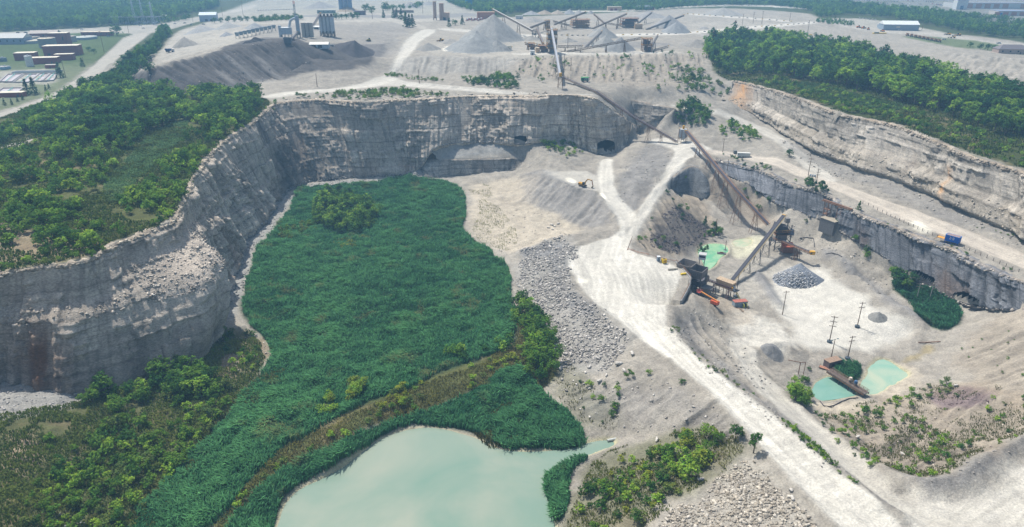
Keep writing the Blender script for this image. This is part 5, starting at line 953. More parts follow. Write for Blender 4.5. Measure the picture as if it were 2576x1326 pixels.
# ---- conveyors
def conveyor(label, pts, w, legs=(), col=STEEL, belt=BELT, group='belt conveyors', rail=None, depth=1.0, drop=True, head=YEL, tk=1.0):
    pts = [Vector(p) for p in pts]; o = thing('conveyor', label, 'conveyor', (pts[0].x, pts[0].y, pts[0].z), 0, group); f, b, hr = MB(), MB(), MB()
    for p, q in zip(pts[:-1], pts[1:]):
        d = (q - p); n = d.cross(Vector((0, 0, 1))).normalized() * w / 2; L_ = d.length; k = max(2, int(L_ / max(2.2, depth * 2)))
        for s in (-1, 1):
            a, c = p + n * s, q + n * s; f.bar(a, c, .22 * tk); f.bar(a - Vector((0, 0, depth)), c - Vector((0, 0, depth)), .22 * tk)
            for i in range(k):
                t0, t1 = a + (c - a) * (i / k), a + (c - a) * ((i + 1) / k); f.bar(t0, t1 - Vector((0, 0, depth)), .12 * tk); f.bar(t0, t0 - Vector((0, 0, depth)), .12 * tk)
        u = Vector((0, 0, .18)); m = n * .82; b.poly([p - m + u * 1.6, p + u, p + m + u * 1.6, q - m + u * 1.6, q + u, q + m + u * 1.6], [(0, 1, 4, 3), (1, 2, 5, 4)]); b.bar(p - Vector((0, 0, depth * .55)), q - Vector((0, 0, depth * .55)), w * .75, .06)
        if rail:
            e = n * 1.55; hr.bar(p + e - Vector((0, 0, .1)), q + e - Vector((0, 0, .1)), .75, .06); e2 = n * 1.95
            hr.bar(p + e2 + Vector((0, 0, .9)), q + e2 + Vector((0, 0, .9)), .07); hr.bar(p + e2 + Vector((0, 0, .45)), q + e2 + Vector((0, 0, .45)), .06)
            for i in range(int(L_ / 2.5) + 1): z = p + e2 + (q - p) * (i / max(1, int(L_ / 2.5))); hr.bar(z, z + Vector((0, 0, .95)), .06)
    f.build('frame', col, o, False); b.build('belt', belt, o, False)
    if rail: hr.build('walkway', rail, o, False)
    if head: MB().cyl(pts[-1] - n * 1.1, pts[-1] + n * 1.1, .45).build('drum', head, o, False)
    tot = sum((b_ - a_).length for a_, b_ in zip(pts[:-1], pts[1:]))
    for t in legs:
        s = t * tot
        for p, q in zip(pts[:-1], pts[1:]):
            if s <= (q - p).length or q is pts[-1]: c = p + (q - p).normalized() * min(s, (q - p).length); d = q - p; break
            s -= (q - p).length
        n = d.cross(Vector((0, 0, 1))).normalized(); al = Vector((d.x, d.y, 0)).normalized(); g = gz_(c); hgt = c.z - depth - g
        if hgt < .5: continue
        l = MB(); sp_ = w / 2 + .12 * hgt
        for s in (-1, 1):
            for e in (-1, 1): l.bar(c + n * s * w * .45 - Vector((0, 0, depth)), Vector((c.x, c.y, g - .3)) + n * s * sp_ + al * e * (.3 + .07 * hgt), .22 * tk)
            for k in range(max(1, int(hgt / 3.5))):
                z0, z1 = g + hgt * k / max(1, int(hgt / 3.5)), g + hgt * (k + 1) / max(1, int(hgt / 3.5)); A = Vector((c.x, c.y, 0)); l.bar(A + n * s * sp_ * .9 + Vector((0, 0, z0)), A - n * s * sp_ * .7 + Vector((0, 0, z1)), .12)
        l.build('leg', col, o, False)
    return o
# ---- cones of stone
M_pile = ground_mat('stockpile', 1.6, .3, .6, (.7, .7, .7), (1.2, 1.2, 1.2))
def pile(px, py, hw, apy, label, col=(150, 150, 146), ridge=None, rough=.5, seed=0, group='stockpiles of crushed stone', rocks=None, flat_=.0):
    Pf = H(px, py); m = mpp(Pf); r = hw * m; c = Vector((Pf.x, Pf.y + r * .9, 0)); h = max(.35 * r, min(.9 * r, zat(c.y, apy) - gz_(c)))
    NA, NRr = 56, 22; V_, F_, K = [], [], []
    for i in range(NRr + 1):
        q = i / NRr * 1.12
        for j in range(NA):
            a = 6.2832 * j / NA; x, y = c.x + r * q * math.cos(a), c.y + r * q * math.sin(a); V_.append((x, y, 0))
    V_ = np.array(V_); d = np.hypot(V_[:, 0] - c.x, V_[:, 1] - c.y) / r; ang = np.arctan2(V_[:, 1] - c.y, V_[:, 0] - c.x)
    lob = 1 + .12 * fbm(np.cos(ang) * 2 + seed, np.sin(ang) * 2 + seed * 3, 1, 2, seed)
    pr = np.clip(1 - d / lob, flat_ * -1, 1 - flat_); V_[:, 2] = zq(V_[:, 0], V_[:, 1]) + h * pr - .5 * (d > 1.02) + rough * .35 * fbm(V_[:, 0], V_[:, 1], 2.5, 3, seed) * np.clip(pr * 4, 0, 1)
    rill = fbm(ang * 9 + seed, d * 1.5, 1, 2, seed + 4); V_[:, 2] += .03 * h * rill * np.clip(pr * 4, 0, 1) * np.clip(1 - pr, 0, 1)
    for i in range(NRr):
        for j in range(NA): F_.append((i * NA + j, i * NA + (j + 1) % NA, (i + 1) * NA + (j + 1) % NA, (i + 1) * NA + j))
    cl = lin(col)[None] * .78 * (1 + .1 * rill + .12 * fbm(V_[:, 0], V_[:, 1], 5, 3, seed))[:, None]
    V_ = V_ - np.array([c.x, c.y, 0]); o = obj('stone_pile', npmesh('stone_pile', V_, F_, M_pile, np.clip(cl, .02, .7), True)); o.location = (c.x, c.y, 0)
    return tag(o, label, 'stockpile', group)
for a in [(1565, 132, 40, 93, 'nearest grey cone of stone below the long yard conveyor', (150, 152, 152)), (1527, 121, 40, 88, 'grey cone of stone left of the nearest yard cone', (156, 156, 152)), (1519, 96, 40, 64, 'grey cone of stone below the radial stacker head', (158, 157, 152)),
    (1240, 106, 86, 35, 'tallest grey cone of fine stone, under the white topped conveyor', (158, 158, 154)), (1196, 133, 84, 77, 'broad grey cone of fine stone in front of the tallest cone', (154, 156, 154)), (1250, 131, 40, 100, 'small grey cone right of the broad cone', (152, 153, 150)),
    (1690, 72, 46, 37, 'far grey cone under the long stacker on the right of the yard', (156, 156, 154)), (1708, 84, 38, 55, 'grey cone in front of the far stacker cone', (150, 152, 152)), (886, 141, 48, 101, 'dark cone of asphalt millings beside the white roofed shed', (92, 90, 92)),
    (1337, 38, 24, 27, 'grey heap leftmost in the row by the far trees', (160, 160, 158)), (1371, 37, 24, 25, 'tan heap second in the row by the far trees', (166, 154, 136)), (1404, 37, 22, 25, 'tan heap third in the row by the far trees', (164, 154, 138)), (1434, 36, 18, 23, 'grey heap fourth in the row by the far trees', (158, 160, 160)),
    (1457, 36, 14, 24, 'pale heap fifth in the row by the far trees', (170, 168, 162)), (1487, 35, 11, 26, 'small grey heap at the right end of the far row', (156, 154, 150)), (455, 120, 32, 92, 'tan grey sand heap beside the dump truck shed', (160, 156, 148)), (490, 84, 42, 65, 'grey sand heap at the end of the cold feed yard', (162, 162, 160)),
    (565, 92, 17, 80, 'small neat grey cone near the cold feed bins', (156, 158, 160)), (560, 74, 36, 59, 'long pale heap along the hedge', (164, 164, 160)), (632, 73, 28, 57, 'pale heap right of the long one along the hedge', (160, 162, 162)), (630, 107, 30, 98, 'black heap of asphalt below the cold feed bins', (66, 66, 70)),
    (2028, 722, 60, 657, 'blue grey cone of coarse rock under the discharge conveyor', (132, 138, 146)), (2217, 811, 22, 785, 'small smooth grey heap on the white basin floor', (142, 142, 138)), (1950, 906, 30, 870, 'grey heap beside the ramp in the basin', (140, 140, 138)), (1932, 30, 34, 8, 'far tan heap', (160, 154, 144)),
    (795, 22, 44, 3, 'far grey heap behind the tall mast', (158, 156, 152)), (870, 30, 30, 14, 'far tan heap left of the blue silos', (166, 152, 132)), (1030, 20, 26, 4, 'far grey heap beyond the far road', (160, 158, 154)), (1075, 129, 32, 108, 'low rounded grey heap left of the broad grey cone', (154, 152, 146)), (1130, 111, 28, 97, 'low pale heap behind the broad grey cone', (160, 157, 150)), (1432, 107, 24, 99, 'low heap right of the tall yard tower', (150, 148, 142)), (1762, 120, 44, 104, 'wide low heap beside the right forest tip', (154, 150, 142)), (1792, 96, 30, 87, 'flat pale heap above the forest tip', (160, 156, 148)), (1335, 102, 26, 93, 'low heap beside the trestle tower', (156, 153, 146)), (1075, 14, 24, 2, 'pale far heap in the row beyond the far road', (164, 162, 156)), (1500, 78, 10, 72, 'little grey heap between the yard plants', (150, 150, 148)),
    (1775, 74, 16, 68, 'low grey heap on the empty yard', (154, 152, 148)), (1640, 46, 44, 31, 'wide low grey heap behind the yard plants', (160, 158, 154)), (1830, 40, 50, 27, 'wide pale heap near the curving yard road', (162, 160, 154)), (1340, 57, 34, 47, 'low pale heap left of the screening house', (160, 156, 148))]:
    if a[4] == 'far tan heap': continue
    pile(*a[:5], col=a[5], seed=int(a[0]) % 97, group=None)
berm_c = H(1930, 730)
# coarse stones lying on the discharge cone and loose ones over the yard cones are part of the rubble
def zpile(px, py, hw, apy):
    Pf = H(px, py); r = hw * mpp(Pf); c = Vector((Pf.x, Pf.y + r * .9, 0)); h = max(.35 * r, min(.85 * r, zat(c.y, apy) - gz_(c)))
    return (lambda x, y: zq(x, y) + h * np.clip(1 - np.hypot(x - c.x, y - c.y) / r, 0, 1)), np.array([(c.x + r * math.cos(k * .3927), c.y + r * math.sin(k * .3927)) for k in range(16)])
zf, zp = zpile(2028, 722, 60, 657); rubble('rubble', zp, 3.5, (.3, .95), ((144, 148, 154), (196, 196, 194)), 411, warp=.5, power=2, zfun=zf)
# ---- the three conveyors of the pit and their stations
conveyor('long rusty conveyor climbing from the surge bin to the upper yard', [S(1703, 356, 28), S(1588, 290, 42), S(1500, 230, 56), S(1413, 192, 64)], 2.0, (.12, .22, .45, .6, .75, .88), RUST, rail=RUST, group=None)
conveyor('long conveyor sloping from the surge bin down to the secondary tower', [S(1932, 564, 8), S(1847, 472, 21), S(1726, 329, 38.5)], 2.0, (.1, .25, .4, .52, .64, .8), RUST, rail=RUST, group=None)
hd = Qy(1972, 541, 394)
conveyor('steep dark inclined conveyor from the crusher up to the secondary tower', [S(1842, 704, -1.5), hd], 1.9, (.3, .5, .68), DSTEEL, rail=C(134, 122, 96), group=None, depth=1.2)
conveyor('short high conveyor discharging onto the coarse rock cone', [Qy(1948, 597, 384), Qy(2038, 634, 366)], 1.8, (.62, .7), RUST, rail=RUST, group=None)
conveyor('narrow conveyor rising from the upper transfer point to the crushing tower', [Qg(1410, 194, 1409, 215), Qy(1387, 69, H(1388, 132).y)], 2.2, (.25, .45), STEEL, belt=C(150, 154, 160), rail=None, group=None)
# transfer point at the bend
p = H(1409, 222); t = thing('transfer_tower', 'rusty transfer tower where the long conveyor bends towards the yard', 'tower', p); zt = zat(p.y, 192) - p.z
m = MB(); [m.bar((x, y, -.5), (x * .7, y * .7, zt - 1), .3) for x in (-2, 2) for y in (-2, 2)]; [m.bar((-2, y, 1), (2, y, zt - 2), .15) for y in (-2, 2)]; m.build('frame', RUST, t); MB().box((0, 0, zt - .5), (4.4, 4.4, .3)).build('deck', STEEL, t); MB().box((0, 0, zt + 1.2), (2.2, 2.2, 3)).build('chute', YEL, t)
# surge bin
p = H(1716, 358); t = thing('surge_bin', 'tall corrugated surge bin on rusty legs between the long conveyors', 'silo', p); hh = max(11, zat(p.y, 327) - p.z)
MB().cyl((0, 0, hh * .4), (0, 0, hh * .95), 3.1, n=20).cyl((0, 0, hh * .2), (0, 0, hh * .4), 1.0, 3.1, n=20).build('bin', GALV, t)
m = MB(); [m.cyl((0, 0, hh * (.42 + .085 * k)), (0, 0, hh * (.435 + .085 * k)), 3.18, n=20) for k in range(7)]; m.build('hoop', STEEL, t)
for a in range(6): MB().bar((3.6 * math.cos(a * 1.047), 3.6 * math.sin(a * 1.047), -.4), (3.2 * math.cos(a * 1.047), 3.2 * math.sin(a * 1.047), hh * .95), .32).build('leg', RUST, t)
MB().box((0, 0, hh + .8), (1.3, 1.6, 2.8)).build('head_box', YEL, t); m = MB(); [m.bar((3.4 * math.cos(k * .785), 3.4 * math.sin(k * .785), hh), (3.4 * math.cos(k * .785 + .785), 3.4 * math.sin(k * .785 + .785), hh), .12) for k in range(8)]; m.build('handrail', YEL, t)
# secondary tower
p = H(1962, 640); t = thing('screening_tower', 'dark steel screening tower under the head of the inclined conveyor', 'tower', (162.5, 388, gz_((162.5, 388)))); b = t.location; top = hd.z - b.z
m = MB()
for x in (-4.5, 4.5):
    for y in (-3.5, 3.5): m.bar((x, y, -.5), (x * .9, y * .9, top - 3), .45)
for z in (5, 10, 13):
    for (x0, y0, x1, y1) in ((-4.5, -3.5, 4.5, -3.5), (-4.5, 3.5, 4.5, 3.5), (-4.5, -3.5, -4.5, 3.5), (4.5, -3.5, 4.5, 3.5)): m.bar((x0, y0, z), (x1, y1, z), .3)
for y in (-3.5, 3.5): m.bar((-4.5, y, 0), (4.5, y, 10), .2); m.bar((4.5, y, 0), (-4.5, y, 10), .2); m.bar((-4.5, y, 10), (4.5, y, 13), .2)
m.build('frame', DSTEEL, t); MB().box((0, 0, 10), (11, 9, .3)).box((-.5, 0, 11.6), (10, 8.5, .3)).build('deck', RUST, t)
MB().box((-1.5, 0, 13.5), (7, 5.5, 3.4), 0, (.25, 'Y')).build('screen', DSTEEL, t); MB().box((0, 0, 7.5), (5, 5, 4)).build('hopper', STEEL, t); MB().cyl((4.5, -3, 10), (4.5, -3, 13), 1.7, 1.3).build('crusher', C(96, 104, 116), t)
MB().box((2.2, .5, top - 1.2), (2.4, 2.6, 2.8)).build('head_chute', STEEL, t); MB().box((2, -6.5, 2.2), (6, 4.2, 4.2)).build('motor_house', C(120, 84, 66), t); MB().box((2, -6.8, 4.9), (7, 5.4, .25), 0, (.22, 'X')).build('roof', C(176, 92, 66), t)
m = MB(); [m.bar((x, y, 11.7), (x, y, 12.8), .08) for x in (-4.6, -1.5, 1.5, 5.4) for y in (-4.2, 4.2)]; [m.bar((-4.6, y, 12.8), (5.4, y, 12.8), .1) for y in (-4.2, 4.2)]; m.build('handrail', YEL, t)
p = Qy(2038, 634, 366); t = thing('drive_unit', 'yellow drive box on the tail of the short high conveyor', 'drive unit', p + Vector((1.2, -.3, -.6))); MB().box((0, 0, .3), (2.6, 2.0, 2.0)).build('housing', YEL, t); MB().cyl((-.9, -1.2, .3), (-.9, 1.2, .3), .5).build('motor', DSTEEL, t)
# crusher station with its retaining wall
W0 = [(1703, 657), (1722, 676), (1740, 697), (1737, 716), (1728, 735), (1716, 756)]; wt = [S(x, y, 9.6) for x, y in W0]; t = thing('retaining_wall', 'curved concrete retaining wall holding up the dump plaza', 'wall', (wt[2].x, wt[2].y, -4))
m = MB(); bk = [q + Vector((-1.0, -.2, 0)) for q in wt]
for i in range(len(wt) - 1):
    a, b_, c, d = wt[i], wt[i + 1], bk[i + 1], bk[i]; lo = lambda v: Vector((v.x, v.y, -6)); m.poly([a, b_, c, d, lo(a), lo(b_), lo(c), lo(d)], [(0, 1, 2, 3), (0, 4, 5, 1), (2, 6, 7, 3), (0, 3, 7, 4), (1, 5, 6, 2)])
m.build('concrete', CONC, t, False); m = MB()
for a, b_ in zip(wt[:-1], wt[1:]):
    for z in (.6, 1.1): m.bar(a + Vector((-.5, 0, z)), b_ + Vector((-.5, 0, z)), .12)
    for k in range(4): q = a + (b_ - a) * (k / 4) + Vector((-.5, 0, 0)); m.bar(q, q + Vector((0, 0, 1.15)), .12)
m.build('guard_rail', RUST, t, False)
hp = (S(1728, 668, 9) + S(1748, 682, 9)) / 2; t = thing('rock_crusher', 'primary crusher station with steel feed hopper at the plaza edge', 'crusher', (hp.x + 1.5, hp.y, -4), R(-38)); m = MB()
def hopper(mb, cx, cy, z, lx, ly, h, sl=.8, th_=.25):
    for s in (-1, 1):
        mb.poly([(cx + s * lx / 2, cy - ly / 2, z + h), (cx + s * lx / 2, cy + ly / 2, z + h), (cx + s * (lx / 2 - sl), cy + ly / 2 - sl, z), (cx + s * (lx / 2 - sl), cy - ly / 2 + sl, z), (cx + s * (lx / 2 + th_), cy - ly / 2, z + h), (cx + s * (lx / 2 + th_), cy + ly / 2, z + h), (cx + s * (lx / 2 - sl + th_), cy + ly / 2 - sl, z), (cx + s * (lx / 2 - sl + th_), cy - ly / 2 + sl, z)], [(0, 1, 2, 3), (4, 5, 6, 7), (0, 1, 5, 4), (0, 3, 7, 4), (1, 2, 6, 5)])
        mb.poly([(cx - lx / 2, cy + s * ly / 2, z + h), (cx + lx / 2, cy + s * ly / 2, z + h), (cx + lx / 2 - sl, cy + s * (ly / 2 - sl), z), (cx - lx / 2 + sl, cy + s * (ly / 2 - sl), z), (cx - lx / 2, cy + s * (ly / 2 + th_), z + h), (cx + lx / 2, cy + s * (ly / 2 + th_), z + h), (cx + lx / 2 - sl, cy + s * (ly / 2 - sl + th_), z), (cx - lx / 2 + sl, cy + s * (ly / 2 - sl + th_), z)], [(0, 1, 2, 3), (4, 5, 6, 7), (0, 1, 5, 4), (0, 3, 7, 4), (1, 2, 6, 5)])
hopper(m, -4, 0, 11, 8, 8.5, 4.2, .7); m.build('feed_hopper', C(128, 122, 116), t); m = MB(); hopper(m, 3.2, -.6, 9.5, 6.5, 8, 4.6, .3); [m.box((3.2 - 2.8 + k * 1.1, -4.75, 11.8), (.2, .3, 4.4)) for k in range(6)]; m.build('grizzly_box', C(116, 112, 110), t)
MB().box((-4, 0, 11.1), (6.4, 7, .3)).build('feeder', C(120, 112, 104), t)
m = MB()
for x in (-7, -3, 1, 6):
    for y in (-4, 4): m.bar((x, y, -1), (x, y, 11), .5)
for z in (4, 8):
    for y in (-4, 4): m.bar((-7, y, z), (6, y, z), .4)
    for x in (-7, -3, 1, 6): m.bar((x, -4, z), (x, 4, z), .35)
for y in (-4, 4): m.bar((-7, y, 0), (-3, y, 8), .25); m.bar((1, y, 0), (6, y, 8), .25); m.bar((6, y, 0), (1, y, 8), .25)
m.build('frame', DSTEEL, t); MB().box((0, -2, 2.5), (6, 5, 5)).build('foundation', C(110, 106, 100), t); MB().box((4, 0, 6.5), (6, 6, 4)).build('jaw_crusher', C(92, 92, 98), t); MB().cyl((6.8, 1.5, 8.5), (7.9, 1.5, 8.5), 1.9, n=18).build('flywheel', C(120, 112, 106), t); MB().box((8.5, -1, 5), (7, 5, .3)).box((8.5, -1, 2.4), (4.5, 3.6, 4.6)).build('platform', STEEL, t)
p = H(1764, 680); t = thing('control_cab', 'white control cab on a steel stand behind the feed hopper', 'cabin', (Qy(1765, 664, hp.y + 8).x, hp.y + 8, 3), R(-20)); m = MB()
[m.bar((x, y, -5), (x, y, 8), .25) for x in (-1.3, 1.3) for y in (-1.2, 1.2)]; m.bar((-1.3, -1.2, 1), (1.3, -1.2, 7), .15); m.build('stand', STEEL, t); MB().box((0, 0, 9.4), (3.6, 3.4, 2.8)).build('cabin', C(190, 196, 200), t); MB().box((0, 0, 10.9), (4, 3.8, .2)).build('roof', C(170, 170, 168), t); MB().box((0, -1.72, 9.8), (3, .08, 1.1)).box((1.82, 0, 9.8), (.08, 2.6, 1.1)).box((-1.82, 0, 9.8), (.08, 2.6, 1.1)).build('window', GLASS, t)
# beige motor control room on stilts
p = H(1822, 744); t = thing('control_room', 'beige windowless control room on stilts beside the inclined conveyor', 'cabin', p, R(-47)); m = MB()
[m.bar((x, y, -.6), (x, y, 5), .25) for x in (-4.4, 0, 4.4) for y in (-1.7, 1.7)]; [m.bar((-4.4, y, .5), (0, y, 4.8), .14) for y in (-1.7, 1.7)]; m.build('stand', STEEL, t); MB().box((0, 0, 7), (9.6, 4, 3.8)).build('cabin', TAN, t); m = MB(); m.box((0, 0, 9.0), (9.9, 4.3, .2)); [m.box((-4.6 + k * .92, 0, 9.14), (.1, 4.3, .1)) for k in range(11)]; m.build('roof', C(178, 158, 132), t)
MB().box((4.84, -.4, 6.7), (.1, 1.4, 2.6)).build('doorway', C(34, 38, 44), t); MB().box((5.5, -1.25, 6.7), (1.4, .1, 2.6)).build('door', C(170, 180, 190), t); MB().box((6, 0, 5.1), (2.6, 4, .2)).build('landing', STEEL, t)
m = MB(); [m.box((7.4 + k * .42, -1.4, 4.9 - k * .55), (.4, 1.2, .08)) for k in range(9)]; m.bar((7.2, -2, 5), (11, -2, .2), .14); m.bar((7.2, -.8, 5), (11, -.8, .2), .14); m.bar((7.2, -2, 6), (11, -2, 1.2), .08); m.build('stairs', C(150, 140, 80), t)
conveyor('short purple-brown conveyor running from the crusher under the control room', [Vector((p.x - 10, p.y + 8, 2.5)), Vector((p.x + 2, p.y - 5, 2.8))], 1.2, (.4, .9), C(110, 84, 86), group=None, depth=.6)
# steel container with red roof, reel, junk
p = H(1860, 770); t = thing('site_container', 'grey steel container with a rust red roof in the basin', 'container', p, R(9)); MB().box((0, 0, 1.5), (7, 3, 3)).build('body', C(136, 150, 160), t); MB().box((0, 0, 3.08), (7.2, 3.2, .16)).build('roof', C(158, 96, 82), t); m = MB(); [m.box((-3.3 + k * .5, -1.53, 1.5), (.12, .08, 2.8)) for k in range(14)]; m.build('rib', C(122, 136, 148), t)
p = H(1872, 773); t = thing('cable_reel', 'pale yellow cable reel in front of the grey container', 'reel', p, R(20)); [MB().cyl((s * .9, 0, 1.2), (s * .9 + .12, 0, 1.2), 1.2, n=18).build('flange', C(196, 200, 110), t) for s in (-1, 1)]; MB().cyl((-.9, 0, 1.2), (.9, 0, 1.2), .75, n=14).build('drum', C(60, 60, 62), t)
for i, (x, y) in enumerate(((1846, 771), (1851, 774), (1858, 777), (1864, 779), (1868, 783), (1880, 775))):
    p = H(x, y); t = thing('pallet', 'wooden pallet on the ground in front of the grey container', 'pallet', p, R(20 * i), 'pallets by the grey container'); m = MB(); [m.box((0, -.5 + k * .25, .22), (1.4, .14, .06)) for k in range(5)]; m.build('deck_board', C(150, 130, 108), t); m = MB(); [m.box((x_, 0, .1), (.12, 1.2, .16)) for x_ in (-.6, 0, .6)]; m.build('runner', WOOD, t)
# boom lift
p = H(1796, 768); t = thing('boom_lift', 'orange boom lift with its boom stretched towards the crusher', 'boom lift', p, R(128)); MB().box((0, 0, .9), (3.4, 2, .7)).build('chassis', DSTEEL, t); MB().box((-.3, 0, 1.9), (3.8, 2.4, 1.5)).build('turntable', ORNG, t)
for x in (-1.3, 1.3):
    for y in (-1.1, 1.1): MB().cyl((x, y - .2, .5), (x, y + .2, .5), .55, n=12).build('wheel', TYRE, t)
MB().bar((-2, 0, 2.9), (8.5, 0, 4.2), .5, .55).bar((-2, 0, 2.9), (-.8, 0, 2.2), .4).build('boom', C(208, 140, 70), t); m = MB(); m.box((9.4, 0, 3.6), (1.8, 2.4, .15)); [m.bar((x, y, 3.6), (x, y, 4.8), .1) for x in (8.5, 10.3) for y in (-1.2, 0, 1.2)]; [m.bar((8.5, y, z), (10.3, y, z), .1) for y in (-1.2, 1.2) for z in (4.2, 4.8)]; [m.bar((x, -1.2, z), (x, 1.2, z), .1) for x in (8.5, 10.3) for z in (4.2, 4.8)]; m.build('basket', C(158, 70, 62), t)
# excavator
p = H(1466, 469); t = thing('excavator', 'yellow tracked excavator with its bucket down at the edge of the pad', 'excavator', p, R(-28)); 
for s in (-1, 1):
    m = MB(); prof = [(-2.6, .35), (-2.2, 0), (2.2, 0), (2.6, .35), (2.6, .7), (2.2, 1.0), (-2.2, 1.0), (-2.6, .7)]; n = len(prof); m.poly([(x, s * 1.3 - .35, z) for x, z in prof] + [(x, s * 1.3 + .35, z) for x, z in prof], [(k, (k + 1) % n, n + (k + 1) % n, n + k) for k in range(n)] + [tuple(range(n))[::-1], tuple(range(n, 2 * n))]); m.build('track', C(92, 90, 92), t)
MB().box((-.6, 0, 1.9), (4.4, 2.9, 1.3)).build('body', YEL, t); MB().box((-2.5, 0, 1.9), (1.1, 2.9, 1.6)).build('counterweight', C(188, 132, 44), t); MB().box((.9, -.95, 2.5), (1.7, 1.1, 1.9)).build('cab', GLASS, t); MB().bar((1, .3, 2.2), (3.4, .3, 5.6), .6, .75).bar((3.4, .3, 5.6), (6.6, .3, 5.2), .5, .6).build('boom', C(196, 150, 70), t); MB().bar((6.5, .3, 5.6), (7.4, .3, 1.6), .45, .6).build('arm', C(150, 104, 60), t)
m = MB(); m.poly([(7.8, -.4, 1.7), (7.8, 1.0, 1.7), (6.2, 1.0, .2), (6.2, -.4, .2), (7.4, 1.0, 0), (7.4, -.4, 0)], [(0, 1, 4, 5), (5, 4, 2, 3), (0, 5, 3), (1, 2, 4)]); m.build('bucket', C(128, 104, 76), t)
# cabins and boxes on the plaza edge
p = H(1656, 656); t = thing('portable_toilet', 'grey portable toilet at the edge of the plaza', 'toilet', p, R(10)); MB().box((0, 0, 1.2), (1.5, 1.5, 2.4)).build('body', C(112, 126, 140), t); MB().box((0, 0, 2.5), (1.65, 1.65, .25)).build('roof', C(200, 204, 206), t)
p = H(1670, 661); t = thing('equipment_box', 'bright yellow equipment box beside the portable toilet', 'box', p, R(20)); MB().box((0, 0, 1.1), (2.3, 2, 2.2)).build('body', C(214, 178, 40), t); MB().box((0, 0, 2.25), (1.6, 1.3, .12)).build('lid', C(60, 56, 44), t); MB().cyl((.1, -1.01, 1.2), (.1, -1.06, 1.2), .5).build('emblem', C(190, 120, 40), t)
p = H(1719, 691); t = thing('barrier_block', 'yellow concrete bumper block at the hopper edge', 'barrier', p, R(15)); MB().box((0, 0, .4), (3, .9, .9)).build('block', C(208, 176, 40), t)
p = H(1692, 692 - 13); t = thing('concrete_pipe', 'pale concrete pipe lying at the plaza edge', 'pipe', p, R(12)); MB().cyl((-2.6, 0, .5), (2.6, 0, .5), .55, n=14).build('barrel', C(170, 164, 150), t)
t = thing('railing', 'rusty pipe railing along the far edge of the plaza', 'railing', H(1580, 629)); m, q = MB(), [H(*x) for x in ((1580, 629), (1605, 638), (1630, 643), (1650, 648), (1680, 656), (1700, 660))]
for a, b_ in zip(q[:-1], q[1:]): m.bar(a + Vector((0, 0, 1.1)), b_ + Vector((0, 0, 1.1)), .14); m.bar(a + Vector((0, 0, .6)), b_ + Vector((0, 0, .6)), .1); m.bar(a - Vector((0, 0, .3)), a + Vector((0, 0, 1.2)), .14)
m.build('rail', C(176, 120, 92), t, False)
p = H(1578, 629); q = p + Vector((4, 9, 4.5)); t = thing('leaning_pole', 'fallen timber pole leaning at the corner of the plaza', 'pole', p); MB().cyl(p, q, .22, .15).build('shaft', WOOD, t, False)
# pump float in the green pond
p = S(1815, 638, -4); t = thing('pump_raft', 'small dark pump raft floating on the green pond', 'raft', p, R(-12)); MB().box((0, 0, .15), (5, 2.6, .5)).build('deck', C(84, 80, 84), t); MB().cyl((-1, 0, .8), (1, 0, .8), .4).build('pump', RUST, t); m = MB(); [m.bar((x, y, .4), (x, y, 1.3), .08) for x in (-2.3, 2.3) for y in (-1.2, 1.2)]; m.build('railing', C(120, 110, 110), t)
# pump bridge
a, b_ = S(2086, 932, -3.2), S(2180, 990, -3.2); d = b_ - a; t = thing('pump_bridge', 'rusty pump bridge crossing the teal pond', 'bridge', a, math.atan2(d.y, d.x)); L_ = d.length; MB().box((L_ / 2, 0, 0), (L_, 3.2, .3)).build('deck', C(98, 90, 84), t); m = MB()
for y in (-1.6, 0.2, 1.6):
    for z in (.6, 1.15): m.bar((0, y, z), (L_, y, z), .13)
    for k in range(int(L_ / 2) + 1): m.bar((k * 2, y, 0), (k * 2, y, 1.2), .11)
m.build('guard_rail', C(132, 108, 92), t); MB().bar((0, -1.5, -.4), (L_, -1.5, -.4), .3, .5).bar((0, 1.5, -.4), (L_, 1.5, -.4), .3, .5).build('girder', RUST, t)
for x in (.35, .6, .75): m = MB(); m.bar((L_ * x, -1.3, -5), (L_ * x, -1.3, 0), .35); m.bar((L_ * x, 1.3, -5), (L_ * x, 1.3, 0), .35); m.build('pier', DSTEEL, t)
for x, c in ((.56, C(190, 176, 160)), (.7, C(64, 96, 130))):
    q = thing('pump', 'vertical pump with a %s motor standing on the pump bridge' % ('beige' if x < .6 else 'blue'), 'pump', a + d * x + Vector((0, 0, .15))); MB().cyl((0, 0, 0), (0, 0, 1.5), .6).build('column', C(120, 110, 104), q); MB().cyl((0, 0, 1.5), (0, 0, 2.6), .75, .6).build('motor', c, q)
p = H(2092, 921); t = thing('pump_house', 'weathered tin pump house at the head of the pump bridge', 'shed', p + Vector((0, 0, .2)), R(22)); MB().box((0, 0, 1.5), (7, 3.2, 3.2)).build('wall', C(104, 92, 92), t); m = MB(); m.box((0, 0, 3.2), (7.3, 3.5, .2)); [m.box((-3.4 + k * .62, 0, 3.33), (.1, 3.5, .08)) for k in range(12)]; m.build('roof', C(146, 124, 106), t); MB().box((-1, -1.63, 1.2), (1.2, .08, 2.2)).build('door', C(70, 60, 66), t); MB().box((4.6, .3, 1.2), (2.2, 2.6, 2.6)).build('lean_to', C(64, 84, 78), t)
t = thing('pump_walkway', 'rusty plank landing beside the pump house', 'walkway', H(2076, 928), R(-40)); MB().box((0, 0, .4), (5, 2, .2)).build('plank', C(150, 108, 88), t); m = MB(); [m.bar((x, y, 0), (x, y, 1.3), .1) for x in (-2.4, 0, 2.4) for y in (-1, 1)]; m.build('post', RUST, t)
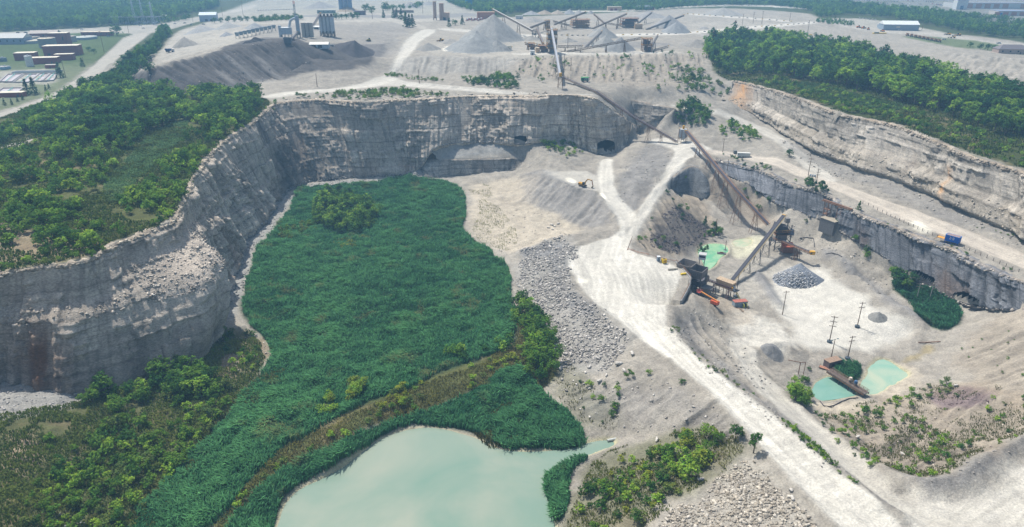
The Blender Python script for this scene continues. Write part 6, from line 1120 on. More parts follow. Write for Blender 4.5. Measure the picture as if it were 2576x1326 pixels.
t = thing('standpipe', 'rusty water filling standpipe with a long arm', 'standpipe', H(2008, 942), 0); MB().tube([(0, 0, -.5), (0, 0, 6), (-5, 1, 6.6)], .18).tube([(0, 0, 6), (2.2, 0, 6), (2.2, 0, 0)], .14).build('pipe', RUST, t)
for lb, pts in (('black pump hose curled on the sand below the teal pond', "2062,1010 2072,1022 2085,1024 2098,1021 2115,1012 2135,1004 2158,1002"), ('black hose loop beside the short high conveyor', "2012,600 2030,598 2046,600 2048,612 2049,622"), ('bent black hose lying on the slope beside the dock', "2077,640 2092,637 2108,641 2118,647"), ('long rusty pipe lying at the edge of the yellow pond', "2310,862 2335,862 2366,860")):
    q = [H(*x) + Vector((0, 0, .2)) for x in nums(pts)]; t = thing('hose' if 'hose' in lb else 'steel_pipe', lb, 'hose' if 'hose' in lb else 'pipe', q[0]); MB().tube(q, .22).build('run', C(56, 54, 60) if 'hose' in lb else RUST, t, False)
# old loading dock in the cliff
p = Vector((196, 392, 9)); pk = S(2088, 527, 17); t = thing('loading_dock', 'old concrete loading dock with rusty gantry set in the lower cliff', 'dock', (193, 390, 8), R(-62)); MB().box((0, -2.5, 3.6), (10, 6, 8.6)).build('bin_wall', C(104, 104, 104), t); MB().box((0, -2.5, 8.0), (10.4, 6.4, .3)).build('slab', C(150, 142, 126), t)
MB().box((7, 2, 8), (3.2, 4, 17)).build('pillar', C(150, 154, 156), t); MB().box((0, 4.2, 13), (12, .8, 7)).build('back_wall', C(126, 132, 136), t); MB().box((0, 1, 16.6), (20, 1.2, .9)).box((0, -.8, 16.6), (20, .3, .5)).build('beam', RUST, t); m = MB()
for x in (-7, -4.5): [m.bar((x, y, 6), (x, y, 16), .25) for y in (-1, 2)]; m.bar((x, -1, 7), (x, 2, 11), .15); m.bar((x, 2, 11), (x, -1, 15), .15)
for z in (9, 12): m.box((-5.8, .5, z), (3.4, 3.6, .15)); m.bar((-7.4, -1.2, z + 1), (-4.2, -1.2, z + 1), .1)
m.build('scaffold', RUST, t); MB().bar((2, -1, 8), (2, -1, 16), .25).bar((4.5, -1, 8), (4.5, -1, 16), .25).bar((2, -1, 15.9), (4.5, -1, 15.9), .25).bar((2, -1, 12), (4.5, -1, 12), .2).build('hanger', RUST, t)
# blue bin trailer, green box trailer, white trailer on the bench road
def textobj(txt, size, loc, rx, mat, parent, name='lettering'):
    cu = bpy.data.curves.new(name, 'FONT'); cu.body = txt; cu.size = size; cu.align_x = 'CENTER'; cu.align_y = 'CENTER'; cu.extrude = .02
    tmp = bpy.data.objects.new(name, cu); COL.objects.link(tmp); dg = bpy.context.evaluated_depsgraph_get(); me = bpy.data.meshes.new_from_object(tmp.evaluated_get(dg)); bpy.data.objects.remove(tmp)
    me.materials.clear(); me.materials.append(mat); o = obj(name, me, parent); o.location = loc; o.rotation_euler = rx; return o
p = H(2394, 613); t = thing('storage_bin', 'bright blue raised bin with white figures beside the bench road', 'container', p, R(-50)); MB().box((0, 0, 2.9), (6.6, 3.2, 3.2)).build('body', C(16, 92, 176), t); MB().box((0, 0, 4.52), (6.1, 2.7, .12)).build('load', C(136, 116, 110), t)
m = MB(); [m.bar((x, y, -.3), (x, y, 1.4), .25) for x in (-3, 0, 3) for y in (-1.4, 1.4)]; m.bar((-3.2, -1.4, .2), (3.2, -1.4, .2), .2); m.build('stand', C(20, 70, 140), t); m = MB(); [m.bar((-3.3, y, 4.55), (3.3, y, 4.55), .16) for y in (-1.6, 1.6)]; [m.bar((x, -1.6, 4.55), (x, 1.6, 4.55), .16) for x in (-3.3, 3.3)]; m.build('rim', C(60, 130, 200), t)
textobj('2·8', 2.0, (-.1, -1.63, 3.2), (R(90), 0, 0), WHITE, t); m = MB(); m.box((-5.2, 0, 1.9), (3.6, 2.6, .15)); [m.bar((x, y, 1.9), (x, y, 3.0), .08) for x in (-7, -5.2, -3.4) for y in (-1.3, 1.3)]; [m.bar((-7, y, 3), (-3.4, y, 3), .1) for y in (-1.3, 1.3)]; m.bar((-7, 0, 1.9), (-8.5, 0, 0), .2); m.build('platform', C(208, 150, 70), t)
p = H(1471, 206); t = thing('box_trailer', 'green box trailer lettered in white beside the upper conveyor bend', 'trailer', p, R(6)); MB().box((0, 0, 2.6), (6.6, 2.5, 2.6)).build('body', C(12, 92, 76), t); MB().box((0, 0, 3.95), (6.7, 2.6, .12)).build('roof', C(104, 176, 110), t); MB().box((0, 0, 1.1), (6.6, 2, .3)).build('chassis', C(150, 140, 130), t); textobj('UASC', 1.5, (.7, -1.28, 2.7), (R(90), 0, 0), WHITE, t); MB().box((3.1, -1.28, 2.8), (.35, .06, 1.9)).build('stripe', WHITE, t)
for x in (-2.2, -1.2, 2.2): [MB().cyl((x, y - .15, .5), (x, y + .15, .5), .5).build('wheel', TYRE, t) for y in (-1, 1)]
p = H(1870, 395); t = thing('box_trailer', 'dirty white box trailer parked by the bench road', 'trailer', p, R(-10)); MB().box((0, 0, 1.9), (9, 2.5, 2.5)).build('body', C(178, 180, 174), t); MB().box((0, 0, 3.2), (9.1, 2.6, .1)).build('roof', C(196, 196, 190), t); [MB().cyl((x, y - .15, .45), (x, y + .15, .45), .45).build('wheel', TYRE, t) for x in (-3.4, -2.4) for y in (-1, 1)]; MB().bar((3.6, 0, 0), (3.6, 0, .8), .2).build('prop', DSTEEL, t)
p = H(1849, 386); t = thing('transformer_box', 'dark transformer box beside the white box trailer', 'cabinet', p, 0); MB().box((0, 0, 1.1), (2.2, 2, 2.2)).build('cabinet', C(96, 100, 98), t); MB().box((0, 0, 2.25), (2.4, 2.2, .12)).build('lid', C(120, 122, 120), t)
# fence on the bench rim
fp = nums("2170,512 2184,517 2196,524 2207,529 2219,535 2230,540 2240,545 2251,550 2262,555 2273,560 2285,566 2297,571 2308,576 2320,581 2333,587 2345,592 2358,597 2425,625 2438,631 2452,637 2466,643 2482,649 2498,657 2514,664 2530,671 2546,678 2562,685 2578,692"); t = thing('wire_fence', 'post and wire fence along the cliff edge of the bench road', 'fence', H(*fp[0])); q = [H(*x) for x in fp]; post = None
for v in q:
    if post is None: post = MB().cyl((0, 0, -.3), (0, 0, 1.7), .13, n=6).build('post', C(84, 74, 70), t); post.location = v - t.location
    else: c = post.copy(); COL.objects.link(c); c.parent = t; c.location = v - t.location
m = MB()
for a, b_ in zip(q[:-1], q[1:]):
    for z in (.7, 1.3): m.bar(a + Vector((0, 0, z)), b_ + Vector((0, 0, z)), .05)
m.build('wire', C(120, 116, 112), t, False)
# ---- utility poles: foot, top, cross arms, extra, label
def pole(fx, fy, ty, arms, label, base=None, lamp=False, r=.2, group=None, mat=WOOD):
    p = H(fx, fy); h = max(5, zat(p.y, ty) - p.z); t = thing('utility_pole', label, 'pole', p, R(random.uniform(-25, 25)), group); MB().cyl((0, 0, -.6), (0, 0, h), r, r * .7, n=8).build('shaft', mat, t)
    for k in range(arms):
        z = h - .5 - k * h * .17; MB().box((0, -.25, z), (3.0, .16, .2)).build('cross_arm', C(110, 92, 76), t); m = MB(); [m.cyl((x, -.25, z + .1), (x, -.25, z + .4), .08, n=6) for x in (-1.3, -.6, .6, 1.3)]; m.build('insulator', C(150, 150, 150), t)
    if base == 'drum': MB().cyl((0, 0, -.4), (0, 0, .9), 1.1, n=16).build('footing', C(70, 82, 90), t)
    if lamp: MB().bar((0, 0, h - .2), (1.2, 0, h + .1), .1).box((1.4, 0, h), (.6, .4, .3)).bar((0, 0, h - .2), (-1.2, 0, h - .3), .1).box((-1.4, 0, h - .4), (.6, .4, .3)).build('floodlight', C(90, 110, 110), t)
    return t
for a in [(1818, 383, 348, 1, 'thin utility pole behind the white box trailer'), (1829, 432, 401, 0, 'short timber post against the bench cliff'), (1798, 597, 550, 0, 'bare timber pole right of the green pond'), (1824, 632, 605, 0, 'short pole in a drum footing at the green pond', 'drum'), (2033, 442, 398, 3, 'utility pole with three cross arms beside the bench road'), (2053, 462, 425, 3, 'utility pole in front of the three armed pole by the bench road'),
    (1968, 792, 732, 1, 'bare utility pole at the left side of the white basin floor'), (2156, 823, 760, 2, 'tall utility pole in a drum footing on the white basin floor', 'drum'), (2086, 861, 795, 3, 'utility pole with three pairs of arms at the basin edge', 'drum'), (2132, 903, 845, 2, 'utility pole in a drum footing beside the pump house', 'drum'), (2306, 751, 713, 2, 'weathered grey pole standing in the reeds under the cliff'), (2340, 748, 708, 2, 'weathered grey pole nearer the cliff slot'),
    (1851, 747, 689, 0, 'bare pole with round footing beside the control room', 'drum'), (2178, 640, 601, 1, 'pale pole among the trees under the lower cliff'), (798, 218, 185, 0, 'lone pole on the back rim above the left part of the wall'), (1055, 210, 175, 0, 'lone pole on the back rim at the road bend'), (1250, 191, 164, 0, 'lone pole below the grey stockpile slope'),
    (1428, 122, 84, 1, 'pole with a short cross arm between the yard conveyors'), (1867, 64, 35, 2, 'leftmost of the three poles on the empty yard'), (1894, 60, 30, 2, 'middle of the three poles on the empty yard'), (1916, 61, 28, 2, 'rightmost of the three poles on the empty yard'), (1799, 92, 67, 0, 'bare pole at the tip of the right forest'), (1419, 176, 136, 0, 'left timber pole in the gully beside the conveyor'), (1436, 178, 148, 0, 'right timber pole in the gully beside the conveyor'), (1986, 54, 32, 1, 'pole beside the yard exit road'), (2031, 86, 51, 0, 'pole with a yellow base on the yard'),
    (262, 130, 78, 1, 'pole beside the paved road at the plant driveway'), (212, 166, 144, 1, 'pole beside the small dark conifer'), (166, 196, 155, 1, 'guyed pole behind the dark conifer by the basins'), (324, 82, 62, 1, 'pole at the road junction'), (388, 60, 34, 1, 'pole beside the substation'), (486, 56, 28, 1, 'pole left of the white gabled hall'), (560, 40, 18, 1, 'pole in the far white yard'), (612, 40, 4, 1, 'tall pole in front of the far white yard'), (870, 36, 2, 1, 'tall pole in front of the blue silos'), (937, 48, 22, 1, 'pole on the far roadside'), (1064, 34, 2, 1, 'tall pole beside the far junction'), (2319, 76, 50, 0, 'thin pole in front of the shop building')]:
    pole(*a[:5], base=a[5] if len(a) > 5 else None, r=.22 if a[1] > 300 else .28, mat=C(156, 150, 142) if 'grey' in a[4] or 'pale' in a[4] else WOOD)
pole(2091, 899, 853, 0, 'pole with two floodlights left of the pump house', lamp=True)
p = H(2043, 452); t = thing('transformer_bank', 'row of grey transformers on a frame between two poles', 'transformer', p, R(-30)); m = MB(); [m.bar((x, 0, -.3), (x, 0, 3), .2) for x in (-2, 2)]; m.box((0, 0, 2), (4.4, .6, .2)); m.build('frame', WOOD, t); [MB().cyl((x, 0, 2.1), (x, 0, 3.5), .5).build('transformer', C(140, 156, 168), t) for x in (-1.3, 0, 1.3)]
# ================================================================== YARD PLANTS, FAR BUILDINGS, VEHICLES
def bld(px, py, wpx, top, dep, rz, wall, roof, label, cat='building', kind='flat', doors=(), wins=0, name='building', group=None, dcol=None):
    p = H(px, py); m_ = mpp(p); w = wpx * m_; p = p + Vector((0, dep / 2, 0)); h = max(2.5, zat(p.y - dep / 2, top) - p.z); t = thing(name, label, cat, p, R(rz), group)
    MB().box((0, 0, h / 2 - .4), (w, dep, h + .8)).build('wall', wall, t)
    if kind == 'flat': MB().box((0, 0, h + .12), (w + .5, dep + .5, .35)).build('roof', roof, t)
    else:
        rh = dep * (.22 if kind == 'gable' else .3); m = MB(); a = w / 2 + .5; b = dep / 2 + .6
        if kind == 'hip': m.poly([(-a, -b, h), (a, -b, h), (a, b, h), (-a, b, h), (-a + b * .9, 0, h + rh), (a - b * .9, 0, h + rh)], [(0, 1, 5, 4), (2, 3, 4, 5), (1, 2, 5), (3, 0, 4), (0, 3, 2, 1)])
        else: m.poly([(-a, -b, h), (a, -b, h), (a, b, h), (-a, b, h), (-a, 0, h + rh), (a, 0, h + rh)], [(0, 1, 5, 4), (2, 3, 4, 5), (1, 2, 5), (3, 0, 4), (0, 3, 2, 1)])
        m.build('roof', roof, t)
    for (x, s, dw, dh) in doors:
        if s == 'f': MB().box((x * w, -dep / 2 - .06, dh / 2), (dw, .12, dh)).build('door', dcol or C(60, 64, 70), t)
        else: MB().box((w / 2 + .06, x * dep, dh / 2), (.12, dw, dh)).build('door', dcol or C(60, 64, 70), t)
    for k in range(wins): MB().box((-w / 2 + w * (k + .5) / wins, -dep / 2 - .05, h * .55), (min(1.6, w / wins * .5), .1, h * .3)).build('window', GLASS, t)
    return t
def tower(px, py, wpx, top, rz, label, mats, decks=3, boxes=True, slope=False):
    p = H(px, py); m_ = mpp(p); w = wpx * m_; p = p + Vector((0, w * .4, 0)); h = zat(p.y, top) - p.z; t = thing('crushing_plant', label, 'plant', p, R(rz)); d = w * .75; m = MB()
    for x in (-w / 2, 0, w / 2):
        for y in (-d / 2, d / 2): m.bar((x, y, -.6), (x, y, h * .9), .62)
    for k in range(decks):
        z = h * .85 * (k + 1) / decks
        for y in (-d / 2, d / 2): m.bar((-w / 2, y, z), (w / 2, y, z), .3); m.bar((-w / 2, y, z - h * .8 / decks), (0, y, z), .2); m.bar((w / 2, y, z - h * .8 / decks), (0, y, z), .2)
        for x in (-w / 2, w / 2): m.bar((x, -d / 2, z), (x, d / 2, z), .3)
    m.build('frame', mats[0], t); m = MB(); [m.box((0, 0, h * .85 * (k + 1) / decks), (w * 1.12, d * 1.15, .55)) for k in range(decks)]; m.build('deck', mats[1], t)
    if boxes:
        for k in range(decks): MB().box((w * (.12 - .2 * (k % 2)), -d * .1, h * .85 * (k + .45) / decks), (w * .7, d * .8, h * .62 / decks), 0, (.2, 'Y') if slope else None).build('screen' if k else 'crusher', mats[2], t)
    m = MB()
    for k in range(decks):
        z = h * .85 * (k + 1) / decks + 1.1
        for y in (-d * .57, d * .57): m.bar((-w * .56, y, z), (w * .56, y, z), .26)
        for x in (-w * .56, w * .56): m.bar((x, -d * .57, z), (x, d * .57, z), .26); [m.bar((x, y, z - 1.1), (x, y, z), .12) for y in (-d * .57, d * .57)]
    m.build('handrail', mats[3], t); return t
YR, RB = C(190, 148, 70), C(134, 104, 84)
tower(1388, 134, 22, 66, 8, 'tall crushing and screening tower in the middle of the yard', (STEEL, RB, C(112, 110, 112), YR), 5)
tower(1366, 132, 20, 112, 5, 'low steel crusher frame left of the tall yard tower', (C(120, 96, 100), RB, STEEL, YR), 2)
tower(1460, 71, 40, 46, 6, 'wide screening house with an orange top in the yard', (RUST, RB, C(170, 140, 108), YR), 3)
tower(1584, 70, 38, 42, 4, 'dark round topped crusher plant on the far side of the yard', (DSTEEL, RB, C(92, 88, 90), RUST), 3)
tower(1627, 131, 22, 92, 3, 'screen tower with a yellow head box at the yard edge', (RB, RB, C(84, 84, 90), YR), 2, slope=True)
tower(1347, 95, 16, 74, 0, 'grey trestle tower under the white topped conveyor', (STEEL, STEEL, STEEL, STEEL), 2, boxes=False)
tower(1337, 126, 14, 107, 0, 'small crusher frame beside the white generator box', (RB, RB, C(110, 112, 120), YR), 2)
tower(1377, 72, 12, 49, 0, 'transfer tower left of the screening house', (RB, RB, YR, YR), 3)
YC = [("yard conveyor sloping up to the yellow head box of the screen tower", (1410, 131), (1613, 94), (1410, 131), (1618, 131), 1.6, (.25, .57, .8)), ('radial stacker conveyor over the middle grey cones', (1472, 118), (1514, 78), (1472, 119), (1512, 108), 1.3, (.45, .75)), ('level conveyor running right from the tall yard tower', (1403, 115), (1466, 114), (1405, 128), (1466, 128), 1.3, (.3, .7)),
    ('conveyor from the tall tower down to the screening house yard', (1394, 60), (1473, 29), (1394, 78), (1466, 70), 1.5, (.35, .7)), ('short conveyor left of the tall yard tower', (1334, 68), (1379, 51), (1334, 88), (1378, 74), 1.5, (.4, .8)), ('steep conveyor beside the tall yard tower', (1351, 70), (1367, 108), (1350, 96), (1364, 128), 1.6, ()),
    ('long white topped conveyor feeding the tallest cone', (1340, 76), (1239, 22), (1346, 96), (1250, 74), 1.8, (.33, .7)), ('conveyor leaning left behind the middle cones', (1521, 57), (1494, 34), (1521, 72), (1496, 60), 1.3, (.6,)), ('long conveyor rising to the dark crusher plant', (1489, 71), (1577, 33), (1489, 73), (1574, 70), 1.5, (.4, .75)),
    ('low conveyor in front of the dark crusher plant', (1524, 57), (1594, 67), (1526, 73), (1592, 73), 1.3, (.4,)), ('thin stacker rising right behind the dark crusher plant', (1604, 58), (1640, 30), (1604, 66), (1636, 54), 1.2, (.55,)), ('long stacker over the right hand yard cones', (1625, 73), (1721, 37), (1625, 75), (1716, 66), 1.6, (.3, .6)),
    ('steep stacker at the right of the screen tower', (1637, 118), (1655, 87), (1638, 127), (1652, 122), 1.2, (.55,)), ('low stacker at the right end of the yard edge', (1639, 126), (1682, 115), (1640, 130), (1680, 130), 1.1, (.6,)), ('low conveyor left of the small crusher frame', (1355, 117), (1321, 107), (1355, 128), (1322, 124), 1.3, (.4, .8)), ('short conveyor under the tall yard tower', (1392, 120), (1348, 110), (1392, 130), (1350, 128), 1.2, (.5,)),
    ('short conveyor below the screening house', (1392, 52), (1434, 63), (1394, 76), (1434, 72), 1.2, (.5,))]
for lb, a, b_, ga, gb, w, lg in YC: conveyor(lb, [Qg(*a, *ga), Qg(*b_, *gb)], w, lg, C(116, 96, 76) if 'stacker' not in lb else C(104, 102, 100), belt=C(176, 176, 172) if 'white' in lb else C(92, 90, 92), group=None, depth=1.7, tk=1.7)
conveyor('green mobile stacker in front of the broad grey cone', [Qg(1246, 120, 1248, 127), Qg(1288, 117, 1286, 127)], 2.2, (.3, .7), C(64, 92, 84), belt=C(90, 110, 104), group=None, depth=1.6)
bld(1606, 73, 19, 61, 4, 4, TAN, C(190, 172, 146), 'beige equipment box by the long stacker', 'container', name='equipment_box'); bld(1352, 133, 9, 121, 4, 4, TAN, C(190, 172, 146), 'beige box beside the small crusher frame', 'container', name='equipment_box'); bld(1339, 138, 11, 128, 4, 6, WHITE, C(196, 196, 190), 'white generator box at the yard edge', 'container', name='generator_box', doors=((0, 'f', 1, 2),)); bld(1306, 48, 18, 40, 3, 6, WHITE, WHITE, 'white trailer far left in the yard', 'trailer', name='box_trailer', doors=((.2, 'f', 1, 2),))
bld(1546, 27, 35, 17, 9, 2, TAN, C(176, 172, 150), 'tan garage with two dark red doors beyond the yard', kind='flat', doors=((-.22, 'f', 5, 4), (.08, 'f', 5, 4)), name='garage', dcol=C(128, 56, 60)); bld(1623, 25, 46, 18, 10, 0, BRICK, C(104, 112, 124), 'brick house with grey hip roof beyond the yard', 'house', 'hip', wins=4, name='house', doors=((0, 'f', 1.2, 2.1),))
# asphalt plant
def silos(px, py, n, wpx, top, label, col, legs, rows=1, name='silo_bank', ring=None, capcol=None):
    p = H(px, py); m_ = mpp(p); r = wpx * m_ / n / 2; p = p + Vector((0, r, 0)); h = zat(p.y, top) - p.z; t = thing(name, label, 'silo', p)
    for j in range(rows):
        for k in range(n):
            x = (k - (n - 1) / 2) * 2 * r; y = j * 2 * r; m = MB(); m.cyl((x, y, legs), (x, y, h), r * .97, n=16)
            if legs > .5: m.cyl((x, y, legs * .55), (x, y, legs), r * .3, r * .97, n=16)
            m.build('silo', col, t)
            if legs > .5: m = MB(); [m.bar((x + sx * r * .75, y + sy * r * .75, -.5), (x + sx * r * .75, y + sy * r * .75, legs + .5), .5) for sx in (-1, 1) for sy in (-1, 1)]; m.build('leg', DSTEEL, t)
    if capcol: MB().box((0, (rows - 1) * r, h + .3), (2 * r * n + .6, 2 * r * rows + .6, .5)).build('platform', capcol, t); m = MB(); [m.box(((k - (n - 1) / 2) * 2 * r, (rows - 1) * r, h + 1.6), (r * .9, r * 1.3, 2.2)) for k in range(n)]; m.build('slat_conveyor', DSTEEL, t)
    return t
silos(823, 93, 4, 36, 42, 'bank of tall pale silos on black legs at the asphalt plant', C(168, 178, 186), 5.5, 2, capcol=DSTEEL); silos(774, 95, 3, 30, 57, 'group of beige grey silos beside the tall pale bank', C(158, 156, 150), 0.3, 1); silos(751, 96, 1, 10, 40, 'slim grey silo tower with a steel lattice foot', C(150, 164, 176), 5, 1, name='silo_tower')
silos(869, 29, 3, 34, -8, 'bank of big blue grey silos across the far road', C(116, 138, 164), 4, 1); silos(1179, 21, 1, 19, -10, 'bright teal silo at the far cement plant', C(30, 134, 160), 5, 1, name='cement_silo'); silos(1094, 51, 1, 9, 3, 'narrow tan silo of the far block plant', C(176, 150, 134), 4, 1, name='cement_silo'); silos(1111, 51, 1, 12, 8, 'wider tan silo of the far block plant', C(170, 140, 122), 4, 1, name='cement_silo')
p = H(719, 94); m_ = mpp(p); t = thing('baghouse', 'pale blue grey baghouse with a curved duct at the asphalt plant', 'plant', p + Vector((0, 4, 0)), R(8)); MB().box((0, 0, 6), (26 * m_, 7, 6.5)).build('housing', C(158, 172, 184), t); MB().cyl((-15 * m_, 0, -.4), (-15 * m_, 0, 11.5), 1.5, n=14).build('stack', C(160, 172, 182), t); m = MB(); [m.bar((x * m_, y, -.5), (x * m_, y, 3), .4) for x in (-12, -4, 4, 12) for y in (-3, 3)]; m.build('leg', DSTEEL, t); MB().tube([(8 * m_, 0, 9), (13 * m_, 0, 16), (20 * m_, 0, 18), (28 * m_, 0, 18.5)], 1.3, 10).build('duct', C(172, 182, 190), t); MB().box((0, 0, 9.4), (26 * m_ + .6, 7.4, .3)).build('roof', C(200, 204, 204), t)
bld(802, 121, 46, 112, 9, 4, C(160, 172, 180), C(206, 204, 194), 'grey shed with a white front roof slope at the asphalt plant', 'shed', 'gable', doors=((-.28, 'f', 4, 3), (.05, 'f', 4, 3)), name='shed'); bld(796, 74, 16, 68, 6, 0, WHITE, WHITE, 'white roofed shelter between the silos', 'shed', 'gable', name='shelter', doors=((0, 'f', 5, 2.4),))
conveyor('slat conveyor rising to the top of the tall pale silos', [Qg(785, 66, 786, 94), Qg(806, 33, 808, 92)], 1.8, (), DSTEEL, group=None, depth=1.8); conveyor('trussed feed conveyor at the foot of the slim silo tower', [Qg(724, 108, 725, 112), Qg(749, 80, 749, 96)], 1.6, (.5,), DSTEEL, group=None, depth=1.5)
p = H(725, 111); t = thing('feed_bin', 'dark ribbed feed bin on the black heap edge', 'bin', p); m = MB(); hopper(m, 0, 0, 1, 7, 4, 5, .6); [m.box((-3 + k, -2.2, 3.4), (.2, .3, 5)) for k in range(7)]; m.build('bin', C(96, 106, 116), t); MB().box((0, 0, .4), (6, 3, 1.2)).build('base', DSTEEL, t)
proto = None
for k in range(10):
    x = 598 + k * 10.2; y = 98 - k * 2.2; p = H(x, y); lb = 'cold feed bin in the sloping row left of the baghouse'
    if proto is None:
        proto = t = thing('feed_hopper', lb, 'hopper', p, R(20), 'row of cold feed bins'); m = MB(); hopper(m, 0, 0, 3.0, 4.4, 4.6, 3.6, .9); m.build('bin', C(132, 148, 160), t); m = MB(); [m.bar((i, j, -.5), (i, j, 3.6), .35) for i in (-1.6, 1.6) for j in (-1.7, 1.7)]; m.build('leg', DSTEEL, t)
    else: dup(proto, p, R(20), lb)
p = H(744, 52); t = thing('lattice_mast', 'tall red and white lattice mast behind the asphalt plant', 'mast', p); h = zat(p.y, 2) - p.z
for k in range(6): m = MB(); z0, z1 = h * k / 6, h * (k + 1) / 6; [m.bar((x, y, z0), (x, y, z1), .3) for x in (-.9, .9) for y in (-.9, .9)]; m.bar((-.9, -.9, z0), (.9, -.9, z1), .22); m.bar((.9, .9, z0), (-.9, .9, z1), .22); m.build('section', (C(190, 90, 70), DSTEEL, C(110, 120, 128))[min(2, 5 - k)], t)
bld(1118, 51, 24, 32, 10, 0, C(184, 158, 140), C(190, 170, 150), 'tan block plant building at the foot of the tan silos', name='block_plant', doors=((0, 'f', 4, 4),)); bld(1222, 48, 44, 31, 12, 4, C(168, 118, 92), C(170, 140, 116), 'brown brick shop beyond the tallest cone', name='brick_shop', doors=((.2, 'f', 4, 4),)); bld(521, 54, 40, 38, 18, 12, C(160, 172, 184), C(196, 206, 210), 'white gabled metal hall beside the far road', 'hall', 'gable', name='metal_hall', doors=((-.1, 'f', 4, 3.5), (.2, 'f', 4, 3.5))); bld(406, 48, 26, 40, 8, 4, C(176, 188, 196), C(200, 206, 208), 'small white metal shed beside the substation', 'shed', 'gable', name='metal_shed', doors=((0, 'f', 2, 2.4),))
bld(820, 34, 44, 26, 8, 2, C(120, 136, 130), C(150, 156, 150), 'long low shed left of the blue silos', 'shed', name='shed', wins=4); bld(905, 38, 26, 28, 8, 0, C(110, 96, 96), C(96, 90, 94), 'dark shed right of the blue silos', 'shed', name='shed', doors=((0, 'f', 4, 3),)); bld(1015, 32, 50, 26, 6, 0, C(140, 128, 116), C(150, 140, 130), 'long low bin wall beyond the far road', 'wall', name='bin_wall', doors=((0, 'f', 3, 2),))
# water treatment plant
BR, TR = C(134, 66, 56), C(200, 190, 170)
bld(18, 112, 78, 96, 22, 6, C(126, 140, 158), C(176, 176, 170), 'long grey tank hall at the left edge of the treatment plant', 'hall', 'gable', name='tank_hall', wins=5); bld(107, 96, 62, 84, 16, 14, BR, C(160, 150, 140), 'brick hall with a taupe gable roof at the treatment plant', 'hall', 'gable', name='brick_hall', wins=3); bld(148, 113, 42, 84, 12, 10, BR, TR, 'tall brick process tower with a pale flat roof', name='process_building', wins=2); bld(240, 91, 70, 81, 12, 4, BR, C(190, 174, 150), 'long flat brick hall beside the driveway', 'hall', name='brick_hall', wins=5)
bld(152, 141, 80, 116, 15, 12, BR, TR, 'largest brick block of the treatment plant', name='brick_building', doors=((-.35, 'f', 3, 3),), wins=0); bld(160, 152, 42, 137, 8, 12, BR, TR, 'low brick annex in front of the largest brick block', name='brick_annex', doors=((-.3, 'f', 1.6, 2.4),)); bld(60, 152, 46, 134, 12, 14, BR, TR, 'left brick building of the treatment plant', name='brick_building', doors=((.2, 'f', 1.6, 2.4),)); bld(108, 161, 62, 146, 11, 12, BR, TR, 'front brick building beside the white tank', name='brick_building', doors=((.3, 'f', 1.4, 2.2),)); bld(26, 245, 56, 234, 7, 8, BR, TR, 'small brick pump house below the settling basins', 'pump house', name='pump_building', doors=((.3, 'f', 1.4, 2.2),)); bld(126, 172, 24, 164, 5, 10, BR, C(170, 160, 150), 'little brick hut beside the pipe gallery', 'hut', name='brick_hut', doors=((0, 'f', 1, 2),))
def tank(px, py, wpx, top, label, col, topc, name='tank'):
    p = H(px, py); r = wpx * mpp(p) / 2; p = p + Vector((0, r, 0)); h = max(1.2, zat(p.y - r, top) - p.z); t = thing(name, label, 'tank', p); MB().cyl((0, 0, -1), (0, 0, h), r, n=28).build('shell', col, t); MB().cyl((0, 0, h), (0, 0, h + .25), r * .94, r * .9, n=28).build('top', topc, t); MB().bar((-r, 0, h + .6), (r, 0, h + .6), 1, .3).cyl((0, 0, h), (0, 0, h + 1.4), .8).build('gangway', GALV, t); return t
tank(110, 122, 40, 98, 'grey cylindrical digester tank in front of the process tower', C(128, 128, 126), C(190, 176, 150)); tank(66, 111, 50, 104, 'low round clarifier at the left of the treatment plant', C(150, 156, 156), C(180, 172, 150), 'clarifier'); tank(200, 101, 54, 95, 'large round clarifier beside the driveway', C(140, 156, 164), C(176, 178, 168), 'clarifier'); tank(80, 100, 24, 94, 'small round clarifier behind the left one', C(160, 150, 140), C(180, 160, 136), 'clarifier'); tank(172, 106, 26, 92, 'pale domed tank between the process tower and the clarifier', C(160, 160, 156), C(196, 184, 160)); tank(71, 168, 17, 142, 'white upright storage tank beside the front brick building', WHITE, WHITE); tank(2, 156, 18, 147, 'teal grey tank at the left edge of the plant', C(100, 124, 132), C(90, 110, 120)); tank(6, 176, 24, 169, 'blue rimmed round tank at the left edge', C(130, 160, 180), C(170, 166, 160))
def basin(pts, label):
    q = [H(*x) for x in nums(pts)]; zz = max(v.z for v in q) + .6; t = thing('settling_basin', label, 'basin', q[0]); m = MB()
    for a, b_ in zip(q, q[1:] + q[:1]): a, b_ = Vector((a.x, a.y, zz)), Vector((b_.x, b_.y, zz)); m.bar(a - Vector((0, 0, .8)), b_ - Vector((0, 0, .8)), .9, 2.2)
    m.build('wall', C(150, 146, 146), t, False); MB().poly([(v.x, v.y, zz - .5) for v in q], [tuple(range(len(q)))]).build('water', C(176, 166, 166, .3), t, False); c = [(q[0] + q[1]) / 2, (q[2] + q[3]) / 2]; m = MB(); [m.bar(Vector((v.x, v.y, zz + .3)) , Vector((w_.x, w_.y, zz + .3)), .6, .25) for v, w_ in ((c[0], c[1]),)]; m.build('gangway', C(60, 150, 140), t, False)
for i, (s_, lb) in enumerate((("0,208 30,208 58,188 20,188", 'first settling basin beside the teal gangway'), ("34,208 72,208 96,188 62,188", 'second settling basin in the upper row'), ("76,206 104,206 124,186 100,187", 'third settling basin in the upper row'), ("107,205 134,204 146,186 128,186", 'fourth settling basin beside the conifer'), ("-12,238 44,236 58,222 8,224", 'single settling basin above the brick pump house'))): basin(s_, lb)
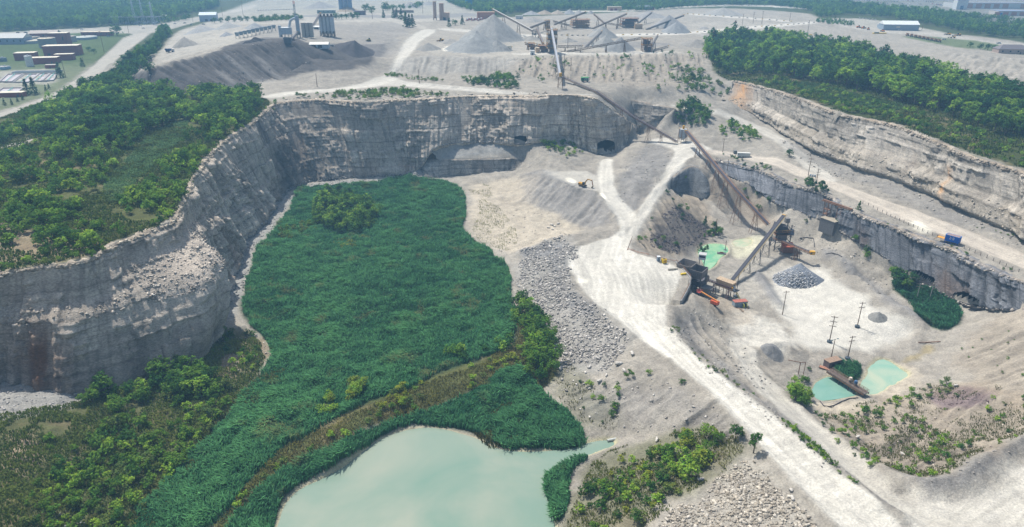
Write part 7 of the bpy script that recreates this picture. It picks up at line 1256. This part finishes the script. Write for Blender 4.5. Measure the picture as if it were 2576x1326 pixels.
p = H(95, 184); t = thing('pipe_gallery', 'rack of grey process pipes above the settling basins', 'pipework', p, R(8)); m = MB(); [m.cyl((-22, y, 1.2 + .5 * (k % 2)), (22, y, 1.2 + .5 * (k % 2)), .35) for k, y in enumerate((-4, -2.4, -.8, .8, 2.4, 4))]; m.build('pipe', C(130, 140, 146), t); m = MB(); [m.bar((x, y, -.4), (x, y, 1.4), .25) for x in (-20, -10, 0, 10, 20) for y in (-4, 4)]; m.build('support', CONC, t)
# substation
for (x, y, tp) in ((341, 60, -6), (362, 58, -4), (387, 62, 4)):
    p = H(x, y); h = zat(p.y, tp) - p.z; t = thing('power_pylon', 'tall pale steel pylon at the substation', 'pylon', p, 0, 'pylons at the substation'); m = MB(); [m.bar((i * 2, j * 2, -.5), (i * .5, j * .5, h), .35) for i in (-1, 1) for j in (-1, 1)]
    for k in range(8): z0, z1 = h * k / 8, h * (k + 1) / 8; a0, a1 = 2 - 1.5 * k / 8, 2 - 1.5 * (k + 1) / 8; m.bar((-a0, -a0, z0), (a1, -a1, z1), .2); m.bar((a0, a0, z0), (-a1, a1, z1), .2)
    m.build('lattice', C(176, 188, 196), t); MB().bar((-4, 0, h * .8), (4, 0, h * .8), .35).bar((-4, 0, h * .93), (4, 0, h * .93), .35).build('cross_arm', C(176, 188, 196), t)
p = H(350, 62); t = thing('substation', 'grey steel bus frames of the electrical substation', 'substation', p + Vector((0, 10, 0))); m = MB()
for x in (-45, -30, -15, 0, 15, 30):
    for y in (-12, 0, 12): m.bar((x, y, -.5), (x, y, 12), .45)
    m.bar((x, -12, 11.5), (x, 12, 11.5), .5)
for y in (-12, 0, 12): m.bar((-45, y, 11.5), (30, y, 11.5), .5)
m.build('frame', C(150, 156, 164), t); [MB().box((x, y, 1.8), (4, 3, 3.6)).cyl((x - 1, y, 3.6), (x - 1, y, 5), .4).cyl((x + 1, y, 3.6), (x + 1, y, 5), .4).build('transformer', C(140, 150, 156), t) for x in (-38, -22, -7, 8, 22) for y in (-6, 6)]
# right side: workshop, office house, shopping centre
t = bld(2268, 77, 84, 62, 20, -8, C(136, 150, 162), C(206, 210, 208), 'long blue grey workshop with a white roof', 'workshop', 'gable', name='workshop', doors=((-.22, 's', 6.5, 5.5), (.22, 's', 6.5, 5.5)), dcol=C(40, 60, 84)); MB().box((-4, -10.1, 4.6), (5, .1, 2.2)).build('sign', C(200, 190, 170), t); bld(2228, 71, 30, 62, 9, -8, C(140, 154, 166), C(196, 200, 198), 'small annex at the left end of the workshop', 'annex', name='annex', doors=((-.1, 'f', 3, 3),)); bld(2552, 136, 74, 124, 14, -6, C(160, 142, 130), C(104, 98, 100), 'tan office house with a dark hip roof at the right edge', 'house', 'hip', name='office_house', wins=4, doors=((.2, 'f', 1.2, 2.1),)); bld(2516, 132, 18, 124, 4, -6, C(150, 156, 150), C(190, 190, 184), 'small grey shed in front of the office house', 'shed', name='shed', doors=((0, 'f', 1, 2),))
t = bld(2500, 22, 170, 8, 60, -4, C(190, 190, 186), C(120, 120, 124), 'wide shopping centre with tan panels and grey roof', 'shopping centre', name='shopping_centre'); w_ = 170 * mpp(H(2500, 22)); [MB().box((-w_ / 2 + 22 + k * 17, -30.2, 5), (11, .4, 8)).build('panel', C(176, 130, 108), t) for k in range(10) if k != 5]
t = bld(2419, 24, 26, -2, 16, -4, C(200, 202, 200), C(40, 110, 190), 'pale entrance gable with blue roof at the shopping centre', 'entrance', 'steep', name='entrance_building', doors=((0, 'f', 6, 7),), dcol=C(90, 110, 140)); t = bld(2548, 40, 70, 28, 30, -4, C(186, 180, 172), C(120, 130, 150), 'lower shop wing with brick panels at the right edge', 'shop', name='shop_wing', doors=((-.42, 'f', 6, 5),), dcol=C(30, 100, 180)); [MB().box((-26 + k * 14, -15.2, 3.4), (9, .4, 5.6)).build('panel', C(168, 112, 92), t) for k in range(5)]; bld(2488, 78, 22, 70, 8, -4, C(190, 196, 200), WHITE, 'small white kiosk in the far right parking lot', 'kiosk', name='kiosk', doors=((0, 'f', 2, 2.4),))
# vehicles
def mkcar(col, kind='car'):
    m, g, wh = MB(), MB(), MB(); n = 4.6 if kind == 'car' else 5.6
    m.box((0, 0, .7), (n, 1.8, .75))
    if kind == 'car': m.poly([(-1.6, -.8, 1.05), (1.3, -.8, 1.05), (1.3, .8, 1.05), (-1.6, .8, 1.05), (-1.1, -.7, 1.55), (.6, -.7, 1.55), (.6, .7, 1.55), (-1.1, .7, 1.55)], [(4, 5, 6, 7), (0, 1, 5, 4), (1, 2, 6, 5), (2, 3, 7, 6), (3, 0, 4, 7)]); g.box((-.2, 0, 1.3), (2.3, 1.64, .32)); g.box((.95, 0, 1.25), (.45, 1.4, .25))
    else: m.box((.5, 0, 1.4), (1.9, 1.7, .8)); m.box((-1.8, -.85, 1.2), (1.9, .1, .4)); m.box((-1.8, .85, 1.2), (1.9, .1, .4)); g.box((.5, 0, 1.45), (1.95, 1.74, .4))
    for x in (-n * .3, n * .3):
        for y in (-.85, .85): wh.cyl((x, y - .12, .35), (x, y + .12, .35), .35, n=10)
    return m, g, wh
CARS = {}
def car(px, py, rz, colname, label, group=None, kind='car', cat='car', hit=None):
    cols = {'white': (200, 202, 204), 'silver': (150, 156, 160), 'black': (40, 42, 46), 'red': (150, 40, 40), 'blue': (50, 80, 130), 'grey': (100, 104, 110)}
    p = hit or H(px, py); nm = 'parked_car' if kind == 'car' else 'pickup_truck'
    if (colname, kind) not in CARS:
        m, g, wh = mkcar(colname, kind); t = thing(nm, label, cat, p, R(rz), group); m.build('body', C(*cols[colname], .3), t); g.build('windows', GLASS, t); wh.build('wheel', TYRE, t); CARS[colname, kind] = t
    else: dup(CARS[colname, kind], p, R(rz), label, group) if group else dup(CARS[colname, kind], p, R(rz), label).pop('group', None)
for (x, y, c, rz, lb) in ((2264, 77, 'white', 4, 'white pickup truck in front of the blue grey workshop'), (2512, 110, 'silver', 8, 'silver pickup truck near the office house'), (2374, 100, 'white', 6, 'white pickup beside the parked loaders')): car(x, y, rz, c, lb, kind='pickup', cat='pickup truck')
for k in range(6): car(2162 + 8 * k, 46 + 1.0 * k, 60, 'white', 'white pickup in the row left of the workshop', 'pickups left of the workshop', 'pickup', 'pickup truck')
for (x, y, c, rz, lb) in ((6, 87, 'white', 4, 'white car on the road behind the tank hall'), (45, 83, 'black', 4, 'dark car on the road behind the brick hall'), (65, 83, 'black', 4, 'second dark car on the road behind the brick hall'), (125, 77, 'white', 6, 'white car with a yellow stripe on the road behind the process tower'), (206, 74, 'white', 6, 'white car on the far road near the long brick hall'), (353, 65, 'white', 10, 'white car before the road junction'), (361, 72, 'white', 14, 'white car entering the road junction'), (440, 60, 'white', 10, 'white car past the road junction'), (465, 59, 'black', 12, 'dark car left of the white gabled hall'), (481, 63, 'silver', 6, 'silver car on the far road by the hedge'), (512, 62, 'black', 4, 'dark car in front of the white gabled hall'), (835, 116, 'silver', 0, 'silver car parked beside the white roofed shed'), (273, 92, 'blue', 20, 'dark blue car at the end of the long brick hall'), (2040, 15, 'white', 0, 'white car at the far wood edge')): car(x, y, rz, c, lb)
g_ = np.random.default_rng(12); lot = 'cars in the far right parking lots'; n_ = 0
for row, (x0, y0, x1, y1) in enumerate(((2310, 38, 2400, 44), (2330, 46, 2440, 52), (2350, 53, 2480, 60), (2480, 58, 2576, 66), (2460, 72, 2576, 82), (2470, 80, 2576, 90), (2160, 3, 2260, 5), (2200, 8, 2330, 12), (2230, 14, 2330, 18), (2120, 0, 2210, 2), (2270, 2, 2350, 6), (2340, 10, 2390, 16))):
    for k in range(14):
        if g_.uniform() < .25: continue
        f = (k + .5) / 14; car(x0 + (x1 - x0) * f, y0 + (y1 - y0) * f, 80 + g_.uniform(-4, 4), g_.choice(['white', 'silver', 'black', 'grey', 'red', 'blue', 'white']), 'car parked among many in the far right parking lots', lot)
for k in range(13): car(650 + 7.2 * k, 27 - .2 * k, 90, 'white', 'white truck cab in the row of the far left yard', 'white truck cabs in the far yard', 'pickup', 'truck')
def mixer(px, py, rz, label, col):
    p = H(px, py); t = thing('mixer_truck', label, 'truck', p, R(rz), 'red mixer trucks in the far yard'); MB().box((3.6, 0, 1.7), (2, 2.4, 2.4)).build('cab', col, t); MB().cyl((-3.2, 0, 2.6), (0, 0, 2.2), .9, 1.45).cyl((0, 0, 2.2), (2.2, 0, 2), 1.45, .8).build('drum', WHITE, t); MB().box((-.2, 0, .9), (9, 2, .4)).build('chassis', col, t); m = MB(); [m.cyl((x, y - .2, .5), (x, y + .2, .5), .5, n=10) for x in (-3.4, -2.2, 3.4) for y in (-1, 1)]; m.build('wheel', TYRE, t)
for k in range(6): mixer(1176 + 7 * k, 52 - 1.6 * (k % 2), 70, 'red and white mixer truck in the line before the brown brick shop', C(170, 50, 56))
def dumper(px, py, rz, label, col, grp=None, bed=None):
    p = H(px, py); t = thing('dump_truck', label, 'dump truck', p, R(rz), grp); m = MB(); hopper(m, -1.4, 0, 1.5, 6, 3, 1.8, .5); m.build('bed', bed or col, t); MB().box((-1.4, 0, 1.5), (5, 2.4, .4)).build('bed_floor', DSTEEL, t); MB().box((3, 0, 1.9), (2, 2.4, 2.2)).build('cab', col, t); MB().box((3.2, 0, 2.4), (1.7, 2.44, .8)).build('window', GLASS, t); m = MB(); [m.cyl((x, y - .3, .7), (x, y + .3, .7), .75, n=12) for x in (-3, -1.4, 3) for y in (-1.2, 1.2)]; m.build('wheel', TYRE, t)
dumper(428, 131, 4, 'blue and white tipper truck beside the tan sand heap', WHITE, bed=C(40, 70, 120))
for k in range(9): dumper(2282 + 10 * k, 90 + 2.0 * k, 70, 'worn yellow dump truck parked in the long row by the right yard', C(190, 140, 70), 'row of yellow dump trucks', C(170, 130, 100))
def loader(px, py, rz, label, col=YEL, grp=None):
    p = H(px, py); t = thing('wheel_loader', label, 'loader', p, R(rz), grp); MB().box((-1.6, 0, 1.7), (3.4, 2.2, 1.5)).build('body', col, t); MB().box((.2, 0, 2.7), (1.5, 1.8, 1.6)).build('cab', GLASS, t); MB().bar((1, -.7, 1.7), (4, -.7, .9), .3).bar((1, .7, 1.7), (4, .7, .9), .3).build('lift_arm', col, t); MB().poly([(4, -1.5, 1.5), (4, 1.5, 1.5), (5.2, 1.5, .2), (5.2, -1.5, .2), (4, 1.5, .2), (4, -1.5, .2)], [(0, 1, 4, 5), (5, 4, 2, 3), (1, 2, 4), (0, 3, 5)]).build('bucket', C(120, 110, 100), t); m = MB(); [m.cyl((x, y - .35, .8), (x, y + .35, .8), .85, n=12) for x in (-2, 1.6) for y in (-1.2, 1.2)]; m.build('wheel', TYRE, t)
for i, (x, y, lb) in enumerate(((2160, 70, 'orange loader at the left end of the idle machine row'), (2172, 72, 'second orange loader in the idle machine row'), (2184, 75, 'rusty loader in the middle of the idle machine row'), (2220, 80, 'rusty loader at the right end of the idle machine row'), (2385, 88, 'yellow loader with raised frame near the right parking'), (2396, 96, 'yellow loader in front of the dump truck row'), (2410, 90, 'yellow loader at the right end by the far wood'), (1109, 104 + 0, 'yellow loader in the upper yard beside the haul road'), (1850, 58, 'tiny orange loader near the yard road'))): loader(x, y, 30 * i, lb, C(200, 120, 60) if i < 4 else YEL)
p = H(2212, 85); t = thing('steel_skid', 'long yellow steel skid lying in the machine row', 'skid', p, R(0)); MB().box((0, 0, .8), (18, 3, 1)).build('frame', C(206, 176, 60), t); MB().box((-4, 0, 1.8), (6, 2.4, 1)).build('crate', C(110, 116, 112), t)
p = H(2031, 88); t = thing('weigh_station', 'small grey kiosk on yellow curbs at the yard pole', 'kiosk', p); MB().box((-1, 0, 1.6), (3, 2.4, 3.2)).build('booth', C(120, 130, 126), t); MB().box((-7, 0, .4), (4, 2, .8)).box((4, 0, .4), (4, 2, .8)).build('curb', C(208, 176, 60), t)
p = H(928, 104); t = thing('bulldozer', 'small green and yellow bulldozer on the dark flat ground', 'bulldozer', p, R(5)); MB().box((0, 0, 1.6), (4, 2.2, 1.4)).build('body', C(150, 140, 60), t); MB().box((.6, 0, 2.9), (1.6, 1.8, 1.4)).build('cab', C(60, 80, 76), t); [MB().box((0, s * 1.3, .6), (4.4, .6, 1.1)).build('track', DSTEEL, t) for s in (-1, 1)]; MB().box((-2.9, 0, .9), (.3, 3.4, 1.6)).build('blade', C(60, 90, 80), t)
# boulder barriers along the yard roads: yellow and grey blocks
q0 = None
for seg, nb in (("1480,89 1600,88 1700,85 1800,78 1900,68 1990,62 2060,56", 34), ("1730,35 1800,40 1900,47 1990,54", 16), ("1560,28 1650,22 1760,15 1860,13 1950,16 2060,24", 24), ("1400,89 1480,90", 7)):
    P = nums(seg); xs = np.linspace(0, len(P) - 1, nb)
    for f in xs:
        i = min(int(f), len(P) - 2); f -= i; x, y = P[i][0] + (P[i + 1][0] - P[i][0]) * f, P[i][1] + (P[i + 1][1] - P[i][1]) * f; p = H(x, y); ye = random.random() < .4
        k_ = 'yellow' if ye else 'grey'; lb = '%s concrete block in the barrier line of the yard road' % k_; gp = '%s barrier blocks along the yard roads' % k_
        if q0 is None: q0 = {}
        if ye not in q0: q0[ye] = MB().box((0, 0, .45), (2.8, 1.0, .9)).box((0, 0, .95), (1.6, .6, .15)).build('barrier_block', C(204, 170, 70) if ye else C(140, 138, 134)); o = q0[ye]
        else: o = q0[ye].copy(); COL.objects.link(o)
        o.location = p; o.rotation_euler = (0, 0, R(random.uniform(-10, 30))); tag(o, lb, 'barrier', gp)
# big loose boulders one can tell apart
BM = [npmesh('boulder', Vv * np.array([1, 1, .9]), Fv, M_rock, np.tile(lin((188, 184, 176)), (len(Vv), 1))) for Vv, Fv in (rock(60 + k, 2) for k in range(4))]
def boulder(px, py, s, label, group=None):
    p = H(px, py); o = obj('boulder', BM[random.randrange(4)]); o.location = p + Vector((0, 0, s * .2)); o.scale = (s, s * .8, s * .75); o.rotation_euler = (0, 0, random.uniform(0, 6)); tag(o, label, 'boulder', group)
for (x, y, s) in ((1400, 872, 2.6), (1422, 892, 2.4), (1436, 893, 2.2), (1557, 917, 2.8), (1590, 892, 2.6), (1570, 935, 2.6), (1484, 924, 1.8), (1508, 960, 2.2), (1525, 946, 1.8), (1340, 770, 1.8), (1480, 925, 1.4)): boulder(x, y, s, 'pale boulder at the lower edge of the rubble bank', 'boulders below the rubble bank')
for (x, y, s) in ((1388, 567, 2.2), (1395, 571, 2.2), (1380, 574, 1.8), (1404, 564, 2.0), (1390, 578, 1.6)): boulder(x, y, s, 'grey boulder in the cluster on the pale flat', 'boulder cluster on the pale flat')
boulder(1652, 1108, 2.2, 'white boulder on the slope beside the mound shrubs'); boulder(1556, 1202, 1.9, 'dark boulder on the bare patch of the mound'); boulder(2404, 972, 2.0, 'flat white block on the dry slope at the lower right'); boulder(2158, 1101, 1.8, 'dark boulder among bushes of the lower road edge'); boulder(2271, 1146, 2.2, 'purple grey boulder at the foot of the dry slope'); boulder(1762, 1208, 2.0, 'pale slab at the upper edge of the lower rubble'); boulder(1993, 1256, 1.8, 'pale boulder at the road edge below the rubble'); boulder(1990, 1235, 1.7, 'grey boulder above the pale one at the road edge')
p = H(1542, 1106) ; t = thing('drain_pipe', 'pale drain pipe end at the tip of the lake inlet', 'pipe', Vector((p.x, p.y, -.6)), R(12)); MB().cyl((-2.2, 0, 0), (2.2, 0, .3), .5, n=12, cap=False).build('barrel', C(176, 178, 172), t)
